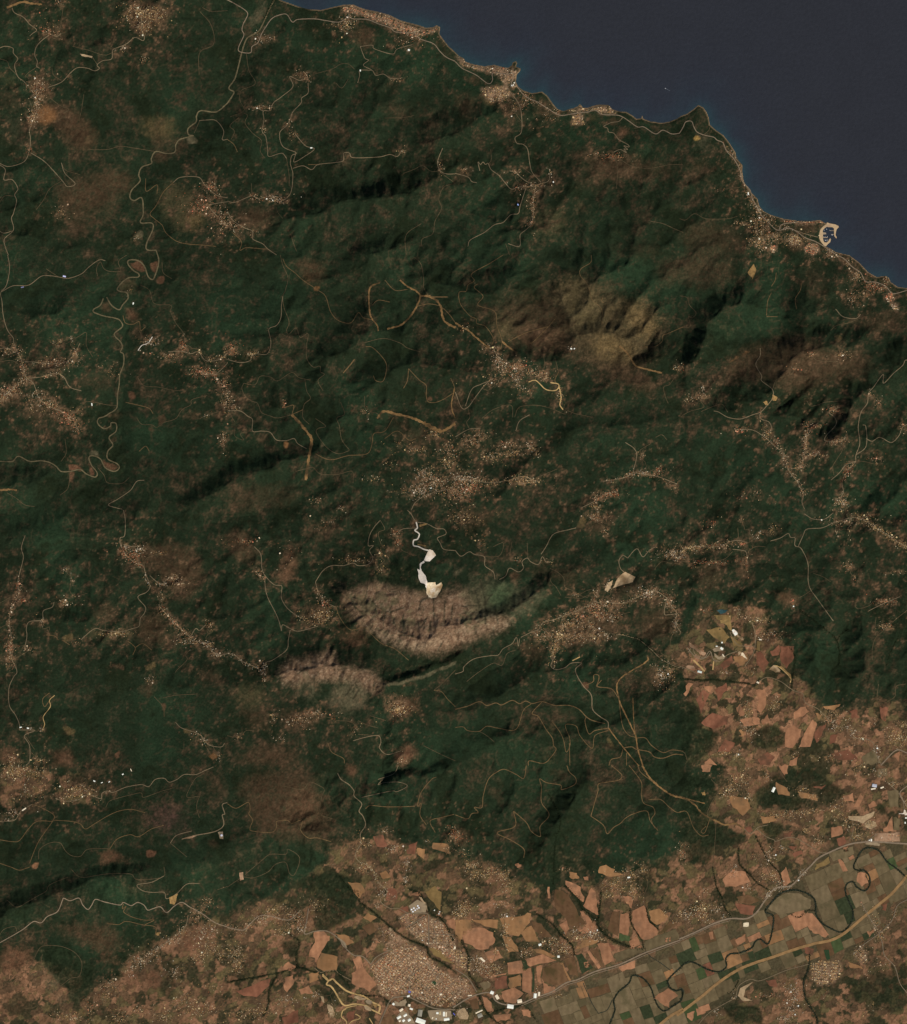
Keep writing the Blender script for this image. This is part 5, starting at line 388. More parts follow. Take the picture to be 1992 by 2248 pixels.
PADS = [('wh', _zq('530 780 560 775 620 800 690 910 550 1045 460 1040 420 1030'), 'white crushed stone yard at the end of the quarry road', 'yard'),
        ('wh', _zq('420 1030 440 1060 370 1110 350 1180 370 1260 420 1320 470 1400 500 1520 520 1640 470 1640 440 1550 340 1510 300 1400 300 1300 270 1210 330 1240 325 1110 350 1070'), 'long white quarry floor narrowing downhill', 'quarry'),
        ('cr', _zq('500 1520 680 1510 700 1580 810 1510 835 1590 780 1720 700 1850 600 1870 530 1850 470 1740 480 1640'), 'cream quarry face cut into the limestone', 'quarry'), ('wh', _zq('540 1700 620 1640 690 1640 650 1740 600 1800 540 1820'), 'bright white spoil heap in the quarry face', 'quarry'),
        ('ye', _zq('315 225 470 190 490 215 330 275'), 'small ochre rectangular clearing beside the quarry road', 'clearing'), ('ye', _zq('260 650 350 650 470 690 460 710 330 700'), 'ochre cutting above the quarry road', 'clearing'),
        ('be', T(2, 2, '1290 540 1350 490 1430 530 1410 570 1330 590 1250 620'), 'cream open quarry beside the ridge road', 'quarry'), ('be', T(2, 2, '1185 635 1210 580 1250 555 1245 590 1210 650'), 'stony pale yard beside the cream quarry', 'yard'),
        ('ye', T(3, 1, '540 140 590 70 610 120 580 195'), 'small ochre quarry on the eastern forest slope', 'quarry'), ('ye', T(3, 1, '660 1170 690 1160 705 1195 680 1195'), 'ochre pit beside the winding eastern road', 'clearing'), ('ye', T(3, 1, '735 1110 775 1130 765 1160 735 1155'), 'ochre pit just above the winding eastern road', 'clearing'),
        ('wh', _z3('850 90 880 80 935 130 940 160 900 190 860 140'), 'white factory forecourt north of the yards', 'yard'), ('be', _z3('920 165 1020 210 1030 260 970 230 925 190'), 'beige rubble strip below the white forecourt', 'yard'), ('be', _z3('945 440 980 430 1000 460 950 500'), 'beige cleared corner of the round field', 'yard'), ('cr', _z3('1000 455 1020 450 1090 545 1085 565 1010 500 985 500'), 'pale excavated edge of the round field', 'yard'),
        ('pk', _z3('115 680 150 650 250 665 255 700 200 720 130 700'), 'pink gravel pad beside the valley road', 'yard'), ('gy', _z3('540 400 620 350 710 370 720 410 650 430 560 440'), 'grey factory yard with bright sheds', 'yard'), ('gy', _z3('560 450 640 520 720 480 720 550 620 560 570 510'), 'grey dusty plant yard', 'yard'), ('pk', _z3('170 290 260 350 320 400 400 440 440 460 400 500 330 470 270 410 180 360'), 'pink stony strip following the grey loop road', 'yard'), ('be', _z3('1440 720 1510 650 1560 670 1620 740 1600 760 1540 770 1490 740'), 'beige stepped earthwork on the hillside', 'earthwork'), ('ye', _z3('1600 670 1640 670 1780 800 1790 860 1770 860 1740 800'), 'ochre cut slope beside the stepped earthwork', 'earthwork'),
        ('te', T(3, 2, '295 797 340 788 382 793 365 815 325 824'), 'small teal reservoir above the ochre fields', 'reservoir'), ('gn', T(3, 3, '1140 1460 1180 1455 1190 1530 1165 1540'), 'dark green orchard square beside the tan motorway', 'orchard'),
        ('be', _zs('1065 600 1130 590 1300 650 1290 680 1200 680 1070 640'), 'pale grey-green levelled pad beside the haul road', 'yard'), ('gy', _zs('1295 690 1360 670 1440 720 1400 770 1310 740'), 'pale lilac concrete pad beside the haul road', 'yard'), ('ye', _zs('1430 760 1540 770 1500 840'), 'yellow sand pile at the bend of the haul road', 'yard'), ('be', _zs('1260 790 1320 790 1430 870 1390 900 1290 860'), 'pale pad on the lower haul road', 'yard'), ('be', _zs('530 760 580 770 650 830 690 980 650 1030 600 1000 560 900 540 850'), 'long pale rubble yard between dark gullies', 'yard'), ('be', _zs('400 600 460 610 480 730 440 720'), 'tan cleared strip above the rubble yard', 'yard'),
        ('gy', _zi('160 440 230 390 300 420 420 350 440 420 400 480 300 480 210 470'), 'beige lorry yard at the road junction', 'yard'), ('be', _zi('1360 560 1480 510 1540 600 1560 650 1540 720 1400 720 1340 640'), 'pale fan-shaped storage yard at the edge of town', 'yard'), ('gy', _zi('820 560 1000 550 1240 570 1260 720 1100 750 900 740 840 660'), 'grey industrial estate ground with white sheds', 'yard'), ('gy', _zi('250 680 350 560 450 600 540 700 590 800 420 807 300 770'), 'grey yard among the row of white warehouses', 'yard'), ('gn', _zi('880 55 925 10 985 60 940 105'), 'dark green football pitch inside the town', 'pitch'),
        ('wh', _ze('1330 590 1370 600 1420 690 1447 720 1447 780 1380 780 1340 740 1160 740 1160 715 1300 710'), 'white concrete platform jutting over the green parcels', 'yard'), ('gy', _ze('0 1640 110 1700 300 1700 500 1760 500 1830 360 1830 200 1800 0 1780'), 'grey forecourt along the valley highway', 'yard'), ('pk', _ze('310 1400 860 1400 1190 1350 1190 1680 310 1690'), 'pinkish building plot with pale cross paths', 'yard'),
        ('be', T(3, 3, '480 1760 580 1710 520 1770 505 1830 580 1860 500 1860 460 1820'), 'cream hooked earthwork above the southern wood', 'earthwork'), ('cr', T(3, 3, '505 1245 545 1240 545 1272 505 1276'), 'cream walled enclosure in the green parcels', 'yard'), ('ye', T(3, 3, '170 215 200 210 205 235 180 235'), 'small ochre clearing beside the firebreak', 'clearing'), ('be', T(3, 3, '1330 400 1450 400 1540 360 1530 400 1450 460 1400 440 1340 430'), 'beige terraced building site', 'earthwork'), ('be', T(3, 3, '1460 460 1500 430 1550 450 1560 480 1510 505 1470 490'), 'beige oval terraces of a building site', 'earthwork'),
        ('gy', T(1, 3, '880 1360 930 1400 945 1440 910 1430'), 'grey works yard on the road into town', 'yard'), ('gy', T(1, 3, '1430 1110 1500 1060 1570 1100 1565 1160 1450 1165'), 'grey compound round the white storage tanks', 'yard'), ('be', T(1, 3, '1510 1040 1560 1100 1580 1150 1570 1090 1530 1040'), 'beige strip road beside the tank compound', 'yard'), ('be', T(1, 3, '1280 1280 1310 1290 1290 1310 1270 1295'), 'small pale yard beside the river', 'yard'),
        ('pk', T(1, 3, '95 845 125 840 130 900 100 910'), 'pale pink hilltop clearing with lanes meeting', 'clearing'), ('pk', T(0, 3, '1440 580 1530 550 1560 555 1500 575'), 'pinkish gravel yard on the ridge lane', 'yard'), ('gy', T(0, 3, '1725 525 1765 520 1768 580 1740 575'), 'grey compound at the end of the ridge lane', 'yard'), ('ye', T(0, 3, '1340 1040 1410 1010 1380 1100 1345 1090'), 'ochre cut terraces beside the ridge highway', 'earthwork'), ('ye', T(0, 3, '1240 1320 1275 1315 1260 1345 1240 1340'), 'tiny ochre clearing below the ridge highway', 'clearing'), ('be', T(0, 0, '640 430 740 450 735 465 650 445'), 'small tan terraced cut beside the hill lane', 'clearing')]
def _b(f, rows):
    out = []
    for x, y, w, h, a, c, l in rows:
        p = f(f'{x} {y}')[0]; k = f.k
        out.append((p[0], p[1], w / k, h / k, a, c, l))
    return out
_zi.k, _ze.k, _z3.k = 8.232, 15.73, 7.244
def _t03(s): return T(0, 3, s)
def _t01(s): return T(0, 1, s)
def _t23(s): return T(2, 3, s)
def _t33(s): return T(3, 3, s)
def _t11(s): return T(1, 1, s)
def _zu(s): return Z(870, 1950, 12.936, s)
_t03.k = _t23.k = _t33.k = 3.598; _t01.k = _t11.k = 3.622; _zu.k = 12.936
_W, _C, _G, _B, _Y = (236, 228, 212), (222, 206, 176), (136, 130, 114), (92, 92, 170), (216, 196, 140)
SHEDS = _b(_zi, [(300, 685, 85, 45, -33, _W, 'white warehouse, uppermost left of the slanted row'), (412, 648, 75, 40, -33, _W, 'white warehouse, top right of the slanted row'), (382, 742, 50, 42, -33, _W, 'square white warehouse in the middle of the slanted row'), (312, 748, 40, 35, -33, _C, 'small cream warehouse at the lower left of the slanted row'), (485, 733, 60, 45, -33, _W, 'white warehouse at the right end of the slanted row'), (690, 755, 190, 95, 20, _W, 'largest white factory hall on the southern edge of town'), (680, 607, 85, 135, 8, _G, 'grey ribbed factory roof beside the large white hall'), (1110, 625, 35, 90, 2, _W, 'upright white shed, first of two side by side in the estate'), (1150, 630, 26, 85, 2, _C, 'upright cream shed, second of two side by side in the estate'), (1160, 720, 110, 50, -8, _W, 'wide white hall along the lower edge of the estate'), (993, 607, 45, 40, 0, _W, 'square white building at the left of the estate sheds'), (1040, 610, 14, 70, 0, _Y, 'narrow yellowish shed between white estate buildings'), (340, 550, 80, 45, -35, _C, 'cream hall above the slanted row of warehouses'), (483, 468, 48, 50, 10, _C, 'cream square building below the road junction'), (522, 532, 62, 35, 20, _W, 'white building with a stepped outline below the junction'), (200, 445, 45, 40, 30, _W, 'white building in the lorry yard at the junction'), (1295, 625, 55, 16, 50, _B, 'long narrow blue roofed shed at the edge of the estate'), (490, 225, 45, 32, 20, _B, 'blue roofed building inside the town'), (1745, 582, 150, 24, -25, _C, 'long pale shed beside the brown field'), (1762, 652, 95, 78, -25, _G, 'large grey square hall beside the brown field'), (470, 300, 55, 32, -20, _W, 'white building just above the town junction'), (905, 695, 20, 40, 20, _C, 'small cream shed left of the estate'), (970, 712, 18, 22, 0, _W, 'tiny white shed left of the estate halls'), (1055, 270, 45, 32, -10, _C, 'tan flat hall by the dark park triangle'), (1580, 290, 80, 18, -8, _C, 'pale row building on the eastern approach road')]) \
    + _b(_t23, [(630, 1820, 24, 40, 5, _W, 'white shed on the plain road, left of a pair'), (660, 1805, 18, 34, 5, _C, 'cream shed on the plain road, right of a pair'), (435, 1905, 55, 34, 8, _W, 'white hall where the bypass meets the plain road'), (508, 1862, 40, 30, -10, _C, 'cream hall on the bypass bend'), (815, 1510, 20, 18, 0, _W, 'lone white building at the edge of the ploughed fields'), (668, 1416, 24, 18, -20, _W, 'white building at the head of the foothill hamlet'), (215, 1535, 50, 16, 40, _C, 'long cream building in the eastern town edge'), (290, 1795, 30, 26, 20, _W, 'white hall on the bypass north bend'), (330, 1830, 26, 40, -30, _C, 'cream hall on the bypass south bend'), (1370, 885, 24, 12, -10, _W, 'white farm building among the upper hamlets')]) \
    + _b(_zu, [(1088, 622, 40, 24, -50, _W, 'white farm shed in the green dip, left one'), (1240, 665, 28, 30, 20, _W, 'white farm shed in the green dip, upper right one'), (1215, 722, 26, 34, 10, _W, 'white farm shed in the green dip, lower right one'), (755, 1222, 26, 30, 0, _W, 'bright white block among the dense upper town houses'), (745, 1475, 26, 20, 30, _W, 'white block in the upper town near the river'), (1665, 1690, 50, 80, 10, _C, 'cream hall at the eastern corner of the upper town')]) \
    + _b(_ze, [(140, 1645, 50, 30, 0, _W, 'small white annex on the highway forecourt'), (205, 1640, 52, 90, 0, _W, 'tall white building on the highway forecourt'), (1400, 870, 60, 50, 10, _W, 'white building below the concrete platform'), (1372, 1040, 40, 70, 0, _W, 'white building farther down the lane from the concrete platform'), (560, 1560, 14, 60, 45, _C, 'cream building in the middle of the building plot')]) \
    + _b(_z3, [(868, 102, 38, 28, 40, _W, 'white factory shed on the forecourt, upper one'), (905, 150, 50, 46, 40, _W, 'white factory shed on the forecourt, lower one'), (685, 388, 50, 40, 35, _W, 'white factory shed in the grey yard'), (605, 352, 32, 16, 0, _W, 'narrow white shed on the top edge of the grey yard'), (690, 292, 26, 24, 0, _W, 'lone white building above the grey yard'), (335, 758, 75, 34, 15, (200, 208, 196), 'pale green white hall beside the valley road'), (712, 500, 14, 60, -35, _C, 'slanting cream shed in the plant yard'), (1300, 245, 50, 18, 10, _C, 'cream building at the foot of the roadside hamlet')]) \
    + _b(_t33, [(742, 192, 22, 44, 25, _W, 'white building alone in the wood clearing'), (1540, 160, 40, 26, 10, (176, 178, 186), 'grey hall on the upper eastern road'), (1530, 185, 40, 12, -10, _C, 'cream shed below the grey hall'), (1600, 175, 30, 12, -20, _C, 'cream shed beside the upper eastern road'), (880, 1790, 10, 8, 0, _W, 'white house block in the southern hamlet'), (1190, 1660, 8, 8, 0, _C, 'cream block inside the round estate')]) \
    + _b(_t01, [(515, 170, 26, 12, 12, (196, 196, 232), 'pale lilac roofed shed on the forest road'), (182, 256, 26, 8, -15, (120, 118, 150), 'slate blue roofed shed on the forest road bend'), (733, 1188, 9, 22, -8, _W, 'lone white shed in the dark clearing'), (1062, 385, 10, 18, 15, _W, 'white shed beside the river meander farm')]) \
    + _b(_t03, [(750, 122, 18, 9, 25, _W, 'white shed on the farm town lane, leftmost of three'), (810, 134, 16, 6, -20, _W, 'white shed on the farm town lane, middle of three'), (868, 128, 15, 6, -35, _W, 'white shed on the farm town lane, rightmost of three'), (975, 68, 14, 9, -30, _W, 'white shed above the forest ridge'), (1040, 35, 6, 24, -25, _C, 'cream strip shed above the forest ridge'), (1755, 550, 18, 16, 10, (190, 190, 200), 'grey white hall in the ridge compound'), (195, 345, 40, 10, -35, _C, 'long pale shed on the road out of the farm town')]) \
    + [(63, 1598, 5, 3, 10, _W, 'white sheds roof on the western valley road, larger one'), (47, 1596, 5, 2.5, -10, _W, 'white shed on the western valley road, smaller one'), (684, 325, 5, 2.6, -5, _W, 'bright white building on the northern spur road'), (791.5, 155, 2.8, 4, 0, _W, 'bright white building in the loop of the coastal hill lane'), (1215, 400, 2.6, 3, 0, _W, 'lone white building east of the crossroads hamlet'), (1137.5, 450, 2.4, 4.5, -30, (150, 170, 220), 'small pale blue roofed shed in the forest'), (898, 110, 5, 4, 15, _W, 'white building above the coastal road bend'), (1083, 763, 7, 3, -15, _Y, 'yellowish hall at the top of the hill village'), (1254, 766, 4, 3, 10, _W, 'white building on the brown spur'), (1643, 425, 3, 6, 0, _W, 'white building beside the eastern shore road'), (1742, 1331, 3, 3, 0, _W, 'lone white house block on the forest edge'), (1664, 1498, 6, 4, 20, _C, 'cream works building at the valley bridge')]
TANKS = [(*Z(870, 1950, 12.936, f'{x} {y}')[0], r, l) for x, y, r, l in [(440, 600, 17, 'white round tank at the left corner of the compound'), (503, 560, 17, 'white round tank beside the upper left of the compound'), (615, 495, 17, 'white round tank at the top of the compound'), (648, 548, 17, 'white round tank at the right of the compound'), (593, 580, 12, 'smallest white round tank in the middle of the compound'), (540, 617, 15, 'white round tank just below the middle of the compound'), (478, 660, 16, 'white round tank at the bottom of the compound')]]
PLACE = {}
def _pl(k, t): PLACE[k] = ('flat roofed house in ' + t, 'houses in ' + t); return k
for _k, _t in [('beach', 'the red roofed beach town'), ('ochre', 'the ochre coastal town'), ('cape', 'the small town before the headland'), ('port', 'the harbour town'), ('resort', 'the eastern shore resort'), ('shore', 'the hamlets along the shore road'), ('northw', 'the northern hilltop village'), ('plateau', 'the village on the ochre plateau'), ('shoulder', 'the village on the valley shoulder'), ('spurs', 'the northern spur hamlets'), ('cross', 'the crossroads hamlet below the coast'), ('ridgew', 'the ridge villages of the west'), ('riverv', 'the hamlets above the winding river'), ('bald', 'the hill village below the ochre grassland'), ('large', 'the large hilltop village above the quarry'), ('quarry', 'the hamlets round the quarry road'), ('east', 'the eastern mountain hamlets'), ('estr', 'the long eastern ridge village'), ('amph', 'the amphitheatre of villages'), ('spur', 'the terraced spur villages'), ('wline', 'the western line of hamlets'), ('massif', 'the hamlet at the foot of the massif'), ('southm', 'the villages south of the massif'), ('farm', 'the western farm town'), ('foot', 'the brown foothill farms'), ('town', 'the big gridded town'), ('upper', 'the upper quarter of the gridded town'), ('fields', 'the hamlets among the salmon fields'), ('fact', 'the hamlets round the factory yards'), ('estate', 'the round estate beyond the motorway'), ('farend', 'the hamlets beyond the motorway'), ('road', 'the roadside hamlets above the plain')]: _pl(_k, _t)
CLUSTERS = [
 (0, 0, 1120, 100, 70, 40, 130, 'northw', 2), (0, 0, 1200, 120, 90, 50, 120, 'northw', 2), (0, 0, 1140, 220, 40, 40, 60, 'northw', 2), (0, 0, 1080, 60, 40, 40, 50, 'northw', 0), (0, 0, 300, 760, 30, 90, 130, 'plateau', 0), (0, 0, 340, 690, 60, 40, 40, 'plateau', 0), (0, 0, 260, 940, 30, 40, 60, 'plateau', 0), (0, 0, 400, 255, 50, 40, 50, 'plateau', 1), (0, 0, 480, 25, 25, 20, 20, 'northw', 0), (0, 0, 975, 385, 30, 15, 16, 'northw', 3), (0, 0, 1140, 480, 30, 20, 16, 'northw', 0), (0, 0, 1600, 1640, 60, 60, 110, 'shoulder', 1), (0, 0, 1680, 1490, 40, 30, 50, 'shoulder', 1), (0, 0, 1770, 1750, 30, 70, 70, 'shoulder', 0), (0, 0, 240, 1190, 20, 30, 16, 'plateau', 1), (0, 0, 500, 1680, 50, 30, 20, 'plateau', 0), (0, 0, 1090, 1890, 15, 12, 8, 'shoulder', 3),
 (1, 0, 620, 610, 30, 25, 36, 'spurs', 0), (1, 0, 250, 855, 40, 12, 20, 'spurs', 0), (1, 0, 340, 860, 12, 15, 8, 'spurs', 0), (1, 0, 370, 1580, 50, 20, 50, 'spurs', 3), (1, 0, 195, 1550, 12, 15, 10, 'spurs', 0), (1, 0, 40, 1790, 50, 30, 46, 'shoulder', 0), (1, 0, 480, 975, 15, 12, 9, 'spurs', 0), (1, 0, 290, 1030, 15, 15, 10, 'spurs', 0), (1, 0, 530, 1070, 25, 15, 14, 'spurs', 0), (1, 0, 1390, 1200, 20, 18, 14, 'spurs', 0), (1, 0, 1350, 640, 50, 15, 14, 'spurs', 0), (1, 0, 1690, 1330, 15, 25, 10, 'spurs', 0), (1, 0, 940, 200, 50, 40, 90, 'beach', 2), (1, 0, 960, 130, 15, 12, 14, 'beach', 3), (1, 0, 1500, 290, 40, 30, 46, 'beach', 0), (1, 0, 1380, 330, 40, 30, 22, 'beach', 0), (1, 0, 240, 300, 30, 30, 16, 'beach', 3), (1, 0, 340, 300, 30, 20, 14, 'beach', 3), (1, 0, 1440, 395, 12, 10, 6, 'beach', 3), (1, 0, 210, 1850, 30, 20, 10, 'shoulder', 0),
 (2, 0, 360, 760, 60, 40, 90, 'ochre', 0), (2, 0, 470, 680, 20, 15, 26, 'ochre', 3), (2, 0, 560, 760, 20, 20, 22, 'ochre', 0), (2, 0, 550, 830, 30, 40, 16, 'ochre', 0), (2, 0, 740, 940, 60, 30, 16, 'ochre', 0), (2, 0, 810, 890, 20, 12, 14, 'shore', 0), (2, 0, 470, 860, 30, 30, 12, 'ochre', 0), (2, 0, 1260, 1245, 60, 14, 44, 'cross', 1), (2, 0, 1100, 1225, 40, 8, 14, 'cross', 0), (2, 0, 620, 1480, 60, 15, 40, 'cross', 0), (2, 0, 615, 1620, 20, 60, 30, 'cross', 0), (2, 0, 755, 1370, 12, 12, 12, 'cross', 3), (2, 0, 480, 1370, 30, 12, 22, 'cross', 0), (2, 0, 70, 1360, 25, 15, 14, 'spurs', 0), (2, 0, 600, 1780, 20, 40, 14, 'cross', 0), (2, 0, 490, 1500, 30, 15, 10, 'cross', 0),
 (3, 0, 430, 1220, 12, 20, 16, 'shore', 3), (3, 0, 490, 1320, 12, 30, 24, 'shore', 2), (3, 0, 545, 1550, 8, 18, 14, 'shore', 3), (3, 0, 580, 1600, 30, 30, 24, 'port', 0), (3, 0, 630, 1670, 20, 20, 30, 'port', 3), (3, 0, 690, 1740, 60, 40, 60, 'port', 0), (3, 0, 620, 1800, 60, 50, 60, 'port', 2), (3, 0, 620, 1900, 50, 40, 50, 'port', 2), (3, 0, 640, 1960, 30, 40, 46, 'port', 0), (3, 0, 760, 1880, 40, 30, 50, 'port', 0), (3, 0, 920, 1900, 60, 30, 90, 'port', 2), (3, 0, 850, 1810, 40, 12, 16, 'port', 3), (3, 0, 700, 1880, 20, 30, 24, 'port', 0), (3, 0, 480, 1780, 40, 15, 14, 'port', 0), (3, 0, 1190, 1990, 30, 15, 22, 'port', 3), (3, 0, 340, 1505, 20, 10, 6, 'shore', 0),
 (3, 1, 1220, 8, 50, 12, 30, 'resort', 0), (3, 1, 1330, 60, 20, 20, 16, 'resort', 0), (3, 1, 1410, 170, 25, 25, 50, 'resort', 0), (3, 1, 1520, 245, 40, 25, 50, 'resort', 1), (3, 1, 1590, 265, 40, 20, 40, 'resort', 1), (3, 1, 1640, 190, 20, 20, 30, 'resort', 0), (3, 1, 1380, 340, 30, 40, 40, 'resort', 0), (3, 1, 1470, 320, 30, 15, 16, 'resort', 0), (3, 1, 1290, 800, 30, 25, 36, 'east', 0), (3, 1, 1040, 790, 20, 12, 14, 'east', 1), (3, 1, 915, 905, 18, 12, 12, 'east', 1), (3, 1, 190, 1060, 15, 25, 16, 'east', 3), (3, 1, 60, 1155, 15, 12, 14, 'east', 2), (3, 1, 160, 1130, 30, 20, 20, 'east', 0), (3, 1, 640, 1275, 12, 22, 16, 'east', 0), (3, 1, 480, 1390, 40, 15, 30, 'east', 1), (3, 1, 690, 1420, 25, 30, 36, 'east', 2), (3, 1, 770, 1500, 15, 25, 20, 'east', 0), (3, 1, 1220, 1230, 30, 15, 36, 'estr', 1), (3, 1, 1060, 1360, 30, 12, 30, 'estr', 1), (3, 1, 1000, 1470, 12, 60, 70, 'estr', 0), (3, 1, 1060, 1590, 60, 10, 60, 'estr', 0), (3, 1, 1260, 1475, 50, 18, 60, 'estr', 0), (3, 1, 1560, 1620, 50, 30, 26, 'estr', 1), (3, 1, 940, 1690, 50, 15, 36, 'east', 0), (3, 1, 830, 1620, 15, 30, 26, 'east', 0), (3, 1, 1340, 1720, 25, 50, 26, 'estr', 1), (3, 1, 1280, 1960, 40, 50, 70, 'estr', 3), (3, 1, 970, 1860, 15, 40, 22, 'east', 0), (3, 1, 1580, 1190, 20, 20, 12, 'estr', 0), (3, 1, 1505, 1110, 20, 12, 12, 'estr', 0), (3, 1, 1770, 1370, 12, 40, 14, 'estr', 1), (3, 1, 20, 900, 15, 12, 8, 'east', 1), (3, 1, 560, 1900, 80, 30, 24, 'east', 0),
 (0, 1, 100, 760, 50, 25, 50, 'ridgew', 0), (0, 1, 190, 920, 20, 40, 30, 'ridgew', 0), (0, 1, 470, 860, 120, 18, 120, 'ridgew', 0), (0, 1, 600, 780, 20, 30, 50, 'ridgew', 0), (0, 1, 575, 665, 12, 10, 7, 'riverv', 3), (0, 1, 475, 680, 14, 10, 8, 'riverv', 2), (0, 1, 90, 1080, 50, 25, 90, 'ridgew', 0), (0, 1, 30, 1120, 30, 20, 36, 'ridgew', 0), (0, 1, 320, 1130, 60, 50, 40, 'ridgew', 3), (0, 1, 400, 1190, 40, 30, 40, 'ridgew', 2), (0, 1, 540, 1300, 40, 30, 50, 'ridgew', 1), (0, 1, 620, 1235, 15, 10, 12, 'ridgew', 2), (0, 1, 1200, 690, 40, 20, 40, 'riverv', 3), (0, 1, 1450, 730, 15, 40, 50, 'riverv', 1), (0, 1, 1340, 810, 60, 15, 30, 'riverv', 0), (0, 1, 1620, 930, 70, 18, 90, 'riverv', 1), (0, 1, 1675, 830, 12, 15, 12, 'riverv', 2), (0, 1, 1760, 810, 20, 8, 12, 'riverv', 2), (0, 1, 1780, 1040, 20, 40, 30, 'riverv', 0), (0, 1, 1790, 1180, 20, 60, 36, 'riverv', 0), (0, 1, 1780, 1470, 20, 50, 30, 'riverv', 0), (0, 1, 1030, 280, 10, 10, 5, 'riverv', 2), (0, 1, 250, 1200, 40, 60, 26, 'ridgew', 0), (0, 1, 440, 700, 40, 30, 16, 'ridgew', 0), (0, 1, 880, 920, 50, 30, 14, 'riverv', 0), (0, 1, 1590, 770, 12, 10, 10, 'riverv', 2), (0, 1, 1650, 1275, 15, 8, 6, 'riverv', 3),
 (1, 1, 30, 740, 30, 30, 50, 'riverv', 1), (1, 1, 200, 785, 40, 10, 24, 'riverv', 2), (1, 1, 50, 1200, 30, 30, 24, 'riverv', 0), (1, 1, 10, 1150, 15, 50, 26, 'riverv', 0), (1, 1, 450, 1180, 8, 15, 10, 'quarry', 1), (1, 1, 1640, 1420, 40, 20, 30, 'large', 2), (1, 1, 1500, 1550, 70, 8, 36, 'large', 2), (1, 1, 1560, 1730, 40, 30, 50, 'large', 3), (1, 1, 1540, 1870, 60, 30, 110, 'large', 3), (1, 1, 1640, 1800, 60, 40, 110, 'large', 0), (1, 1, 1750, 1650, 60, 40, 70, 'large', 2), (1, 1, 1780, 1860, 40, 30, 70, 'large', 0), (1, 1, 1760, 1540, 50, 40, 50, 'large', 0), (1, 1, 1100, 1240, 30, 20, 16, 'quarry', 0), (1, 1, 1160, 1780, 60, 15, 16, 'quarry', 2), (1, 1, 700, 1950, 40, 20, 16, 'quarry', 0), (1, 1, 900, 2010, 20, 15, 14, 'quarry', 3), (1, 1, 1380, 1880, 50, 15, 10, 'large', 2), (1, 1, 1270, 1650, 40, 30, 10, 'large', 2), (1, 1, 1400, 1500, 60, 30, 16, 'large', 2),
 (2, 1, 60, 590, 30, 15, 16, 'bald', 2), (2, 1, 280, 740, 30, 12, 30, 'bald', 2), (2, 1, 340, 840, 30, 50, 50, 'bald', 3), (2, 1, 500, 885, 50, 20, 110, 'bald', 1), (2, 1, 490, 990, 20, 50, 40, 'bald', 3), (2, 1, 380, 920, 50, 30, 50, 'bald', 0), (2, 1, 620, 930, 50, 15, 50, 'bald', 0), (2, 1, 720, 970, 30, 20, 40, 'bald', 0), (2, 1, 300, 1000, 60, 40, 36, 'bald', 0), (2, 1, 920, 745, 15, 8, 8, 'bald', 3), (2, 1, 830, 1120, 15, 60, 36, 'bald', 2), (2, 1, 590, 1080, 20, 15, 14, 'bald', 0), (2, 1, 130, 1480, 60, 30, 60, 'large', 0), (2, 1, 200, 1420, 50, 30, 40, 'large', 0), (2, 1, 420, 1510, 80, 25, 60, 'large', 0), (2, 1, 430, 1580, 90, 25, 60, 'large', 2), (2, 1, 270, 1600, 50, 20, 40, 'large', 2), (2, 1, 590, 1520, 25, 25, 30, 'large', 3), (2, 1, 620, 1550, 15, 10, 14, 'large', 2), (2, 1, 60, 1780, 70, 25, 130, 'large', 3), (2, 1, 100, 1850, 60, 40, 160, 'large', 1), (2, 1, 30, 1900, 60, 40, 110, 'large', 0), (2, 1, 560, 1800, 120, 15, 70, 'large', 2), (2, 1, 1620, 1710, 25, 20, 24, 'amph', 1), (2, 1, 1500, 1730, 40, 10, 24, 'amph', 3), (2, 1, 1250, 1900, 40, 12, 50, 'amph', 1), (2, 1, 1130, 1920, 30, 15, 26, 'amph', 0), (2, 1, 1380, 1750, 20, 15, 10, 'amph', 3), (2, 1, 1480, 1580, 20, 20, 10, 'amph', 0), (2, 1, 1750, 1850, 15, 15, 10, 'amph', 0), (2, 1, 1750, 910, 20, 20, 10, 'east', 2), (2, 1, 1100, 2000, 40, 12, 20, 'amph', 2),
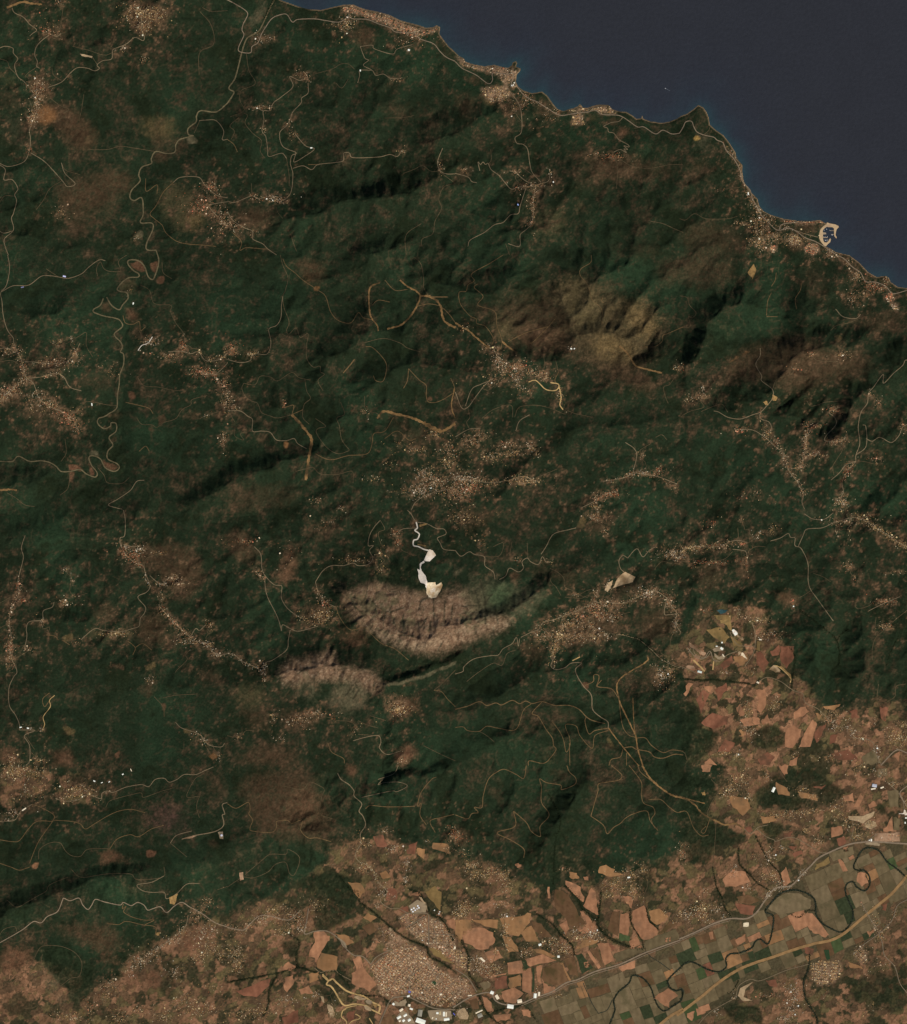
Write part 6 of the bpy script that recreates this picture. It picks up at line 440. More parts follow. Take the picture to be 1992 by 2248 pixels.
 (0, 2, 1000, 290, 20, 12, 30, 'spur', 3), (0, 2, 1120, 310, 40, 15, 50, 'spur', 3), (0, 2, 1060, 360, 60, 25, 60, 'spur', 1), (0, 2, 1280, 340, 20, 8, 10, 'spur', 2), (0, 2, 1300, 590, 40, 10, 24, 'spur', 3), (0, 2, 1380, 540, 50, 20, 36, 'spur', 0), (0, 2, 1420, 590, 40, 15, 30, 'spur', 0), (0, 2, 1300, 700, 15, 40, 16, 'spur', 0), (0, 2, 1660, 920, 20, 20, 24, 'spur', 2), (0, 2, 1500, 1050, 50, 20, 24, 'spur', 3), (0, 2, 1640, 1060, 40, 15, 26, 'spur', 3), (0, 2, 940, 980, 80, 12, 70, 'spur', 2), (0, 2, 520, 470, 15, 8, 10, 'wline', 3), (0, 2, 585, 560, 12, 15, 10, 'wline', 3), (0, 2, 520, 730, 40, 20, 40, 'wline', 0), (0, 2, 150, 600, 10, 40, 30, 'wline', 1), (0, 2, 180, 715, 30, 12, 30, 'wline', 1), (0, 2, 80, 1090, 25, 20, 50, 'wline', 1), (0, 2, 230, 1110, 30, 15, 20, 'wline', 0), (0, 2, 345, 885, 12, 15, 12, 'wline', 3), (0, 2, 90, 1210, 25, 40, 26, 'wline', 0), (0, 2, 225, 1730, 30, 6, 10, 'wline', 3), (0, 2, 335, 1745, 8, 8, 8, 'wline', 3), (0, 2, 100, 1980, 30, 30, 36, 'farm', 0), (0, 2, 320, 1985, 50, 10, 30, 'farm', 2), (0, 2, 1200, 1340, 20, 20, 12, 'spur', 3), (0, 2, 1630, 1830, 15, 15, 16, 'southm', 3), (0, 2, 1745, 1950, 8, 15, 10, 'southm', 3), (0, 2, 1560, 1770, 30, 8, 10, 'southm', 3), (0, 2, 1440, 1020, 40, 30, 20, 'spur', 0), (0, 2, 600, 1050, 30, 10, 10, 'wline', 0),
 (1, 2, 150, 245, 60, 12, 36, 'spur', 1), (1, 2, 260, 510, 30, 25, 30, 'massif', 0), (1, 2, 290, 1250, 12, 40, 24, 'massif', 3), (1, 2, 295, 1345, 12, 8, 10, 'massif', 3), (1, 2, 740, 830, 60, 35, 90, 'massif', 2), (1, 2, 780, 740, 30, 25, 36, 'massif', 1), (1, 2, 1330, 190, 20, 20, 22, 'quarry', 1), (1, 2, 1350, 240, 15, 40, 22, 'quarry', 1), (1, 2, 1210, 340, 20, 40, 22, 'quarry', 2), (1, 2, 1000, 400, 90, 15, 26, 'quarry', 2), (1, 2, 1370, 1580, 50, 25, 90, 'southm', 2), (1, 2, 1340, 1540, 40, 20, 30, 'southm', 0), (1, 2, 680, 1610, 80, 15, 60, 'southm', 0), (1, 2, 560, 1660, 70, 25, 50, 'southm', 0), (1, 2, 360, 1640, 15, 20, 16, 'southm', 2), (1, 2, 430, 1810, 25, 15, 14, 'southm', 3), (1, 2, 1000, 1740, 30, 30, 16, 'southm', 0), (1, 2, 1390, 1990, 30, 15, 26, 'southm', 0), (1, 2, 90, 1800, 25, 15, 12, 'southm', 0), (1, 2, 1215, 470, 20, 20, 14, 'quarry', 2), (1, 2, 780, 110, 60, 40, 16, 'quarry', 0), (1, 2, 480, 330, 30, 60, 16, 'massif', 0), (1, 2, 840, 1640, 12, 20, 8, 'southm', 1), (1, 2, 620, 1690, 40, 20, 10, 'southm', 0),
 (2, 2, 1120, 55, 60, 30, 60, 'amph', 0), (2, 2, 1190, 170, 20, 20, 18, 'amph', 0), (2, 2, 1110, 765, 40, 20, 50, 'amph', 1), (2, 2, 1190, 760, 50, 25, 50, 'amph', 0), (2, 2, 1120, 820, 20, 30, 40, 'amph', 1), (2, 2, 1520, 660, 50, 30, 90, 'amph', 3), (2, 2, 1690, 730, 25, 30, 36, 'amph', 0), (2, 2, 1750, 900, 15, 30, 24, 'amph', 3), (2, 2, 930, 900, 70, 30, 80, 'amph', 0), (2, 2, 840, 1000, 30, 30, 60, 'amph', 2), (2, 2, 690, 1000, 50, 40, 80, 'amph', 0), (2, 2, 960, 1000, 70, 25, 70, 'amph', 0), (2, 2, 1100, 1010, 40, 25, 50, 'amph', 2), (2, 2, 1200, 1000, 20, 15, 24, 'amph', 3), (2, 2, 800, 1090, 30, 30, 36, 'amph', 2), (2, 2, 1250, 860, 40, 25, 26, 'amph', 3), (2, 2, 1000, 850, 40, 15, 26, 'amph', 1), (2, 2, 1290, 1000, 15, 8, 5, 'amph', 0), (2, 2, 1720, 340, 60, 20, 60, 'estr', 3), (2, 2, 1770, 380, 40, 15, 36, 'estr', 3), (2, 2, 1640, 1310, 30, 50, 90, 'fact', 3), (2, 2, 1700, 1290, 20, 30, 30, 'fact', 2), (2, 2, 785, 1238, 10, 6, 6, 'amph', 3), (2, 2, 500, 380, 12, 12, 8, 'amph', 1), (2, 2, 720, 410, 40, 10, 12, 'amph', 0), (2, 2, 60, 60, 90, 50, 60, 'large', 2), (2, 2, 200, 250, 60, 40, 16, 'quarry', 2), (2, 2, 1110, 660, 15, 30, 26, 'amph', 0), (2, 2, 960, 670, 20, 10, 10, 'amph', 2), (2, 2, 1210, 600, 15, 20, 20, 'amph', 3),
 (3, 2, 80, 300, 90, 10, 60, 'estr', 2), (3, 2, 330, 285, 60, 10, 50, 'estr', 0), (3, 2, 500, 262, 30, 8, 24, 'estr', 1), (3, 2, 530, 390, 8, 40, 30, 'estr', 1), (3, 2, 230, 415, 100, 8, 50, 'estr', 1), (3, 2, 640, 185, 20, 8, 12, 'estr', 3), (3, 2, 735, 150, 15, 25, 18, 'estr', 2), (3, 2, 600, 220, 20, 6, 6, 'estr', 3), (3, 2, 1300, 90, 70, 15, 50, 'estr', 0), (3, 2, 1450, 60, 70, 20, 60, 'estr', 2), (3, 2, 1250, 150, 10, 50, 16, 'estr', 0), (3, 2, 1350, 130, 10, 50, 16, 'estr', 2), (3, 2, 1350, 440, 40, 30, 22, 'estr', 1), (3, 2, 1390, 540, 12, 20, 12, 'estr', 0), (3, 2, 1640, 720, 70, 12, 60, 'estr', 1), (3, 2, 1730, 490, 40, 10, 16, 'estr', 0), (3, 2, 1620, 920, 18, 15, 26, 'estr', 0), (3, 2, 1675, 930, 12, 15, 14, 'estr', 1), (3, 2, 640, 870, 50, 18, 60, 'fact', 2), (3, 2, 460, 790, 20, 20, 16, 'fact', 0), (3, 2, 520, 850, 30, 15, 20, 'fact', 0), (3, 2, 720, 990, 50, 15, 40, 'fact', 0), (3, 2, 640, 1020, 20, 8, 12, 'fact', 3), (3, 2, 370, 1290, 40, 6, 16, 'fact', 3), (3, 2, 575, 1290, 15, 15, 16, 'fact', 2), (3, 2, 545, 1590, 30, 30, 60, 'fact', 2), (3, 2, 750, 1550, 40, 40, 50, 'fact', 2), (3, 2, 580, 1750, 30, 30, 50, 'fact', 3), (3, 2, 370, 1930, 50, 10, 50, 'fact', 2), (3, 2, 460, 1950, 15, 10, 10, 'fact', 3), (3, 2, 1190, 1660, 40, 30, 60, 'road', 0), (3, 2, 1240, 1620, 40, 20, 30, 'road', 2), (3, 2, 1330, 1660, 20, 20, 26, 'road', 2), (3, 2, 1230, 1720, 15, 20, 16, 'road', 3), (3, 2, 1380, 1770, 15, 30, 22, 'road', 3), (3, 2, 1460, 1815, 25, 15, 22, 'road', 2), (3, 2, 1740, 1810, 60, 45, 190, 'road', 2), (3, 2, 1780, 1710, 25, 25, 36, 'road', 2), (3, 2, 1560, 1900, 20, 10, 14, 'road', 3), (3, 2, 1580, 1960, 8, 30, 14, 'road', 3), (3, 2, 1200, 1960, 90, 30, 36, 'road', 2), (3, 2, 910, 1950, 30, 25, 16, 'road', 0), (3, 2, 1550, 1670, 15, 30, 12, 'road', 0), (3, 2, 250, 110, 30, 30, 16, 'estr', 1), (3, 2, 500, 90, 20, 20, 8, 'estr', 0), (3, 2, 900, 740, 10, 25, 12, 'fact', 1), (3, 2, 200, 800, 40, 10, 14, 'fact', 1), (3, 2, 730, 970, 8, 8, 6, 'fact', 3),
 (0, 3, 130, 60, 110, 50, 190, 'farm', 2), (0, 3, 290, 60, 50, 40, 60, 'farm', 2), (0, 3, 620, 190, 80, 30, 110, 'farm', 2), (0, 3, 560, 240, 30, 12, 30, 'farm', 2), (0, 3, 210, 190, 12, 30, 10, 'farm', 3), (0, 3, 110, 370, 40, 20, 22, 'farm', 3), (0, 3, 60, 430, 20, 5, 8, 'farm', 3), (0, 3, 300, 230, 60, 40, 26, 'farm', 2), (0, 3, 120, 260, 40, 30, 16, 'farm', 0), (0, 3, 875, 200, 8, 6, 5, 'farm', 3), (0, 3, 1570, 1180, 40, 40, 60, 'foot', 0), (0, 3, 1640, 1070, 30, 30, 24, 'foot', 0), (0, 3, 1600, 1330, 60, 50, 60, 'foot', 3), (0, 3, 1640, 1450, 70, 40, 60, 'foot', 2), (0, 3, 1580, 1520, 40, 30, 50, 'foot', 2), (0, 3, 1130, 1540, 60, 30, 70, 'foot', 3), (0, 3, 1380, 1380, 50, 20, 36, 'foot', 3), (0, 3, 1450, 1290, 30, 30, 24, 'foot', 0), (0, 3, 1020, 1620, 30, 20, 16, 'foot', 3), (0, 3, 880, 1720, 50, 30, 60, 'foot', 0), (0, 3, 830, 1820, 40, 30, 36, 'foot', 0), (0, 3, 1380, 1640, 40, 40, 40, 'foot', 3), (0, 3, 1460, 1860, 60, 40, 60, 'foot', 2), (0, 3, 1560, 1930, 80, 40, 80, 'foot', 2), (0, 3, 1300, 1980, 60, 40, 50, 'foot', 2), (0, 3, 720, 1910, 40, 40, 36, 'foot', 1), (0, 3, 570, 1990, 60, 20, 50, 'foot', 2), (0, 3, 950, 1980, 60, 40, 50, 'foot', 2), (0, 3, 1110, 1940, 60, 30, 30, 'foot', 2), (0, 3, 1750, 1500, 40, 40, 40, 'foot', 2), (0, 3, 1690, 1300, 40, 20, 24, 'foot', 3), (0, 3, 440, 1960, 50, 30, 22, 'foot', 2), (0, 3, 1700, 1750, 60, 40, 26, 'foot', 0), (0, 3, 1210, 1480, 50, 20, 20, 'foot', 0),
 (1, 3, 260, 1220, 60, 30, 110, 'foot', 0), (1, 3, 360, 1140, 50, 18, 60, 'foot', 2), (1, 3, 430, 1310, 50, 30, 60, 'foot', 2), (1, 3, 560, 1200, 50, 40, 70, 'foot', 0), (1, 3, 590, 1290, 30, 20, 36, 'foot', 3), (1, 3, 500, 1180, 40, 20, 36, 'foot', 0), (1, 3, 70, 1500, 60, 60, 110, 'foot', 2), (1, 3, 80, 1600, 50, 30, 50, 'foot', 2), (1, 3, 470, 1850, 50, 15, 50, 'foot', 3), (1, 3, 690, 1810, 30, 20, 24, 'foot', 3), (1, 3, 120, 1960, 110, 40, 90, 'foot', 2), (1, 3, 280, 1950, 60, 40, 36, 'foot', 2), (1, 3, 820, 1950, 12, 40, 24, 'foot', 3), (1, 3, 1080, 810, 50, 20, 60, 'fields', 2), (1, 3, 1220, 1000, 25, 20, 36, 'fields', 3), (1, 3, 1300, 1040, 20, 15, 14, 'fields', 3), (1, 3, 1170, 1100, 15, 20, 14, 'fields', 3), (1, 3, 1410, 780, 20, 30, 36, 'fields', 3), (1, 3, 1405, 930, 10, 20, 14, 'fields', 3), (1, 3, 1250, 520, 30, 20, 24, 'fields', 0), (1, 3, 1320, 660, 50, 20, 30, 'fields', 3), (1, 3, 1580, 590, 8, 6, 5, 'fields', 3), (1, 3, 1780, 540, 20, 30, 40, 'fields', 1), (1, 3, 1100, 620, 20, 30, 16, 'fields', 2), (1, 3, 1270, 1440, 12, 20, 12, 'town', 3), (1, 3, 1240, 1310, 25, 8, 16, 'town', 3), (1, 3, 1190, 1380, 20, 10, 10, 'town', 0), (1, 3, 1400, 880, 15, 30, 16, 'fields', 3), (1, 3, 1740, 660, 20, 30, 12, 'fields', 2), (1, 3, 700, 1100, 60, 40, 30, 'foot', 2), (1, 3, 890, 1800, 15, 10, 5, 'foot', 3),
 (2, 3, 130, 790, 50, 30, 60, 'fields', 2), (2, 3, 260, 850, 60, 30, 70, 'fields', 2), (2, 3, 380, 870, 30, 40, 50, 'fields', 2), (2, 3, 160, 880, 30, 20, 30, 'fields', 2), (2, 3, 410, 960, 40, 40, 50, 'fields', 2), (2, 3, 20, 560, 30, 40, 40, 'fields', 1), (2, 3, 70, 1130, 45, 40, 150, 'fields', 2), (2, 3, 20, 1180, 30, 20, 60, 'fields', 2), (2, 3, 370, 1100, 40, 8, 20, 'fields', 3), (2, 3, 400, 1190, 40, 12, 20, 'fields', 3), (2, 3, 390, 1280, 25, 30, 40, 'fields', 2), (2, 3, 410, 1420, 10, 30, 16, 'fields', 2), (2, 3, 320, 1470, 15, 20, 20, 'fields', 2), (2, 3, 550, 1480, 30, 30, 50, 'fields', 0), (2, 3, 760, 1400, 60, 25, 60, 'fields', 2), (2, 3, 860, 1460, 40, 30, 80, 'fields', 2), (2, 3, 940, 1310, 20, 15, 24, 'fields', 3), (2, 3, 990, 1360, 40, 20, 46, 'fields', 2), (2, 3, 1090, 1330, 35, 25, 90, 'fields', 3), (2, 3, 1150, 1380, 20, 12, 20, 'fields', 2), (2, 3, 1260, 950, 70, 50, 110, 'fields', 2), (2, 3, 1390, 860, 40, 30, 60, 'fields', 2), (2, 3, 1410, 990, 30, 40, 60, 'fields', 2), (2, 3, 1480, 820, 25, 25, 26, 'fields', 2), (2, 3, 1200, 1030, 20, 12, 16, 'fields', 2), (2, 3, 860, 820, 30, 12, 12, 'fields', 0), (2, 3, 820, 1820, 25, 10, 20, 'fields', 2), (2, 3, 200, 1580, 50, 50, 110, 'town', 3), (2, 3, 260, 1640, 30, 40, 50, 'town', 0), (2, 3, 330, 1600, 40, 25, 60, 'town', 2), (2, 3, 170, 1530, 30, 20, 40, 'town', 3), (2, 3, 1650, 1160, 15, 8, 10, 'fields', 2), (2, 3, 1770, 1160, 15, 20, 24, 'fields', 2), (2, 3, 400, 1330, 20, 20, 20, 'fields', 2), (2, 3, 650, 1750, 12, 40, 10, 'fields', 0), (2, 3, 30, 1950, 30, 25, 36, 'town', 3), (2, 3, 1780, 680, 12, 60, 16, 'fields', 2), (2, 3, 60, 680, 25, 25, 12, 'fields', 0), (2, 3, 780, 1370, 20, 6, 10, 'fields', 3), (2, 3, 1720, 1240, 15, 6, 5, 'fields', 3),
 (3, 3, 480, 110, 50, 50, 90, 'farend', 2), (3, 3, 400, 190, 40, 40, 70, 'road', 2), (3, 3, 370, 240, 30, 20, 24, 'road', 2), (3, 3, 540, 240, 20, 25, 16, 'road', 2), (3, 3, 680, 90, 25, 20, 24, 'road', 2), (3, 3, 950, 200, 40, 25, 36, 'road', 2), (3, 3, 1040, 250, 40, 12, 20, 'road', 2), (3, 3, 800, 390, 100, 18, 90, 'road', 2), (3, 3, 1000, 370, 100, 15, 70, 'road', 2), (3, 3, 1230, 340, 40, 20, 40, 'road', 2), (3, 3, 1260, 390, 25, 15, 24, 'road', 2), (3, 3, 1310, 440, 15, 40, 30, 'road', 2), (3, 3, 1370, 460, 15, 40, 30, 'road', 2), (3, 3, 1000, 520, 15, 12, 24, 'road', 2), (3, 3, 1100, 600, 40, 30, 36, 'road', 2), (3, 3, 700, 720, 30, 40, 60, 'road', 3), (3, 3, 820, 660, 30, 20, 30, 'road', 3), (3, 3, 660, 870, 20, 30, 36, 'road', 2), (3, 3, 740, 880, 25, 30, 40, 'road', 2), (3, 3, 790, 930, 20, 20, 26, 'road', 3), (3, 3, 700, 1020, 15, 20, 24, 'road', 3), (3, 3, 590, 730, 12, 20, 12, 'road', 0), (3, 3, 430, 830, 25, 30, 26, 'road', 3), (3, 3, 540, 960, 20, 20, 16, 'road', 3), (3, 3, 170, 1120, 60, 30, 100, 'fields', 2), (3, 3, 300, 1130, 30, 20, 40, 'fields', 3), (3, 3, 60, 1180, 50, 30, 70, 'fields', 3), (3, 3, 190, 1190, 40, 20, 40, 'fields', 2), (3, 3, 350, 1200, 15, 12, 12, 'fields', 3), (3, 3, 210, 980, 20, 30, 12, 'fields', 0), (3, 3, 30, 700, 12, 30, 26, 'fields', 1), (3, 3, 980, 840, 20, 20, 24, 'road', 3), (3, 3, 1400, 560, 30, 20, 40, 'road', 2), (3, 3, 1540, 1240, 15, 40, 36, 'farend', 0), (3, 3, 1580, 1350, 15, 30, 30, 'farend', 2), (3, 3, 1690, 1170, 10, 40, 22, 'farend', 0), (3, 3, 1590, 1320, 12, 12, 12, 'farend', 0), (3, 3, 890, 1780, 40, 30, 60, 'farend', 3), (3, 3, 900, 1850, 30, 30, 36, 'farend', 3), (3, 3, 890, 1930, 40, 50, 60, 'farend', 3), (3, 3, 820, 2000, 40, 30, 40, 'farend', 3), (3, 3, 680, 1820, 50, 20, 24, 'farend', 1), (3, 3, 300, 1950, 20, 20, 16, 'farend', 3), (3, 3, 1440, 1440, 40, 25, 26, 'farend', 0), (3, 3, 1600, 1560, 60, 40, 26, 'farend', 0), (3, 3, 1540, 1930, 60, 40, 16, 'farend', 2), (3, 3, 430, 1830, 10, 20, 10, 'farend', 3), (3, 3, 1410, 30, 60, 40, 40, 'road', 2), (3, 3, 1600, 60, 40, 30, 30, 'road', 3), (3, 3, 1700, 150, 40, 20, 26, 'road', 3), (3, 3, 1790, 290, 8, 40, 26, 'road', 2), (3, 3, 1500, 470, 40, 20, 50, 'road', 2), (3, 3, 1290, 280, 8, 40, 14, 'road', 2), (3, 3, 1120, 1800, 60, 30, 12, 'farend', 0), (3, 3, 1480, 1650, 12, 12, 6, 'farend', 0)]
SPINES = [(0, 0, '290 640 295 830 290 900 250 960', 14, 50, 'plateau', 0), (0, 0, '1660 1640 1700 1690 1760 1750 1811 1790', 14, 40, 'shoulder', 0), (1, 0, '190 1560 240 1580 340 1565 420 1600 490 1550', 12, 50, 'spurs', 0), (2, 0, '640 1475 620 1600 620 1700 605 1780', 10, 40, 'cross', 0), (2, 0, '830 915 650 810 580 780 530 740', 12, 30, 'shore', 0), (3, 0, '345 1135 430 1260 480 1350 500 1440 560 1510', 10, 40, 'shore', 0), (3, 0, '830 1760 1000 1765 1120 1758', 7, 60, 'port', 1), (3, 1, '650 1430 700 1470 780 1540 810 1560 840 1640 870 1720 930 1800 980 1900', 12, 80, 'east', 0), (3, 1, '1020 1390 1000 1500 990 1590 960 1680', 12, 90, 'estr', 0), (3, 1, '1400 1640 1340 1710 1290 1800', 10, 26, 'estr', 1),
 (0, 1, '120 720 180 850 210 970 270 1020', 16, 50, 'ridgew', 0), (0, 1, '310 1130 370 1190 480 1240 570 1290 630 1400', 22, 110, 'ridgew', 1), (0, 1, '210 980 140 1030 90 1090 0 1165', 14, 110, 'ridgew', 0), (0, 1, '330 970 440 940 510 970', 10, 30, 'ridgew', 0), (0, 1, '1590 930 1700 950 1740 1010 1811 1040', 14, 60, 'riverv', 1),
 (2, 1, '300 745 340 830 400 890 500 890 620 930 720 970', 18, 80, 'bald', 0), (2, 1, '430 930 510 1050 570 1060', 10, 26, 'bald', 3), (2, 1, '0 1780 130 1790 270 1810 420 1790 540 1760 640 1800', 14, 120, 'large', 2), (2, 1, '1410 1730 1340 1770 1170 1800', 8, 26, 'amph', 0), (2, 1, '1100 1960 1200 1900 1290 1880', 10, 50, 'amph', 1), (2, 1, '1410 1730 1600 1760 1760 1820', 14, 40, 'amph', 0),
 (0, 2, '1270 760 1340 840 1440 940 1520 1010', 12, 120, 'spur', 0), (0, 2, '1550 1040 1650 1060 1720 1150 1811 1140', 12, 60, 'spur', 3), (1, 2, '0 1135 70 1160 120 1200 230 1250 280 1290', 10, 40, 'spur', 3), (0, 2, '155 640 140 700 90 800 80 900 95 1000 85 1080 100 1180', 12, 100, 'wline', 0), (0, 2, '960 270 1000 350 1080 420 1140 440', 14, 50, 'spur', 1), (0, 2, '1150 500 1195 600', 8, 14, 'spur', 3),
 (2, 2, '660 950 700 890 780 870 880 830 960 800 1080 750 1180 730 1330 740 1450 690 1530 660 1590 640 1680 700 1720 770 1760 820 1750 900', 14, 240, 'amph', 0), (2, 2, '940 900 880 900 840 950 800 1030 780 1110 770 1200', 14, 120, 'amph', 2), (2, 2, '1000 830 1060 900 1140 970', 12, 60, 'amph', 0), (2, 2, '1080 760 1120 830 1200 840 1300 830', 16, 70, 'amph', 1), (1, 2, '690 610 740 680 780 740', 10, 30, 'massif', 0), (1, 2, '540 830 620 870 720 900 840 820', 16, 50, 'massif', 2),
 (3, 2, '1450 70 1540 130 1640 190 1720 250 1811 290', 16, 200, 'estr', 2), (3, 2, '0 350 60 300 150 290 300 290 400 250', 12, 60, 'estr', 2), (3, 2, '1200 1680 1260 1720 1350 1740 1400 1810 1500 1830', 14, 50, 'road', 3), (3, 2, '480 1640 490 1700 530 1740', 8, 16, 'fact', 3), (0, 3, '1460 1290 1330 1390 1180 1490 1130 1550 1020 1610', 12, 60, 'foot', 3), (0, 3, '440 260 520 280 620 270 700 230 800 260', 10, 26, 'farm', 2), (1, 3, '0 1280 120 1300 160 1270 250 1190 340 1190 480 1220', 18, 100, 'foot', 0), (1, 3, '1040 760 1110 790 1160 850 1190 920 1260 1000', 8, 60, 'fields', 2), (1, 3, '1010 700 1050 620 1050 540', 18, 26, 'fields', 2), (3, 3, '970 860 880 950 760 970 680 1060', 12, 60, 'road', 3), (3, 3, '1440 1090 1480 1170 1560 1300 1600 1400', 10, 40, 'farend', 0), (3, 3, '1600 1310 1680 1220 1720 1110', 8, 26, 'farend', 0)]
_q = 2.05
TOWNS = [(T(1, 3, '1130 1590 1300 1460 1420 1400 1480 1430 1560 1470 1640 1580 1799 1690 1799 1900 1640 1900 1540 1860 1430 1800 1350 1800 1290 1840 1200 1800 1180 1700'), 0.66, 1.9, 0.80, (12, 18), 'town', 0), (T(1, 3, '1190 1560 1300 1470 1400 1460 1420 1600 1380 1780 1260 1790 1200 1700'), 0.3, 2.0, 0.45, (12, 16), 'town', 1), (T(2, 3, '0 1650 90 1700 130 1790 60 1830 0 1870'), 0.5, 2.1, 0.7, (12, 17), 'town', 0),
 (T(1, 3, '1410 1290 1580 1200 1586 1430 1560 1415'), 0.9, 1.9, 0.75, (11, 17), 'upper', 0), (T(1, 3, '1594 1200 1700 1240 1760 1320 1799 1400 1799 1570 1700 1500 1600 1430'), 0.05, 1.9, 0.8, (11, 16), 'upper', 0), (T(1, 3, '1660 1430 1780 1430 1799 1540 1740 1530'), 0.05, 2.3, 0.6, (14, 19), 'upper', 1), (T(2, 3, '0 1450 100 1490 130 1640 60 1600 0 1600'), 0.05, 2.2, 0.75, (13, 17), 'upper', 2), (T(1, 3, '1355 1205 1400 1172 1570 1178 1412 1275'), -0.52, 2.5, 0.7, (14, 19), 'upper', 1), (T(1, 3, '1230 1300 1300 1290 1400 1370 1500 1440 1420 1400 1300 1450 1240 1400'), 0.66, 2.4, 0.5, (12, 16), 'town', 0),
 (T(3, 3, '1035 1570 1090 1545 1260 1540 1280 1590 1270 1660 1200 1720 1110 1740 1050 1690'), 0.1, 2.0, 0.85, (12, 16), 'estate', 2), (T(3, 3, '1370 1490 1430 1420 1480 1480 1480 1560 1420 1560'), 0.8, 2.2, 0.7, (12, 16), 'farend', 2), (T(3, 3, '1640 545 1740 540 1740 600 1650 598'), 0.0, 2.5, 0.7, (14, 20), 'road', 1), (T(3, 3, '1450 480 1500 440 1550 460 1550 490 1500 500'), 0.5, 2.4, 0.5, (11, 15), 'road', 0),
 (T(3, 0, '990 1960 1050 1930 1110 1950 1110 2000 1060 2028 1000 2010'), 0.4, 1.9, 0.8, (12, 17), 'port', 1), (T(3, 0, '720 1960 770 1950 765 2005 730 2010'), 0.3, 2.0, 0.85, (15, 19), 'port', 1), (T(3, 0, '830 1745 1150 1750 1160 1775 830 1768'), 0.03, 1.8, 0.85, (12, 16), 'port', 1), (T(3, 0, '870 1870 960 1880 960 1940 890 1950'), 0.4, 2.1, 0.7, (12, 17), 'port', 2), (T(3, 1, '1640 320 1670 285 1700 310 1710 360 1650 370'), 1.2, 2.0, 0.9, (15, 19), 'resort', 1), (T(3, 1, '1670 390 1730 380 1740 440 1700 430'), 0.1, 2.2, 0.9, (14, 20), 'resort', 3),
 (T(1, 0, '910 60 1000 45 1100 90 1290 130 1430 190 1530 230 1490 250 1330 240 1280 200 1180 170 1040 110 930 100'), 0.35, 2.2, 0.55, (12, 17), 'beach', 1), (T(1, 0, '905 65 1000 42 1005 60 940 100'), 0.1, 1.9, 0.85, (12, 16), 'beach', 1), (T(1, 0, '1340 200 1480 220 1600 240 1660 215 1680 240 1600 270 1500 290 1350 250'), 0.2, 2.0, 0.65, (12, 17), 'beach', 1), (T(2, 0, '0 450 60 470 130 515 310 525 430 545 510 555 480 600 440 650 400 690 340 600 200 560 60 520'), 0.25, 2.2, 0.5, (12, 17), 'ochre', 0), (T(2, 0, '200 700 420 680 440 760 340 800 270 820'), 0.5, 2.3, 0.5, (12, 17), 'ochre', 2), (T(2, 0, '880 880 990 850 1050 860 1150 835 1240 850 1290 900 1170 905 1100 870 1000 890'), -0.2, 2.1, 0.6, (12, 16), 'cape', 2), (T(2, 0, '930 920 1010 900 1030 990 930 990'), 0.1, 2.1, 0.7, (12, 17), 'cape', 2)]

# ------------------------------------------------------------------ terrain heights
STEP = 2.2
def axis(n):
    core = np.arange(-44, n + 44 + STEP, STEP)
    g = np.array([1.6 ** i for i in range(1, 14)]) * 6
    out = np.cumsum(g)
    return np.concatenate([(core[0] - out)[::-1], core, core[-1] + out])
XS, YS = axis(1992), axis(2248)
GX, GY = np.meshgrid(XS.astype(np.float32), YS.astype(np.float32))
NXg, NYg = len(XS), len(YS)
CELL = STEP

# coast: signed distance in pixels, + on land
coast_poly = np.vstack([[(-6000, -2600), (300, -420), (560, -60)], COAST, [(2060, 668), (2500, 900), (9000, 2200), (9000, 9000), (-6000, 9000)]])
cd = seg_dist(GX, GY, coast_poly[:-2]).astype(np.float32)
land = in_poly(GX, GY, coast_poly)
SD = np.where(land, cd, -cd)

# ------------------------------------------------------------------ terrain carved by running water (stream power law on a coarse grid)
EG = 5.0
ex = np.arange(-120, 2112 + EG, EG); ey = np.arange(-120, 2368 + EG, EG)
EX, EY = np.meshgrid(ex.astype(np.float32), ey.astype(np.float32))
EH, EW = EX.shape
_cd = seg_dist(EX, EY, coast_poly[:-2]); _land = in_poly(EX, EY, coast_poly)
_sd = np.where(_land, _cd, -_cd)
wxe = EX + 22 * fbm(EX, EY, 120, 3, 3); wye = EY + 22 * fbm(EX, EY, 120, 3, 4)
up = np.zeros_like(EX); wsum = np.zeros_like(EX)
for x, y, z in HEIGHTS:
    q = 1.0 / (((EX - x) ** 2 + (EY - y) ** 2) + 60.0 ** 2) ** 1.5
    up += q * z; wsum += q
up /= wsum
lowm = blur(in_poly(EX, EY, LOWLAND).astype(np.float32), 6)
plm = in_poly(EX, EY, PLAIN)
rd = seg_dist(EX, EY, spline(_river, 6))
base = ~_land | plm | (rd < 4)
edge = np.zeros_like(base); edge[0] = edge[-1] = True; edge[:, 0] = edge[:, -1] = True
dist = np.minimum(np.minimum(np.maximum(_sd, 0), rd), 400)
dist = np.minimum(dist, seg_dist(EX, EY, PLAIN))
eh = 10 + 0.25 * up + 1.1 * np.minimum(dist, 260) + 40 * fbm(wxe, wye, 110, 4, 5) + 10 * TAB[np.arange(EH)[:, None] & 255, (np.arange(EW) * 7)[None] & 255]
for P, hh, wid in RIDGES:
    d = seg_dist(0.5 * wxe + 0.5 * EX, 0.5 * wye + 0.5 * EY, spline(np.asarray(P, float), 12))
    eh += 1.6 * hh * np.clip(1 - d / (wid * 1.3), 0, 1)
for P, depth, wid in VALLEYS:
    d = seg_dist(0.3 * wxe + 0.7 * EX, 0.3 * wye + 0.7 * EY, spline(np.asarray(P, float), 12))
    eh -= 1.2 * depth * np.clip(1 - d / (wid * 1.2), 0, 1)
riv_z = 5 + 240 * smooth(0, 1100, EY)
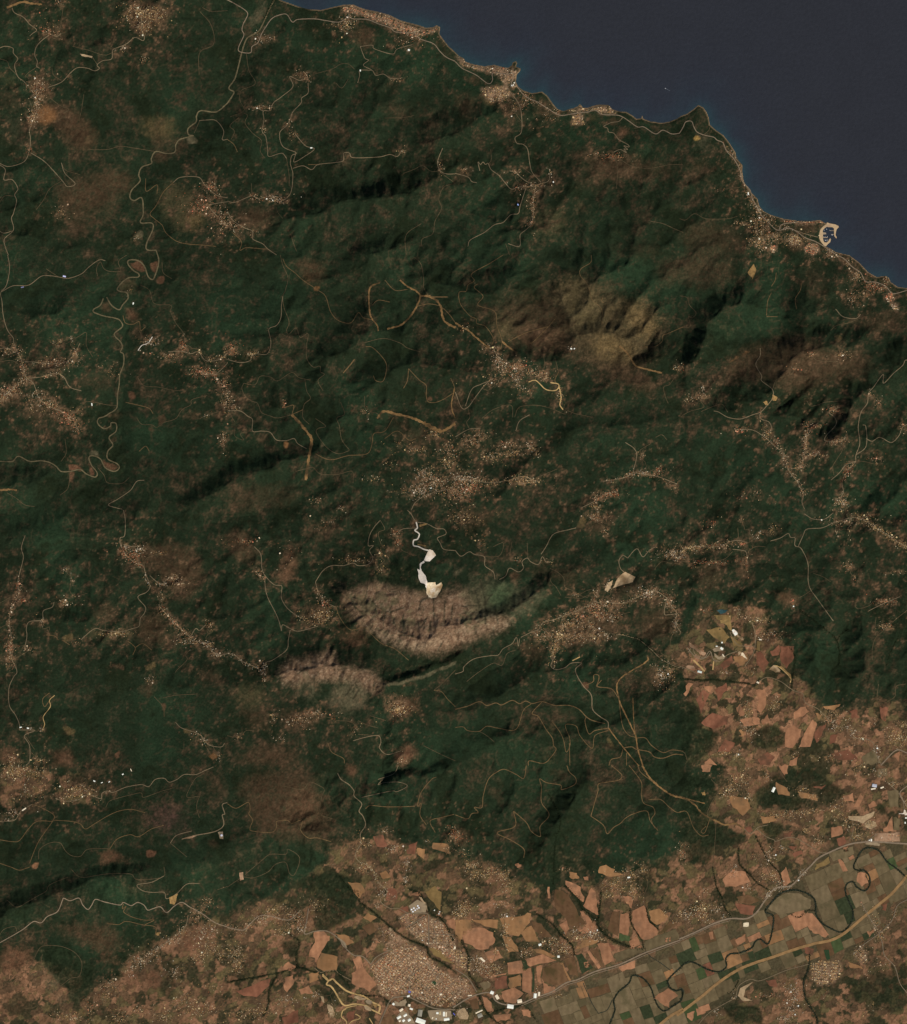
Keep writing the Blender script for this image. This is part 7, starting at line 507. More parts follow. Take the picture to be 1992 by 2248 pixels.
basez = np.where(~_land, 0.0, np.where(plm, 70.0, riv_z)).astype(np.float32)
eh = np.maximum(eh, 8).astype(np.float32); eh[base] = basez[base]
# fill pits once
NB = [(-1, 0), (1, 0), (0, -1), (0, 1), (-1, -1), (-1, 1), (1, -1), (1, 1)]
ND = [1, 1, 1, 1, 1.414, 1.414, 1.414, 1.414]
fill = np.where(base | edge, eh, 9e3).astype(np.float32)
for it in range(160):
    p = np.pad(fill, 1, constant_values=9e3)
    mn = np.minimum.reduce([p[1 + a:1 + a + EH, 1 + b:1 + b + EW] for a, b in NB])
    nf = np.where(base | edge, eh, np.maximum(eh, np.minimum(fill, mn + 0.02)))
    if it % 20 == 19 and np.abs(nf - fill).max() < 1e-3: break
    fill = nf
eh = fill
idx = np.arange(EH * EW).reshape(EH, EW)
U = (0.35 + up / 520.0) * (1 - 0.75 * lowm) * np.clip(dist / 40, 0.3, 1)
U[base | edge] = 0
fixed = (base | edge).ravel()
MEXP, KDT = 0.45, 0.030
for it in range(30):
    p = np.pad(eh, 1, constant_values=9e3)
    best = np.zeros_like(eh); rec = idx.copy()
    for (a, b), dd in zip(NB, ND):
        s_ = (eh - p[1 + a:1 + a + EH, 1 + b:1 + b + EW]) / dd
        tt = s_ > best
        best = np.where(tt, s_, best)
        ii = np.pad(idx, 1, mode='edge')[1 + a:1 + a + EH, 1 + b:1 + b + EW]
        rec = np.where(tt, ii, rec)
    rec = rec.ravel(); rec[fixed] = idx.ravel()[fixed]
    # depth of every cell in its drainage tree, by pointer doubling
    lev = (rec != idx.ravel()).astype(np.int32); ptr = rec.copy()
    for _ in range(12):
        lev = lev + lev[ptr]; ptr = ptr[ptr]
    order = np.argsort(lev, kind='stable'); cuts = np.searchsorted(lev[order], np.arange(lev.max() + 2))
    A = np.ones(EH * EW, np.float64)
    for k in range(len(cuts) - 2, 0, -1):
        q = order[cuts[k]:cuts[k + 1]]
        np.add.at(A, rec[q], A[q])
    hf = (eh + 9.0 * U).ravel().astype(np.float64)
    Fk = KDT * 9.0 * A ** MEXP
    for k in range(1, len(cuts) - 1):
        q = order[cuts[k]:cuts[k + 1]]
        hf[q] = (hf[q] + Fk[q] * hf[rec[q]]) / (1 + Fk[q])
    eh = hf.reshape(EH, EW).astype(np.float32)
    # slopes creep
    p = np.pad(eh, 1, mode='edge')
    lap = p[:-2, 1:-1] + p[2:, 1:-1] + p[1:-1, :-2] + p[1:-1, 2:] - 4 * eh
    eh = np.where(base | edge, eh, eh + 0.05 * lap)
eh *= 1.0
EROD_A = A.reshape(EH, EW)

h = np.zeros_like(GX); w = np.zeros_like(GX)
for x, y, z in HEIGHTS:
    q = 1.0 / (((GX - x) ** 2 + (GY - y) ** 2) + 60.0 ** 2) ** 1.5
    h += q * z; w += q
h /= w
wx = GX + 26 * fbm(GX, GY, 170, 3, 3); wy = GY + 26 * fbm(GX, GY, 170, 3, 4)
plain = blur(in_poly(GX, GY, PLAIN).astype(np.float32), 9)
soft = blur(in_poly(GX, GY, LOWLAND).astype(np.float32), 22)
rough_amt = np.clip(1 - 0.75 * soft, 0.0, 1) * (1 - plain)
ridged = 1 - np.sqrt(noise(wx * 0.8, wy * 1.25, 260, 1) ** 2 + 0.012) * 2.2
h2 = h + rough_amt * (125 * ridged * np.clip(h / 500, 0.3, 1.2) + 75 * (1 - 2 * np.sqrt(noise(wx * 0.8, wy * 1.25, 130, 2) ** 2 + 0.01)) + 22 * (1 - 2 * np.sqrt(noise(wx, wy, 60, 3) ** 2 + 0.01)) - 110)
_fx = np.clip((GX - ex[0]) / EG, 0, EW - 1.001); _fy = np.clip((GY - ey[0]) / EG, 0, EH - 1.001)
_ix = _fx.astype(int); _iy = _fy.astype(int); _fx = _fx - _ix; _fy = _fy - _iy
_e = (eh[_iy, _ix] * (1 - _fx) + eh[_iy, _ix + 1] * _fx) * (1 - _fy) + (eh[_iy + 1, _ix] * (1 - _fx) + eh[_iy + 1, _ix + 1] * _fx) * _fy
h2 = h2 * 0.35 + 0.62 * blur(_e.astype(np.float32), 2)
# traced crests: steep shaded north-west face, long sunny south-east face
for P, hh, wid in RIDGES:
    P = np.asarray(P, float)
    bx0, by0 = P.min(0) - wid * 3; bx1, by1 = P.max(0) + wid * 3
    sl = (slice(*np.searchsorted(YS, [by0, by1])), slice(*np.searchsorted(XS, [bx0, bx1])))
    x = wx[sl] * 0.5 + GX[sl] * 0.5; y = wy[sl] * 0.5 + GY[sl] * 0.5
    d = seg_dist(x, y, spline(P, 12))
    q = P[-1] - P[0]; q = q / np.hypot(*q)
    nv = np.array([-q[1], q[0]])
    if nv @ np.array([0.6, 0.8]) < 0: nv = -nv
    side = (x - P[:, 0].mean()) * nv[0] + (y - P[:, 1].mean()) * nv[1]
    ww = wid * (0.85 + 0.5 * smooth(-0.6 * wid, 0.6 * wid, side))
    t = np.clip(1 - d / (ww * 1.25), 0, 1); h2[sl] += 0.9 * hh * (t * t * (3 - 2 * t))
# rivers cut valleys
for P, depth, wid in VALLEYS:
    P = np.asarray(P, float)
    bx0, by0 = P.min(0) - wid * 2; bx1, by1 = P.max(0) + wid * 2
    sl = (slice(*np.searchsorted(YS, [by0, by1])), slice(*np.searchsorted(XS, [bx0, bx1])))
    d = seg_dist(wx[sl] * 0.4 + GX[sl] * 0.6, wy[sl] * 0.4 + GY[sl] * 0.6, P)
    m = smooth(0, 1, np.clip(1 - d / (1.25 * wid), 0, 1))
    h2[sl] -= 0.45 * depth * m
# gullies that follow the slope
def gullies(H, cell, strength):
    Hs = blur(H, 2)
    gy, gx = np.gradient(Hs, CELL * PX)
    gx = np.clip(gx, -0.7, 0.7); gy = np.clip(gy, -0.7, 0.7)
    sl = np.sqrt(gx * gx + gy * gy)
    dx, dy = -gy * 3.4, gx * 3.4
    u = GX / cell + 500; v = GY / cell + 500
    iu = np.floor(u).astype(np.int32); iv = np.floor(v).astype(np.int32)
    fu = (u - iu).astype(np.float32); fv = (v - iv).astype(np.float32)
    acc = np.zeros_like(H); wt = np.zeros_like(H)
    for i in (-1, 0, 1, 2):
        for j in (-1, 0, 1, 2):
            ox = TAB[(iv + j) & 255, (iu + i) & 255] * 0.5; oy = TAB[(iu + i + 91) & 255, (iv + j + 37) & 255] * 0.5
            px = fu - i - ox; py = fv - j - oy
            q = np.exp(-2.2 * (px * px + py * py))
            acc += q * np.cos((px * dx + py * dy) * 6.2832 * 0.5)
            wt += q
    return acc / wt * strength * np.clip(sl / 0.22, 0.05, 1.15)
inl = smooth(4, 40, SD) * np.clip(rough_amt + 0.12, 0, 1)
h2 += inl * gullies(h2, 34, 20)
h2 += inl * gullies(h2, 15, 9)
h2 += inl * gullies(h2, 7, 4.5)
rk0 = np.zeros_like(h2)
for kind, P, *_ in PATCHES:
    if kind == 'rk': rk0 = np.maximum(rk0, blur(in_poly(GX, GY, np.asarray(P)).astype(np.float32), 5))
h2 += rk0 * (gullies(h2, 24, 24) + gullies(h2, 11, 14) + 9 * fbm(GX, GY, 11, 2, 66))
h2 += inl * 3 * fbm(GX, GY, 14, 2, 6)
h2 = np.maximum(h2, 25)
flat_z = 70 + 18 * fbm(GX, GY, 400, 2, 8)
h2 = h2 * (1 - plain) + flat_z * plain
# quarry bench bowl
for P, dz, r in PITS:
    m = blur(in_poly(GX, GY, P).astype(np.float32), r)
    h2 -= dz * m
shore = smooth(0, 60, SD)
HZ = np.where(SD > 0, np.minimum(h2, 8 + h2 * (0.16 + 0.84 * shore)) * smooth(-0.5, 7, SD) + 1.5 * np.minimum(SD, 2) + 0.6, np.maximum(-60, SD * 3.0 - 1.0)).astype(np.float32)
out = np.maximum(np.maximum(-44 - GX, GX - 2036), np.maximum(-44 - GY, GY - 2292))
HZ = np.where((out > 0) & (SD > 0), HZ * (1 - smooth(0, 900, out)) + 150 * smooth(0, 900, out), HZ)

def ground(px, py):
    px = np.asarray(px, float); py = np.asarray(py, float)
    fx = np.interp(px, XS, np.arange(NXg)); fy = np.interp(py, YS, np.arange(NYg))
    ix = np.clip(fx.astype(int), 0, NXg - 2); iy = np.clip(fy.astype(int), 0, NYg - 2)
    a = fx - ix; b = fy - iy
    return (HZ[iy, ix] * (1 - a) + HZ[iy, ix + 1] * a) * (1 - b) + (HZ[iy + 1, ix] * (1 - a) + HZ[iy + 1, ix + 1] * a) * b

# ------------------------------------------------------------------ houses: positions first, the ground round them is trodden brown
HX, HS = [], []      # rows: x, y, size, aspect, angle, palette, brightness ; settlement key
def add_houses(pts, key, size=(11, 17), ang=None, pal=0, br=1.0):
    for (x, y) in pts:
        if x < -20 or y < -20 or x > 2012 or y > 2268: continue
        a = ang if ang is not None else random.uniform(0, math.pi)
        s = random.uniform(*size) * (1.5 if random.random() < 0.05 else 1)
        HX.append((x, y, s, random.uniform(0.65, 1.0), a + random.gauss(0, 0.05), pal, br)); HS.append(key)
for c, r, x, y, rx, ry, n, key, pal in CLUSTERS:
    p = T(c, r, f'{x} {y}')[0]
    k = 3.6
    n = int(n * 1.7)
    far = np.where(RNG.random(n) < 0.3, 2.3, 1.0)[:, None]
    q = RNG.normal(size=(n, 2)) * np.array([rx / k + 1.2, ry / k + 1.2]) * 0.6 * far + p
    add_houses(q, key, pal=pal, br=1.15)
for c, r, s, wd, n, key, pal in SPINES:
    n = int(n * 1.6)
    P = spline(T(c, r, s), 1.0)
    idx = RNG.integers(0, len(P), n)
    q = P[idx] + RNG.normal(size=(n, 2)) * wd / 3.6
    add_houses(q, key, pal=pal, br=1.15)
for P, ang, pitch, keep, size, key, pal in TOWNS:
    P = np.asarray(P)
    c = P.mean(0); R = np.abs(P - c).max() * 1.5
    ca, sa = math.cos(ang), math.sin(ang)
    g = np.arange(-R, R, pitch)
    row = 0
    pts = []
    for v in g:
        row += 1
        if row % 3 == 0: continue           # a street
        for u in np.arange(-R, R, pitch * 0.95):
            if int((u + 3000) / (pitch * 9)) != int((u + 3000 - pitch) / (pitch * 9)): continue
            pts.append((c[0] + u * ca - v * sa, c[1] + u * sa + v * ca))
    pts = np.array(pts)
    m = in_poly(pts[:, 0] + 2.6 * noise(pts[:, 0], pts[:, 1], 9, 6), pts[:, 1] + 2.6 * noise(pts[:, 0], pts[:, 1], 9, 7), P) & (RNG.random(len(pts)) < keep * np.clip(0.95 + 0.7 * noise(pts[:, 0], pts[:, 1], 11, 5), 0.2, 1.1))
    pts = pts[m] + RNG.normal(size=(m.sum(), 2)) * 0.18
    add_houses(pts, key, size=size, ang=-ang, pal=pal, br=2.3)
HX = np.array(HX)
HS = np.array(HS)
hz_sd = np.interp(HX[:, 0], XS, np.arange(NXg)).astype(int), np.interp(HX[:, 1], YS, np.arange(NYg)).astype(int)
okm = SD[hz_sd[1], hz_sd[0]] > 0.9
HX, HS = HX[okm], HS[okm]
dens = np.zeros_like(HZ)
np.add.at(dens, (np.interp(HX[:, 1], YS, np.arange(NYg)).round().astype(int), np.interp(HX[:, 0], XS, np.arange(NXg)).round().astype(int)), 1.0)
towny = np.zeros_like(HZ)
for P, *_ in TOWNS: towny = np.maximum(towny, blur(in_poly(GX, GY, np.asarray(P)).astype(np.float32), 1))
halo = 1 - np.exp(-blur(dens, 2) * 3.2)
halo2 = 1 - np.exp(-blur(dens, 5) * 6.0)

# ------------------------------------------------------------------ ground cover
def mixin(C, m, col):
    C += (np.asarray(col, np.float32) - C) * m[..., None]
nA = fbm(wx, wy, 210, 4, 21); nB = fbm(wx, wy, 90, 4, 22); nC = fbm(GX, GY, 26, 4, 23); nD = fbm(GX, GY, 9, 3, 24)
gyy, gxx = np.gradient(blur(HZ, 3), CELL * PX)
# fibres that run down the slope
gl = np.sqrt(gxx ** 2 + gyy ** 2) + 1e-3
fx_, fy_ = -gyy / gl, gxx / gl
fib = fbm(GX + 0, GY + 0, 11, 2, 31) * 0.4 + noise(GX * fx_ + GY * fy_ + 4 * nC, (GX * fy_ - GY * fx_) * 0.12, 5.0, 33) * 0.6
COVER = np.zeros((*GX.shape, 3), np.float32)
COVER[:] = lin(32, 41, 27)
nE = fbm(GX, GY, 4.2, 2, 25)
nF = fbm(GX, GY, 13, 3, 27)
scrub = 0.45 * nB + 0.45 * nC + 0.40 * fib + 0.32 * nD + 0.30 * nE - 0.35 * nA
mixin(COVER, 0.8 * smooth(0.0, 0.9, nA + 0.45 * nB - 0.2 * scrub), lin(35, 50, 33))
mixin(COVER, 0.75 * smooth(0.15, 0.8, -nB + 0.5 * nF - 0.2 * nA), lin(27, 33, 20))
mixin(COVER, 0.88 * smooth(0.02, 0.7, scrub), lin(54, 46, 33))
mixin(COVER, 0.7 * smooth(0.65, 1.1, scrub + 0.25 * nE), lin(82, 64, 46))
fil1 = smooth(0.90, 1.0, 1 - np.abs(noise(wx + 5 * nC + 2 * nD, wy + 5 * nF + 2 * nE, 34, 45)))
fil2 = smooth(0.90, 1.0, 1 - np.abs(noise(GX + 3 * nC + 1.5 * nD, GY + 3 * nF, 17, 46)))
FIL = np.clip(fil1 * smooth(-0.1, 0.4, nB + 0.5 * nF) + fil2 * smooth(0.1, 0.6, nC + 0.5 * nB), 0, 1)
mixin(COVER, 0.36 * FIL, lin(84, 68, 49))
PAL = {'oc': lin(96, 79, 51), 'ol': lin(82, 72, 48), 'br': lin(74, 56, 40), 'rb': lin(100, 70, 51), 'rk': lin(116, 90, 69), 'gk': lin(88, 80, 59),
       'gr': lin(46, 66, 42), 'mo': lin(112, 80, 57), 'vi': lin(100, 76, 54), 'pu': lin(76, 52, 46), 'or': lin(120, 84, 52), 'dk': lin(30, 38, 24),  # gr: green growth, its brighter tone also paints sunlit bands onto the ridges
       'pl': lin(70, 63, 44), 'sa': lin(136, 96, 68), 'wh': lin(214, 202, 186), 'cr': lin(206, 178, 130), 'be': lin(150, 128, 96), 'ye': lin(160, 126, 70), 'pa': lin(150, 132, 104)}
WPX = 11 * nB + 6.5 * nC + 3.5 * nD; WPY = 11 * fbm(wx, wy, 80, 3, 91) + 6.5 * fbm(GX, GY, 24, 3, 92) + 3.5 * fib
# patchwork of small farms: warped cells, each a crop, hedged with dark scrub
def cells(cell, seed, wob):
    ca, sa = math.cos(seed), math.sin(seed)
    x = GX + wob * nC + 0.35 * wob * nD; y = GY + wob * fbm(GX, GY, 26, 3, 77) + 0.35 * wob * nE
    u = (x * ca - y * sa) / cell + 300; v = (x * sa + y * ca) / (cell * 0.75) + 300
    iu = np.floor(u).astype(np.int32); iv = np.floor(v).astype(np.int32)
    d1 = np.full(GX.shape, 9.0, np.float32); d2 = d1.copy(); idv = np.zeros_like(d1)
    for i in (-1, 0, 1):
        for j in (-1, 0, 1):
            a, b = (iu + i) & 255, (iv + j) & 255
            q = np.hypot(u - (iu + i) - 0.5 - 0.42 * TAB[b, a], v - (iv + j) - 0.5 - 0.42 * TAB[a, b])
            w_ = TAB[(b * 7 + 13) & 255, (a * 5 + 29) & 255]
            near = q < d1
            d2 = np.where(near, d1, np.minimum(d2, q)); idv = np.where(near, w_, idv); d1 = np.where(near, q, d1)
    return idv, d2 - d1
c1, e1 = cells(19, 0.4, 5.5); c2, e2 = cells(8, 1.1, 3.0)
MOSAIC = np.zeros_like(COVER); MOSAIC[:] = lin(102, 77, 56)
mixin(MOSAIC, smooth(-0.02, 0.02, c1), lin(124, 91, 66))
mixin(MOSAIC, smooth(0.42, 0.46, c1), lin(146, 106, 78))
mixin(MOSAIC, smooth(-0.3, -0.34, c1) * 0.9, lin(82, 63, 46))
mixin(MOSAIC, smooth(-0.62, -0.68, c1) * 0.85, lin(98, 86, 56))
mixin(MOSAIC, 0.4 * smooth(0.25, 0.3, c2), lin(92, 69, 50))
mixin(MOSAIC, 0.5 * smooth(0.7, 0.75, c2), lin(108, 92, 58))
woods = smooth(0.16, 0.28, 0.7 * nB + 0.45 * nC + 0.3 * c1 + 0.15 * nD + 0.2 * nA)
hedge = np.maximum(smooth(0.09, 0.03, e1) * smooth(-0.6, 0.2, nC + nD), 0.8 * smooth(0.14, 0.05, e2) * smooth(0.0, 0.4, nC + 0.5 * nD))
mixin(MOSAIC, np.clip(0.92 * woods + 0.8 * hedge, 0, 0.95), lin(38, 42, 27))
MOSAIC *= np.clip(1 + 0.16 * nD + 0.18 * nE + 0.12 * fib, 0.5, 1.7)[..., None]
for kind, P, op, edge, amp in PATCHES:
    P = np.asarray(P)
    pad = (40 if kind == 'mo' else 12) + edge * 4
    sl = (slice(*np.searchsorted(YS, [P[:, 1].min() - pad, P[:, 1].max() + pad])), slice(*np.searchsorted(XS, [P[:, 0].min() - pad, P[:, 0].max() + pad])))
    ww = min(1.0, 0.25 + 0.2 * edge) * (0.5 + amp) * (2.2 if kind == 'mo' else 1.0)
    m = in_poly(GX[sl] + ww * WPX[sl], GY[sl] + ww * WPY[sl], P).astype(np.float32)
    soft_k = kind not in ('mo', 'sa', 'dk', 'wh', 'cr') and edge > 1
    m = blur(m, edge * (2.2 if soft_k else 1.1))
    nz = 0.40 * nC[sl] + 0.30 * fib[sl] + 0.25 * nB[sl] + 0.30 * nD[sl] + 0.15 * nE[sl]
    m = smooth(0.15, 0.85, m + amp * 0.75 * nz) if soft_k else smooth(0.30, 0.74, m + amp * 0.8 * nz)
    gap = {'br': 0.62, 'rb': 0.55, 'ol': 0.7, 'oc': 0.65, 'gk': 0.45, 'pu': 0.5, 'gr': 0.3, 'or': 0.3, 'rk': 0.22, 'dk': 0.25}.get(kind, 0.2)
    m *= op * (1 - gap * smooth(-0.15, 0.6, 0.45 * nC[sl] + 0.45 * nD[sl] - 0.6 * fib[sl] + 0.35 * nE[sl] + 0.1))
    if kind == 'mo':
        COVER[sl] += (MOSAIC[sl] - COVER[sl]) * m[..., None]
    else:
        col = PAL[kind][None, None] * np.clip(1 + 0.34 * fib[sl] + 0.24 * nD[sl] + 0.2 * nC[sl] + 0.2 * nE[sl], 0.3, 2)[..., None]
        COVER[sl] += (col - COVER[sl]) * m[..., None]
# cracks of scrub across the limestone
rkm = np.zeros_like(HZ)
for kind, P, op, edge, amp in PATCHES:
    if kind == 'rk': rkm = np.maximum(rkm, blur(in_poly(GX, GY, np.asarray(P)).astype(np.float32), 3))
crk = smooth(0.90, 1.0, 1 - np.abs(noise(wx + 6 * nC, wy * 0.8 + 6 * nD, 36, 41)) * 1.0) * smooth(-0.1, 0.3, nB)
crk2 = smooth(0.92, 1.0, 1 - np.abs(noise(GX * 0.7 + 5 * nD, GY + 5 * nC, 18, 42)))
ck = np.full_like(HZ, 99.0)
for P in CRACKS:
    sl = (slice(*np.searchsorted(YS, [P[:, 1].min() - 8, P[:, 1].max() + 8])), slice(*np.searchsorted(XS, [P[:, 0].min() - 8, P[:, 0].max() + 8])))
    ck[sl] = np.minimum(ck[sl], seg_dist(GX[sl] + 1.5 * nD[sl], GY[sl] + 1.5 * nC[sl], P))
mixin(COVER, 0.85 * smooth(2.8, 0.6, ck), lin(48, 46, 33))
mixin(COVER, rkm * np.clip(0.75 * crk + 0.4 * crk2, 0, 0.85), lin(50, 52, 36))
mixin(COVER, rkm * 0.45 * smooth(0.0, 0.6, fib + 0.3 * nE), lin(138, 122, 98))
mixin(COVER, rkm * 0.7 * smooth(0.1, 0.7, 0.6 * nB + 0.6 * nC + 0.4 * nD), lin(78, 74, 52))
# villages
halo3 = 1 - np.exp(-blur(dens, 22) * 40.0)
mixin(COVER, 0.6 * halo3 * (1 - soft) * smooth(0.05, 0.65, 0.5 * nC + 0.55 * nF + 0.3 * fib), lin(62, 50, 36))
mixin(COVER, 0.8 * halo3 * (1 - soft) * smooth(0.35, 0.7, 0.45 * nC + 0.65 * nD + 0.4 * nE + 0.25 * nF), lin(100, 76, 55))
mixin(COVER, 0.60 * halo2 * smooth(-0.1, 0.7, 0.5 * nC + 0.5 * nD + 0.5 * nE + 0.1), lin(84, 66, 48))
mixin(COVER, 0.55 * halo * smooth(-0.3, 0.5, nD + 0.6 * nE), lin(112, 88, 64))
mixin(COVER, 0.85 * towny * smooth(-0.7, 0.2, nE + 0.5 * nD), lin(132, 106, 82))
# dry banks, stream woods
for P, wd, col, op in BANKS:
    P = np.asarray(P)
    sl = (slice(*np.searchsorted(YS, [P[:, 1].min() - 30, P[:, 1].max() + 30])), slice(*np.searchsorted(XS, [P[:, 0].min() - 30, P[:, 0].max() + 30])))
    d = seg_dist(GX[sl] + 0.28 * WPX[sl], GY[sl] + 0.28 * WPY[sl], spline(P, 5)) + 0.9 * nD[sl] + 0.5 * nE[sl]
    m = smooth(0.72 * wd + 1.2, 0.72 * wd - 0.8, d) * op * 0.92
    COVER[sl] += (PAL[col][None, None] - COVER[sl]) * m[..., None]
# plain under the parcels
mixin(COVER, plain * np.clip(0.92 + 0.2 * nC, 0, 1), lin(74, 66, 47))
# beach
mixin(COVER, smooth(2.6, 1.0, SD) * smooth(-0.5, 0.3, nB + 0.4) * 0.8, lin(140, 114, 84))
mixin(COVER, smooth(0.2, -1.0, SD), lin(60, 66, 54))
COVER *= np.clip(1 + 0.10 * nD + 0.08 * nC + 0.12 * nE, 0.5, 1.6)[..., None]

V = np.stack([(GX - CX) * PX, (CY - GY) * PX, HZ], -1).reshape(-1, 3)
ii = np.arange(NXg * NYg).reshape(NYg, NXg)
F = np.stack([ii[1:, :-1], ii[1:, 1:], ii[:-1, 1:], ii[:-1, :-1]], -1).reshape(-1, 4)
deep = (SD[1:, :-1] < -14) & (SD[:-1, 1:] < -14)
F = F[~deep.reshape(-1)]
terr = mesh_np('terrain', V, F, attr_mat('hill_ground', 'cover', bump=7.0, noise_scale=45.0, var=0.36), smooth_shade=True)
set_color(terr, 'cover', COVER.reshape(-1, 3))
tag(terr, 'dark green wooded hills with brown scrub and bare slopes behind the coast', 'hills', kind='structure')

# ------------------------------------------------------------------ sea
sxs = np.concatenate([[-9000, -3000, -600], np.arange(480, 2080, 6.0), [2400, 4500, 10000]]); sys_ = np.concatenate([[-9000, -3000, -500], np.arange(-80, 700, 6.0), [1200, 2500]])
sX, sY = np.meshgrid(sxs.astype(np.float32), sys_.astype(np.float32))
s_d = seg_dist(sX, sY, coast_poly[:-2]); s_l = in_poly(sX, sY, coast_poly)
sd2 = np.where(s_l, s_d, -s_d)
nz = fbm(sX, sY, 60, 4, 51)
shal = np.exp(-np.maximum(0, -sd2) / (17 + 11 * nz)) * np.clip(0.8 + 0.9 * fbm(sX, sY, 130, 2, 52), 0.15, 1.2)
blue = np.exp(-np.maximum(0, -sd2) / 75.0)
SEA = np.zeros((*sX.shape, 3), np.float32); SEA[:] = lin(35, 37, 43)
mixin(SEA, np.clip(blue, 0, 1) * 0.6, lin(31, 38, 51))
mixin(SEA, np.clip(shal, 0, 1) * 0.85, lin(30, 55, 60))
SEA *= (1 + 0.05 * nz)[..., None]
ii = np.arange(sX.size).reshape(sX.shape)
F = np.stack([ii[1:, :-1], ii[1:, 1:], ii[:-1, 1:], ii[:-1, :-1]], -1)
keep = (np.minimum(np.minimum(sd2[1:, :-1], sd2[:-1, 1:]), np.minimum(sd2[1:, 1:], sd2[:-1, :-1])) < 12)
sea = mesh_np('sea', np.stack([(sX - CX) * PX, (CY - sY) * PX, np.zeros_like(sX)], -1).reshape(-1, 3), F[keep], attr_mat('sea_water', 'cover', rough=0.45, spec=0.25, bump=3.0, noise_scale=80.0, var=0.16), smooth_shade=True)
set_color(sea, 'cover', SEA.reshape(-1, 3))
tag(sea, 'dark slate blue sea turning teal along the shore', 'sea', kind='structure')

# ------------------------------------------------------------------ roads, tracks, firebreaks, rivers as draped ribbons
RM = {'h': soil_mat('highway_asphalt', (122, 106, 86), 0.18, 60), 'm': soil_mat('road_surface', (112, 97, 74), 0.25, 60), 's': soil_mat('lane_surface', (84, 72, 52), 0.30, 70),
      'o': soil_mat('track_earth', (98, 79, 53), 0.30, 60), 'O': soil_mat('firebreak_earth', (118, 91, 58), 0.40, 70, dark=(66, 54, 36)), 'w': soil_mat('quarry_road_dust', (206, 194, 174), 0.12, 60),
      'g': soil_mat('town_asphalt', (116, 102, 82), 0.15, 60), 'b': soil_mat('riverbed_gravel', (94, 84, 61), 0.35, 60), 'd': soil_mat('river_water', (40, 44, 32), 0.3, 60, rough=0.4, spec=0.2),
      'y': soil_mat('haul_road_sand', (170, 140, 92), 0.25, 80), 'T': soil_mat('motorway_earthworks', (136, 106, 70), 0.30, 150)}
INFO = {'h': (1.75, 'coastal or valley highway', 'pale grey highway running', 'highway'), 'm': (1.4, 'main roads', 'pale tan road winding', 'road'), 's': (1.05, 'lanes', 'thin dull brown lane', 'road'),
        'o': (1.3, 'ochre dirt tracks', 'ochre dirt track', 'track'), 'O': (4.0, 'bare ochre firebreaks', 'broad bare ochre firebreak', 'firebreak'), 'w': (2.6, 'quarry roads', 'white dusty haul road', 'road'),
        'g': (2.0, 'town roads', 'grey asphalt road', 'road'), 'b': (1.5, 'river beds', 'pale gravel river bed', 'river'), 'd': (4.2, 'dark rivers', 'dark green river channel', 'river'),
        'y': (2.0, 'sandy haul roads', 'sandy yellow haul road', 'road'), 'T': (5.5, 'motorway earthworks', 'wide tan motorway earthwork', 'motorway')}
NAMES = {'h': 'highway_road', 'm': 'road', 's': 'lane_road', 'o': 'dirt_track_road', 'O': 'firebreak_path', 'w': 'quarry_road', 'g': 'town_road', 'b': 'gravel_river', 'd': 'river', 'y': 'haul_road', 'T': 'motorway_road'}
LIFT = {'d': 2.5, 'b': 3.5, 'O': 4.0, 's': 5.0, 'o': 5.4, 'm': 6.0, 'y': 6.0, 'w': 6.2, 'T': 7.0, 'g': 7.5, 'h': 8.0}
def ribbon(name, P, wd, mat, lift, ragged=0.0):
    S = spline(P, 1.6)
    d = np.gradient(S, axis=0); d /= np.hypot(d[:, 0], d[:, 1])[:, None] + 1e-9
    n = np.stack([-d[:, 1], d[:, 0]], -1)
    t = np.arange(len(S)) * 1.6
    f = 1 + ragged * noise(t, t * 0 + S[0, 0], 7.0, 3) + 0.5 * ragged * noise(t, t * 0 + S[0, 1], 2.5, 5)
    g = 1 + ragged * noise(t, t * 0 + S[0, 1], 6.0, 8) + 0.5 * ragged * noise(t, t * 0 + S[0, 0], 2.5, 9)
    L = S + n * (wd / 2 * f)[:, None]; R = S - n * (wd / 2 * g)[:, None]
    rows = [L, S, R] if wd > 2.5 else [L, R]
    k = len(rows); V = []
    for q in rows:
        V.append(np.column_stack([W(q), np.maximum(ground(q[:, 0], q[:, 1]), 0.5) + lift]))
    V = np.stack(V, 1).reshape(-1, 3)
    i = np.arange(len(S) - 1)
    F = np.concatenate([np.stack([i * k + j, i * k + j + 1, (i + 1) * k + j + 1, (i + 1) * k + j], -1) for j in range(k - 1)])
    return mesh_np(name, V, F, mat)
# village lanes: neighbouring hamlets are joined by small wandering ways
_cc = np.array([T(c, r, f'{x} {y}')[0] for c, r, x, y, *_ in CLUSTERS])
LANES = set()
for i in range(len(_cc)):
    d = np.hypot(*(_cc - _cc[i]).T)
    for j in np.argsort(d)[1:3]:
        if 8 < d[j] < 46: LANES.add((min(i, int(j)), max(i, int(j))))
for i, j in sorted(LANES):
    a, b = _cc[i], _cc[j]
    n = max(3, int(np.hypot(*(b - a)) / 5)); t = np.linspace(0, 1, n)[:, None]
    q = b - a; nn = np.array([-q[1], q[0]])
    wv = (np.sin(t * math.pi) * (0.16 * math.sin(i * 1.7 + j) + 0.09 * np.sin(t * 9 + i) + 0.05 * np.sin(t * 23 + j)))
    P = a + q * t + nn * wv
    tag(ribbon('lane_road', P, 0.95, RM['s'], LIFT['s'], 0.05), f'thin dull brown lane {where(P[n // 2])}', 'road', 'lanes', 'structure')
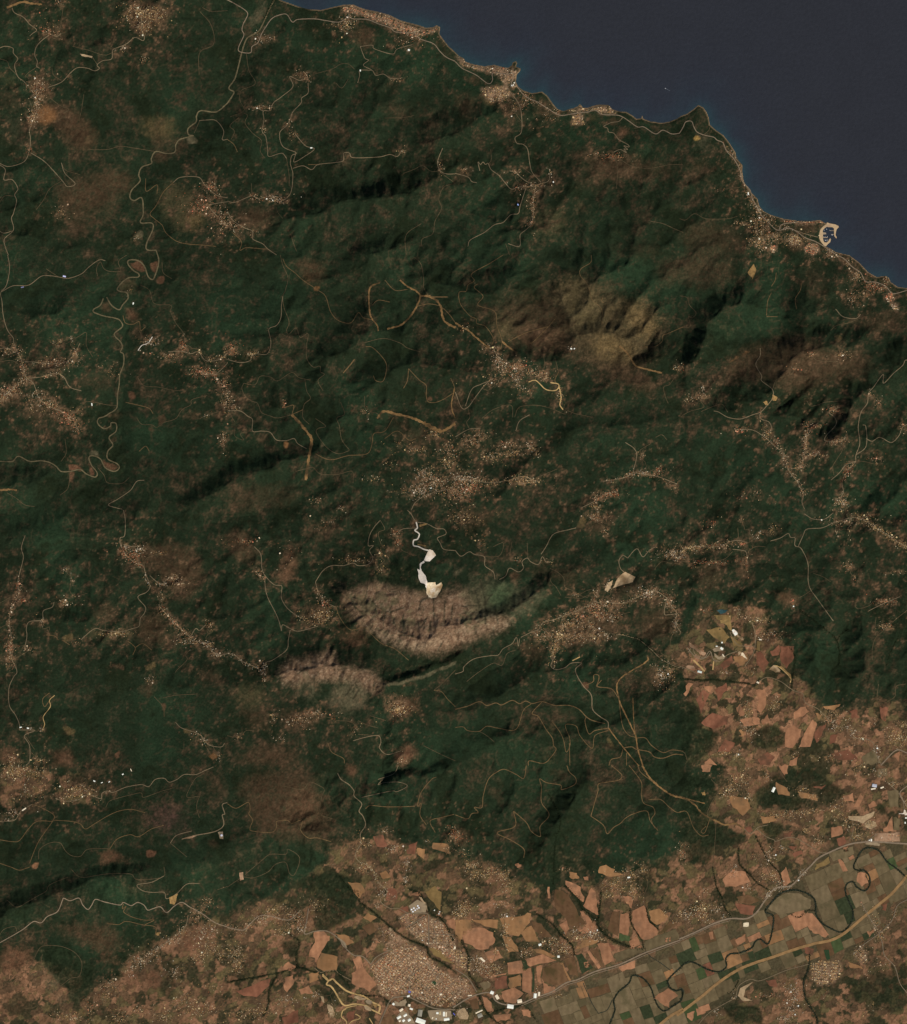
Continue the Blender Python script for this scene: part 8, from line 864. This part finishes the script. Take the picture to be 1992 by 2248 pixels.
for kd, c, r, s, *wd in ROADS:
    P = T(c, r, s) if c >= 0 else Z(*r, s)
    base, grp, lab, cat = INFO[kd]
    wid = wd[0] if wd else base
    wid *= {'O': 0.85}.get(kd, 1.0)
    o = ribbon(NAMES[kd], P, wid, RM[kd], LIFT[kd], {'O': 0.65, 'd': 0.35, 'y': 0.3, 'b': 0.25, 'T': 0.12}.get(kd, 0.22))
    tag(o, f'{lab} {where(P[len(P) // 2])}', cat, grp, 'structure')

# ------------------------------------------------------------------ fields, pads and ponds as draped sheets
def sheet(name, P, mat, lift, label, cat, grp, kind='structure', cell=5.0, zfix=None):
    P = [Vector((float(x), float(y))) for x, y in P]
    A = np.array(P)
    xs = np.arange(A[:, 0].min() + cell / 2, A[:, 0].max(), cell); ys = np.arange(A[:, 1].min() + cell / 2, A[:, 1].max(), cell)
    if len(xs) and len(ys):
        q = np.stack(np.meshgrid(xs, ys), -1).reshape(-1, 2)
        q = q[in_poly(q[:, 0], q[:, 1], A)]
    else:
        q = np.zeros((0, 2))
    # subdivide the border so that it hugs the ground
    B = []
    for i in range(len(A)):
        a, b = A[i], A[(i + 1) % len(A)]
        n = max(1, int(np.hypot(*(b - a)) / cell))
        B += [a + (b - a) * t for t in np.arange(n) / n]
    pts = [Vector(v) for v in B] + [Vector(v) for v in q]
    try:
        vo, _, fo, *_ = delaunay_2d_cdt(pts, [], [list(range(len(B)))], 1, 1e-4)
    except Exception:
        return None
    if not fo: return None
    vo = np.array([(v.x, v.y) for v in vo])
    z = ground(vo[:, 0], vo[:, 1]) + lift if zfix is None else np.full(len(vo), zfix)
    me = bpy.data.meshes.new(name)
    me.from_pydata(np.column_stack([W(vo), z]).tolist(), [], [list(f)[::-1] for f in fo])
    me.materials.append(mat)
    o = bpy.data.objects.new(name, me); COL.objects.link(o)
    return tag(o, label, cat, grp, kind)
def wobble(P, a=0.5, lim=9):
    """Farm parcels have slightly bowed edges."""
    P = np.asarray(P, float); B = []
    for i in range(len(P)):
        u, v = P[i], P[(i + 1) % len(P)]
        B.append(u)
        L = np.hypot(*(v - u))
        if L > lim:
            n = np.array([-(v - u)[1], (v - u)[0]]) / L
            for t in (0.33, 0.66): B.append(u + (v - u) * t + n * random.gauss(0, a))
    return B
FM = {'sa': soil_mat('ploughed_salmon_soil', (146, 104, 75), 0.26, 110, 0.06, rnd=0.14, dark=(122, 90, 66)), 'sb': soil_mat('ploughed_tan_soil', (138, 102, 68), 0.22, 130, 0.05, rnd=0.10, dark=(108, 84, 58)),
      'db': soil_mat('stubble_brown', (96, 72, 50), 0.30, 130, 0.06, rnd=0.12, dark=(76, 62, 40)), 'rb': soil_mat('red_brown_soil', (112, 74, 55), 0.28, 120, 0.05, rnd=0.12, dark=(84, 62, 46)),
      'ol': soil_mat('fallow_olive', (97, 84, 60), 0.25, 140, 0.06, rnd=0.16, dark=(82, 73, 51)), 'gg': soil_mat('crop_green', (62, 72, 44), 0.25, 90, 0.06, rnd=0.14),
      'dg': soil_mat('orchard_dark_green', (50, 56, 37), 0.35, 60, 0.0, rnd=0.12), 'lg': soil_mat('fallow_grey_tan', (108, 93, 68), 0.2, 120, 0.06, rnd=0.10, dark=(90, 80, 56)),
      'oc': soil_mat('dry_grass_ochre', (118, 96, 60), 0.25, 110, 0.05, rnd=0.10, dark=(90, 78, 50))}
FLAB = {'sa': 'salmon ploughed field', 'sb': 'tan ploughed field', 'db': 'dark brown stubble field', 'rb': 'red brown soil field', 'ol': 'olive fallow field', 'gg': 'bright green crop field',
        'dg': 'dark green orchard parcel', 'lg': 'grey tan fallow field', 'oc': 'ochre dry grass field'}
for kd, c, r, s in FIELDS:
    P = T(c, r, s)
    sheet('field', wobble(P, 1.3), FM[kd], 3.5, f'{FLAB[kd]} {where(P.mean(0))}', 'field', 'hand ploughed fields on the lowland')
# flood plain parcels
ANG = math.radians(-22)
ca, sa = math.cos(ANG), math.sin(ANG)
parcels = []
def split(u0, u1, v0, v1, lim):
    a, b = u1 - u0, v1 - v0
    if max(a, b) < lim or min(a, b) < 9:
        parcels.append((u0, u1, v0, v1)); return
    t = random.uniform(0.36, 0.64)
    if a * random.uniform(0.8, 1.25) > b: m = u0 + a * t; split(u0, m, v0, v1, random.uniform(22, 52)); split(m, u1, v0, v1, random.uniform(22, 52))
    else: m = v0 + b * t; split(u0, u1, v0, m, random.uniform(22, 52)); split(u0, u1, m, v1, random.uniform(22, 52))
split(-480, 480, -240, 240, 40)
RIV = [np.asarray(T(c, r, s)) for kd, c, r, s, *_ in ROADS if kd in ('d', 'T') and r == 3 and c >= 2]
FC = np.array([1600.0, 2090.0])
hand = [np.asarray(T(c, r, s)) for kd, c, r, s in FIELDS if r == 3]
for u0, u1, v0, v1 in parcels:
    g = 0.32
    corners = [(u0 + g, v0 + g), (u1 - g, v0 + g), (u1 - g, v1 - g), (u0 + g, v1 - g)]
    Q = np.array([(FC[0] + u * ca - v * sa, FC[1] + u * sa + v * ca) for u, v in corners])
    # the blocks fan out: bend the grid gently
    Q[:, 1] += 0.00022 * (Q[:, 0] - 1600) ** 2 * -0.5
    Q += np.stack([3 * noise(Q[:, 0], Q[:, 1], 60, 61), 3 * noise(Q[:, 0], Q[:, 1], 60, 62)], -1)
    cen = Q.mean(0)
    ins = in_poly(np.append(Q[:, 0], cen[0]), np.append(Q[:, 1], cen[1]), PLAIN)
    if not ins.all(): continue
    if any(in_poly(np.array([cen[0]]), np.array([cen[1]]), H)[0] for H in hand): continue
    kd = random.choices(['ol', 'lg', 'db', 'dg', 'gg', 'sa', 'rb', 'sb'], [46, 20, 14, 10, 4, 4, 3, 3])[0]
    sheet('field', wobble(Q, 0.3), FM[kd], 1.6, f'{FLAB[kd]} in the valley plain {where(cen)}', 'field', 'parcels of the river plain', cell=9)
PM = {'wh': soil_mat('quarry_white_dust', (212, 198, 180), 0.16, 40, dark=(190, 170, 142)), 'cr': soil_mat('quarry_cream_rock', (206, 188, 156), 0.30, 40, dark=(160, 130, 92)), 'be': soil_mat('gravel_pad', (158, 134, 102), 0.28, 60, dark=(112, 92, 66)),
      'gy': soil_mat('yard_concrete', (138, 120, 94), 0.22, 50, dark=(120, 104, 84)), 'te': soil_mat('pond_water', (38, 66, 66), 0.1, 60, rough=0.3, spec=0.3), 'ye': soil_mat('ochre_cut', (134, 106, 66), 0.40, 40, dark=(96, 78, 50)),
      'pk': soil_mat('pink_gravel', (148, 118, 92), 0.25, 50, dark=(112, 88, 66)), 'gn': soil_mat('pitch_turf', (44, 62, 40), 0.1, 40)}
for kd, P, label, cat in PADS:
    sheet('ground_pad' if kd != 'te' else 'pond_water', wobble(P, 0.45, 4), PM[kd], 6.5, label, cat, None, 'structure', cell=3.0)

# ------------------------------------------------------------------ buildings
def box_mesh(name, parapet=True):
    """Flat-roofed house, unit footprint and unit height: walls, sunk roof behind a parapet, stair head."""
    V = [(-.5, -.5, -.6), (.5, -.5, -.6), (.5, .5, -.6), (-.5, .5, -.6), (-.5, -.5, 1), (.5, -.5, 1), (.5, .5, 1), (-.5, .5, 1),
         (-.44, -.44, 1), (.44, -.44, 1), (.44, .44, 1), (-.44, .44, 1), (-.44, -.44, .9), (.44, -.44, .9), (.44, .44, .9), (-.44, .44, .9),
         (.1, .1, .9), (.4, .1, .9), (.4, .4, .9), (.1, .4, .9), (.1, .1, 1.25), (.4, .1, 1.25), (.4, .4, 1.25), (.1, .4, 1.25)]
    F = [(0, 1, 5, 4), (1, 2, 6, 5), (2, 3, 7, 6), (3, 0, 4, 7), (4, 5, 9, 8), (5, 6, 10, 9), (6, 7, 11, 10), (7, 4, 8, 11),
         (8, 9, 13, 12), (9, 10, 14, 13), (10, 11, 15, 14), (11, 8, 12, 15), (12, 13, 14, 15),
         (16, 17, 21, 20), (17, 18, 22, 21), (18, 19, 23, 22), (19, 16, 20, 23), (20, 21, 22, 23)]
    me = bpy.data.meshes.new(name); me.from_pydata(V, [], F)
    return me
HPAL = [[(206, 180, 146), (222, 202, 172), (188, 158, 126), (172, 146, 118), (232, 218, 194), (164, 124, 94), (158, 106, 78)],      # mixed cream
        [(190, 120, 90), (204, 138, 104), (176, 106, 80), (214, 160, 126), (222, 196, 164)],                                   # terracotta
        [(214, 186, 138), (224, 200, 152), (198, 168, 118), (236, 222, 192), (176, 146, 104)],                                  # ochre cream
        [(232, 220, 200), (240, 232, 216), (216, 200, 176), (204, 182, 154)]]                                                  # white
def house_mat(i):
    return soil_mat(f'house_paint_{i}', HPAL[0][i % 7], 0.1, 6, rough=0.85, spec=0.1, rnd=0.08)
order = np.argsort(-HX[:, 2])
picked = {}
single = np.zeros(len(HX), bool)
quota = {}
for k in np.unique(HS): quota[k] = 12
tot = 0
for i in order:
    k = HS[i]
    if quota[k] > 0 and tot < 296 and 4 < HX[i, 0] < 1988 and 4 < HX[i, 1] < 2244:
        if any(abs(HX[j, 0] - HX[i, 0]) + abs(HX[j, 1] - HX[i, 1]) < 3 for j in picked.get(k, [])): continue
        single[i] = True; quota[k] -= 1; tot += 1
        picked.setdefault(k, []).append(i)
protos = {}
def proto(pal, j):
    if (pal, j) not in protos:
        me = box_mesh('house')
        me.materials.append(soil_mat(f'house_wall_{pal}_{j}', HPAL[pal][j], 0.10, 5, rough=0.9, spec=0.05))
        protos[(pal, j)] = me
    return protos[(pal, j)]
for i in np.nonzero(single)[0]:
    x, y, s, asp, a, pal, _ = HX[i]
    pal = int(pal); j = random.randrange(len(HPAL[pal]))
    o = bpy.data.objects.new('house', proto(pal, j)); COL.objects.link(o)
    w2 = W((x, y)); hh = random.uniform(7, 11)
    o.location = (w2[0], w2[1], float(ground(x, y)) + 1)
    o.rotation_euler = (0, 0, -a); o.scale = (s * 1.25, s * 1.25 * asp, hh)
    tag(o, PLACE[HS[i]][0], 'house', PLACE[HS[i]][1])
# all the others: one mass nobody could count
R = HX[~single]
n = len(R)
ux = np.array([-.5, .5, .5, -.5]); uy = np.array([-.5, -.5, .5, .5])
c_, s_ = np.cos(-R[:, 4]), np.sin(-R[:, 4])
wxy = W(R[:, :2]); gz = ground(R[:, 0], R[:, 1])
hh = RNG.uniform(5, 9, n)
LX = R[:, 2:3] * ux; LY = (R[:, 2] * R[:, 3])[:, None] * uy
VX = wxy[:, :1] + LX * c_[:, None] - LY * s_[:, None]; VY = wxy[:, 1:] + LX * s_[:, None] + LY * c_[:, None]
Vb = np.stack([VX, VY, np.repeat(gz[:, None] - 4, 4, 1)], -1); Vt = np.stack([VX, VY, np.repeat((gz + hh)[:, None], 4, 1)], -1)
V = np.concatenate([Vb, Vt], 1).reshape(-1, 3)
b0 = np.arange(n)[:, None, None] * 8
F = (b0 + np.array([[0, 1, 5, 4], [1, 2, 6, 5], [2, 3, 7, 6], [3, 0, 4, 7], [4, 5, 6, 7]])[None]).reshape(-1, 4)
hm = mesh_np('distant_houses', V, F, attr_mat('plaster_and_roofs', 'paint', rough=0.9, var=0.08, noise_scale=6.0))
cols = np.zeros((n, 3), np.float32)
for i in range(n):
    p = HPAL[int(R[i, 5])] if random.random() < 0.5 else HPAL[random.choice((0, 0, 2))]
    cols[i] = lin(*p[random.randrange(len(p))]) * min(1.0, (0.22 + 0.6 * random.random() ** 1.4) * R[i, 6]) * np.array([1.0, 0.88, 0.74])
set_color(hm, 'paint', np.repeat(cols, 8, 0))
tag(hm, 'mass of small flat-roofed houses filling the towns and villages', 'houses', kind='stuff')

def shed(x, y, wd, dp, ang, rgb, label, cat='warehouse', name='warehouse', ht=10, ridge=True, group=None):
    """Long building: walls with a low pitched, overhanging roof as its own part."""
    root = bpy.data.objects.new(name, None); COL.objects.link(root)
    w2 = W((x, y)); root.location = (w2[0], w2[1], float(ground(x, y))); root.rotation_euler = (0, 0, -math.radians(ang))
    a, b = wd * PX / 2, dp * PX / 2
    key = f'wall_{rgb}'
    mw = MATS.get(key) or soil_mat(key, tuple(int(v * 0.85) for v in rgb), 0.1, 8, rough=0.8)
    key2 = f'roof_{rgb}'
    mr = MATS.get(key2) or soil_mat(key2, rgb, 0.10, 14, rough=0.7, spec=0.1)
    V = [(-a, -b, -8), (a, -b, -8), (a, b, -8), (-a, b, -8), (-a, -b, ht), (a, -b, ht), (a, b, ht), (-a, b, ht)]
    me = bpy.data.meshes.new('wall'); me.from_pydata(V, [], [(0, 1, 5, 4), (1, 2, 6, 5), (2, 3, 7, 6), (3, 0, 4, 7)]); me.materials.append(mw)
    o = bpy.data.objects.new('wall', me); COL.objects.link(o); o.parent = root
    e = 0.8; rz = ht + (min(a, b) * 0.22 if ridge else 0.4)
    a2, b2 = a + e, b + e
    if a >= b: V = [(-a2, -b2, ht), (a2, -b2, ht), (a2, 0, rz), (-a2, 0, rz), (a2, b2, ht), (-a2, b2, ht)]
    else: V = [(-a2, b2, ht), (-a2, -b2, ht), (0, -b2, rz), (0, b2, rz), (a2, -b2, ht), (a2, b2, ht)]
    me = bpy.data.meshes.new('roof'); me.from_pydata(V, [], [(0, 1, 2, 3), (3, 2, 4, 5), (0, 3, 5), (1, 4, 2), (0, 5, 4, 1)]); me.materials.append(mr)
    o = bpy.data.objects.new('roof', me); COL.objects.link(o); o.parent = root
    return tag(root, label, cat, group)
for (x, y, wd, dp, ang, rgb, label) in SHEDS:
    shed(x, y, wd * 0.9, dp * 0.9, ang, rgb, label)

# storage tanks
def ring_mesh(name, prof, n, mat, parent):
    V, F = [], []
    for (r, z) in prof:
        for i in range(n):
            t = 2 * math.pi * i / n; V.append((r * math.cos(t), r * math.sin(t), z))
    for k in range(len(prof) - 1):
        for i in range(n):
            F.append((k * n + i, k * n + (i + 1) % n, (k + 1) * n + (i + 1) % n, (k + 1) * n + i))
    me = bpy.data.meshes.new(name); me.from_pydata(V, [], F); me.materials.append(mat)
    o = bpy.data.objects.new(name, me); COL.objects.link(o); o.parent = parent
    return o
tank_m = soil_mat('tank_white_paint', (246, 243, 236), 0.05, 10, rough=0.6, spec=0.2)
for (x, y, r, label) in TANKS:
    root = bpy.data.objects.new('storage_tank', None); COL.objects.link(root)
    w2 = W((x, y)); root.location = (w2[0], w2[1], float(ground(x, y)))
    ring_mesh('shell', [(r, -6), (r, 14)], 24, tank_m, root)
    ring_mesh('roof', [(r + .4, 13.6), (r + .4, 14.2), (r * .5, 16.2), (0.2, 17)], 24, tank_m, root)
    tag(root, label, 'tank', 'white storage tanks above the town')

# ------------------------------------------------------------------ harbour: quay slab, jetties, boats
def prism(name, P, z0, z1, mat, parent=None):
    P = [Vector((float(x), float(y))) for x, y in W(np.asarray(P))]
    vo, _, fo, *_ = delaunay_2d_cdt(P, [], [list(range(len(P)))], 1, 1e-5)
    n = len(vo)
    V = [(v.x, v.y, z1) for v in vo] + [(v.x, v.y, z0) for v in vo]
    F = []
    for f in fo:
        f = list(f)
        A = sum(vo[f[i]].x * vo[f[(i + 1) % 3]].y - vo[f[(i + 1) % 3]].x * vo[f[i]].y for i in range(3))
        if A < 0: f = f[::-1]
        F.append(f)
    m = len(P)
    for i in range(m):
        j = (i + 1) % m
        F.append((i, j, n + j, n + i))
    me = bpy.data.meshes.new(name); me.from_pydata(V, [], F); me.materials.append(mat)
    o = bpy.data.objects.new(name, me); COL.objects.link(o)
    if parent: o.parent = parent
    return o
quay_m = soil_mat('quay_concrete', (178, 152, 116), 0.16, 60, dark=(160, 134, 104))
HB = (1770, 470, 18.11)
q = prism('harbour_quay', Z(*HB, QUAY), -12, 7.5, quay_m)
tag(q, 'beige concrete quay curling round the harbour basin with a hooked breakwater', 'quay')
jet_m = soil_mat('jetty_planks', (150, 132, 108), 0.2, 8)
for s, label in JETTIES:
    tag(prism('jetty', Z(*HB, s), -4, 2.2, jet_m), label, 'jetty', 'jetties in the harbour basin')
hull_m = soil_mat('boat_hull_white', (226, 226, 222), 0.05, 4, rough=0.5, spec=0.3)
deck_m = soil_mat('boat_deck_grey', (180, 184, 190), 0.1, 4)
def boat_mesh(name, stations, mat):
    V, F = [], []
    for x, hw, z0, z1 in stations:
        V += [(x, -hw, z1), (x, -hw * .6, z0), (x, hw * .6, z0), (x, hw, z1)]
    for k in range(len(stations) - 1):
        for j in range(4):
            F.append((k * 4 + j, k * 4 + (j + 1) % 4, (k + 1) * 4 + (j + 1) % 4, (k + 1) * 4 + j))
    F.append((0, 1, 2, 3)); F.append(tuple(4 * (len(stations) - 1) + j for j in (3, 2, 1, 0)))
    me = bpy.data.meshes.new(name); me.from_pydata(V, [], F); me.materials.append(mat)
    return me
hull_me = boat_mesh('hull', [(-.5, .13, -.02, .10), (-.2, .16, -.03, .10), (.15, .15, -.03, .11), (.38, .08, -.02, .13), (.5, .005, .02, .15)], hull_m)
cab_me = boat_mesh('cabin', [(-.3, .09, .09, .20), (.0, .09, .09, .21), (.08, .07, .09, .17)], deck_m)
def boat(x, y, L, ang, label, group, name='boat'):
    root = bpy.data.objects.new(name, None); COL.objects.link(root)
    w2 = W((x, y)); root.location = (w2[0], w2[1], 0.6); root.rotation_euler = (0, 0, math.radians(ang))
    for nm, me in (('hull', hull_me), ('cabin', cab_me)):
        o = bpy.data.objects.new(nm, me); COL.objects.link(o); o.parent = root; o.scale = (L, L, L)
    return tag(root, label, 'boat', group)
for zx, zy, L, ang, label in BOATS:
    p = Z(*HB, f'{zx} {zy}')[0]
    boat(p[0], p[1], L, ang, label, 'boats moored in the harbour')
b = boat(1461.2, 194.0, 24, 152, 'lone motor boat crossing the open sea with a white wake', None, 'motor_boat')
foam_m = soil_mat('wake_foam', (84, 90, 96), 0.35, 14)
S = 26
me = bpy.data.meshes.new('wake')
Vw = []
for k in range(S):
    t = k / (S - 1); hwid = 7 + 5 * t - 9 * t * t
    Vw += [(-9 - 110 * t, -0.6 * hwid * (1 + .25 * math.sin(9 * t)), -0.25), (-9 - 110 * t, 0.6 * hwid * (1 + .2 * math.sin(11 * t + 1)), -0.25)]
me.from_pydata(Vw, [], [(2 * k, 2 * k + 1, 2 * k + 3, 2 * k + 2) for k in range(S - 1)]); me.materials.append(foam_m)
wk = bpy.data.objects.new('wake', me); COL.objects.link(wk); wk.parent = b

# ------------------------------------------------------------------ woods along rivers and streams (crowns too many to count)
tp = []
for P, wd, col, op in BANKS:
    if col != 'dk' or P is _river: continue
    S = spline(P, 0.8)
    S = S[RNG.random(len(S)) < 0.6]
    for rep in range(2):
        tp.append(S + RNG.normal(size=S.shape) * wd * 0.5)
tp = np.concatenate(tp)
keep = (tp[:, 0] > -30) & (tp[:, 0] < 2020) & (tp[:, 1] > -30) & (tp[:, 1] < 2280)
tp = tp[keep]
rr = RNG.uniform(5, 9, len(tp)); tz = ground(tp[:, 0], tp[:, 1]); txy = W(tp)
oct_v = np.array([(1, 0, .45), (0, 1, .5), (-1, 0, .42), (0, -1, .5), (.1, .1, 1.3), (0, 0, -.5)])
oct_f = np.array([(0, 1, 4), (1, 2, 4), (2, 3, 4), (3, 0, 4), (1, 0, 5), (2, 1, 5), (3, 2, 5), (0, 3, 5)])
jit = 1 + 0.35 * (RNG.random((len(tp), 6, 1)) - 0.5)
V = oct_v[None] * rr[:, None, None] * jit + np.stack([txy[:, 0], txy[:, 1], tz + 5], -1)[:, None]
F = (np.arange(len(tp))[:, None, None] * 6 + oct_f[None]).reshape(-1, 3)
rw = mesh_np('riverside_woods', V.reshape(-1, 3), F, soil_mat('dark_tree_foliage', (36, 42, 26), 0.5, 25))
tag(rw, 'dark green trees crowding the river banks and streams', 'trees', kind='stuff')
print('houses', len(HX), 'trees', len(tp), 'objects', len(bpy.data.objects))
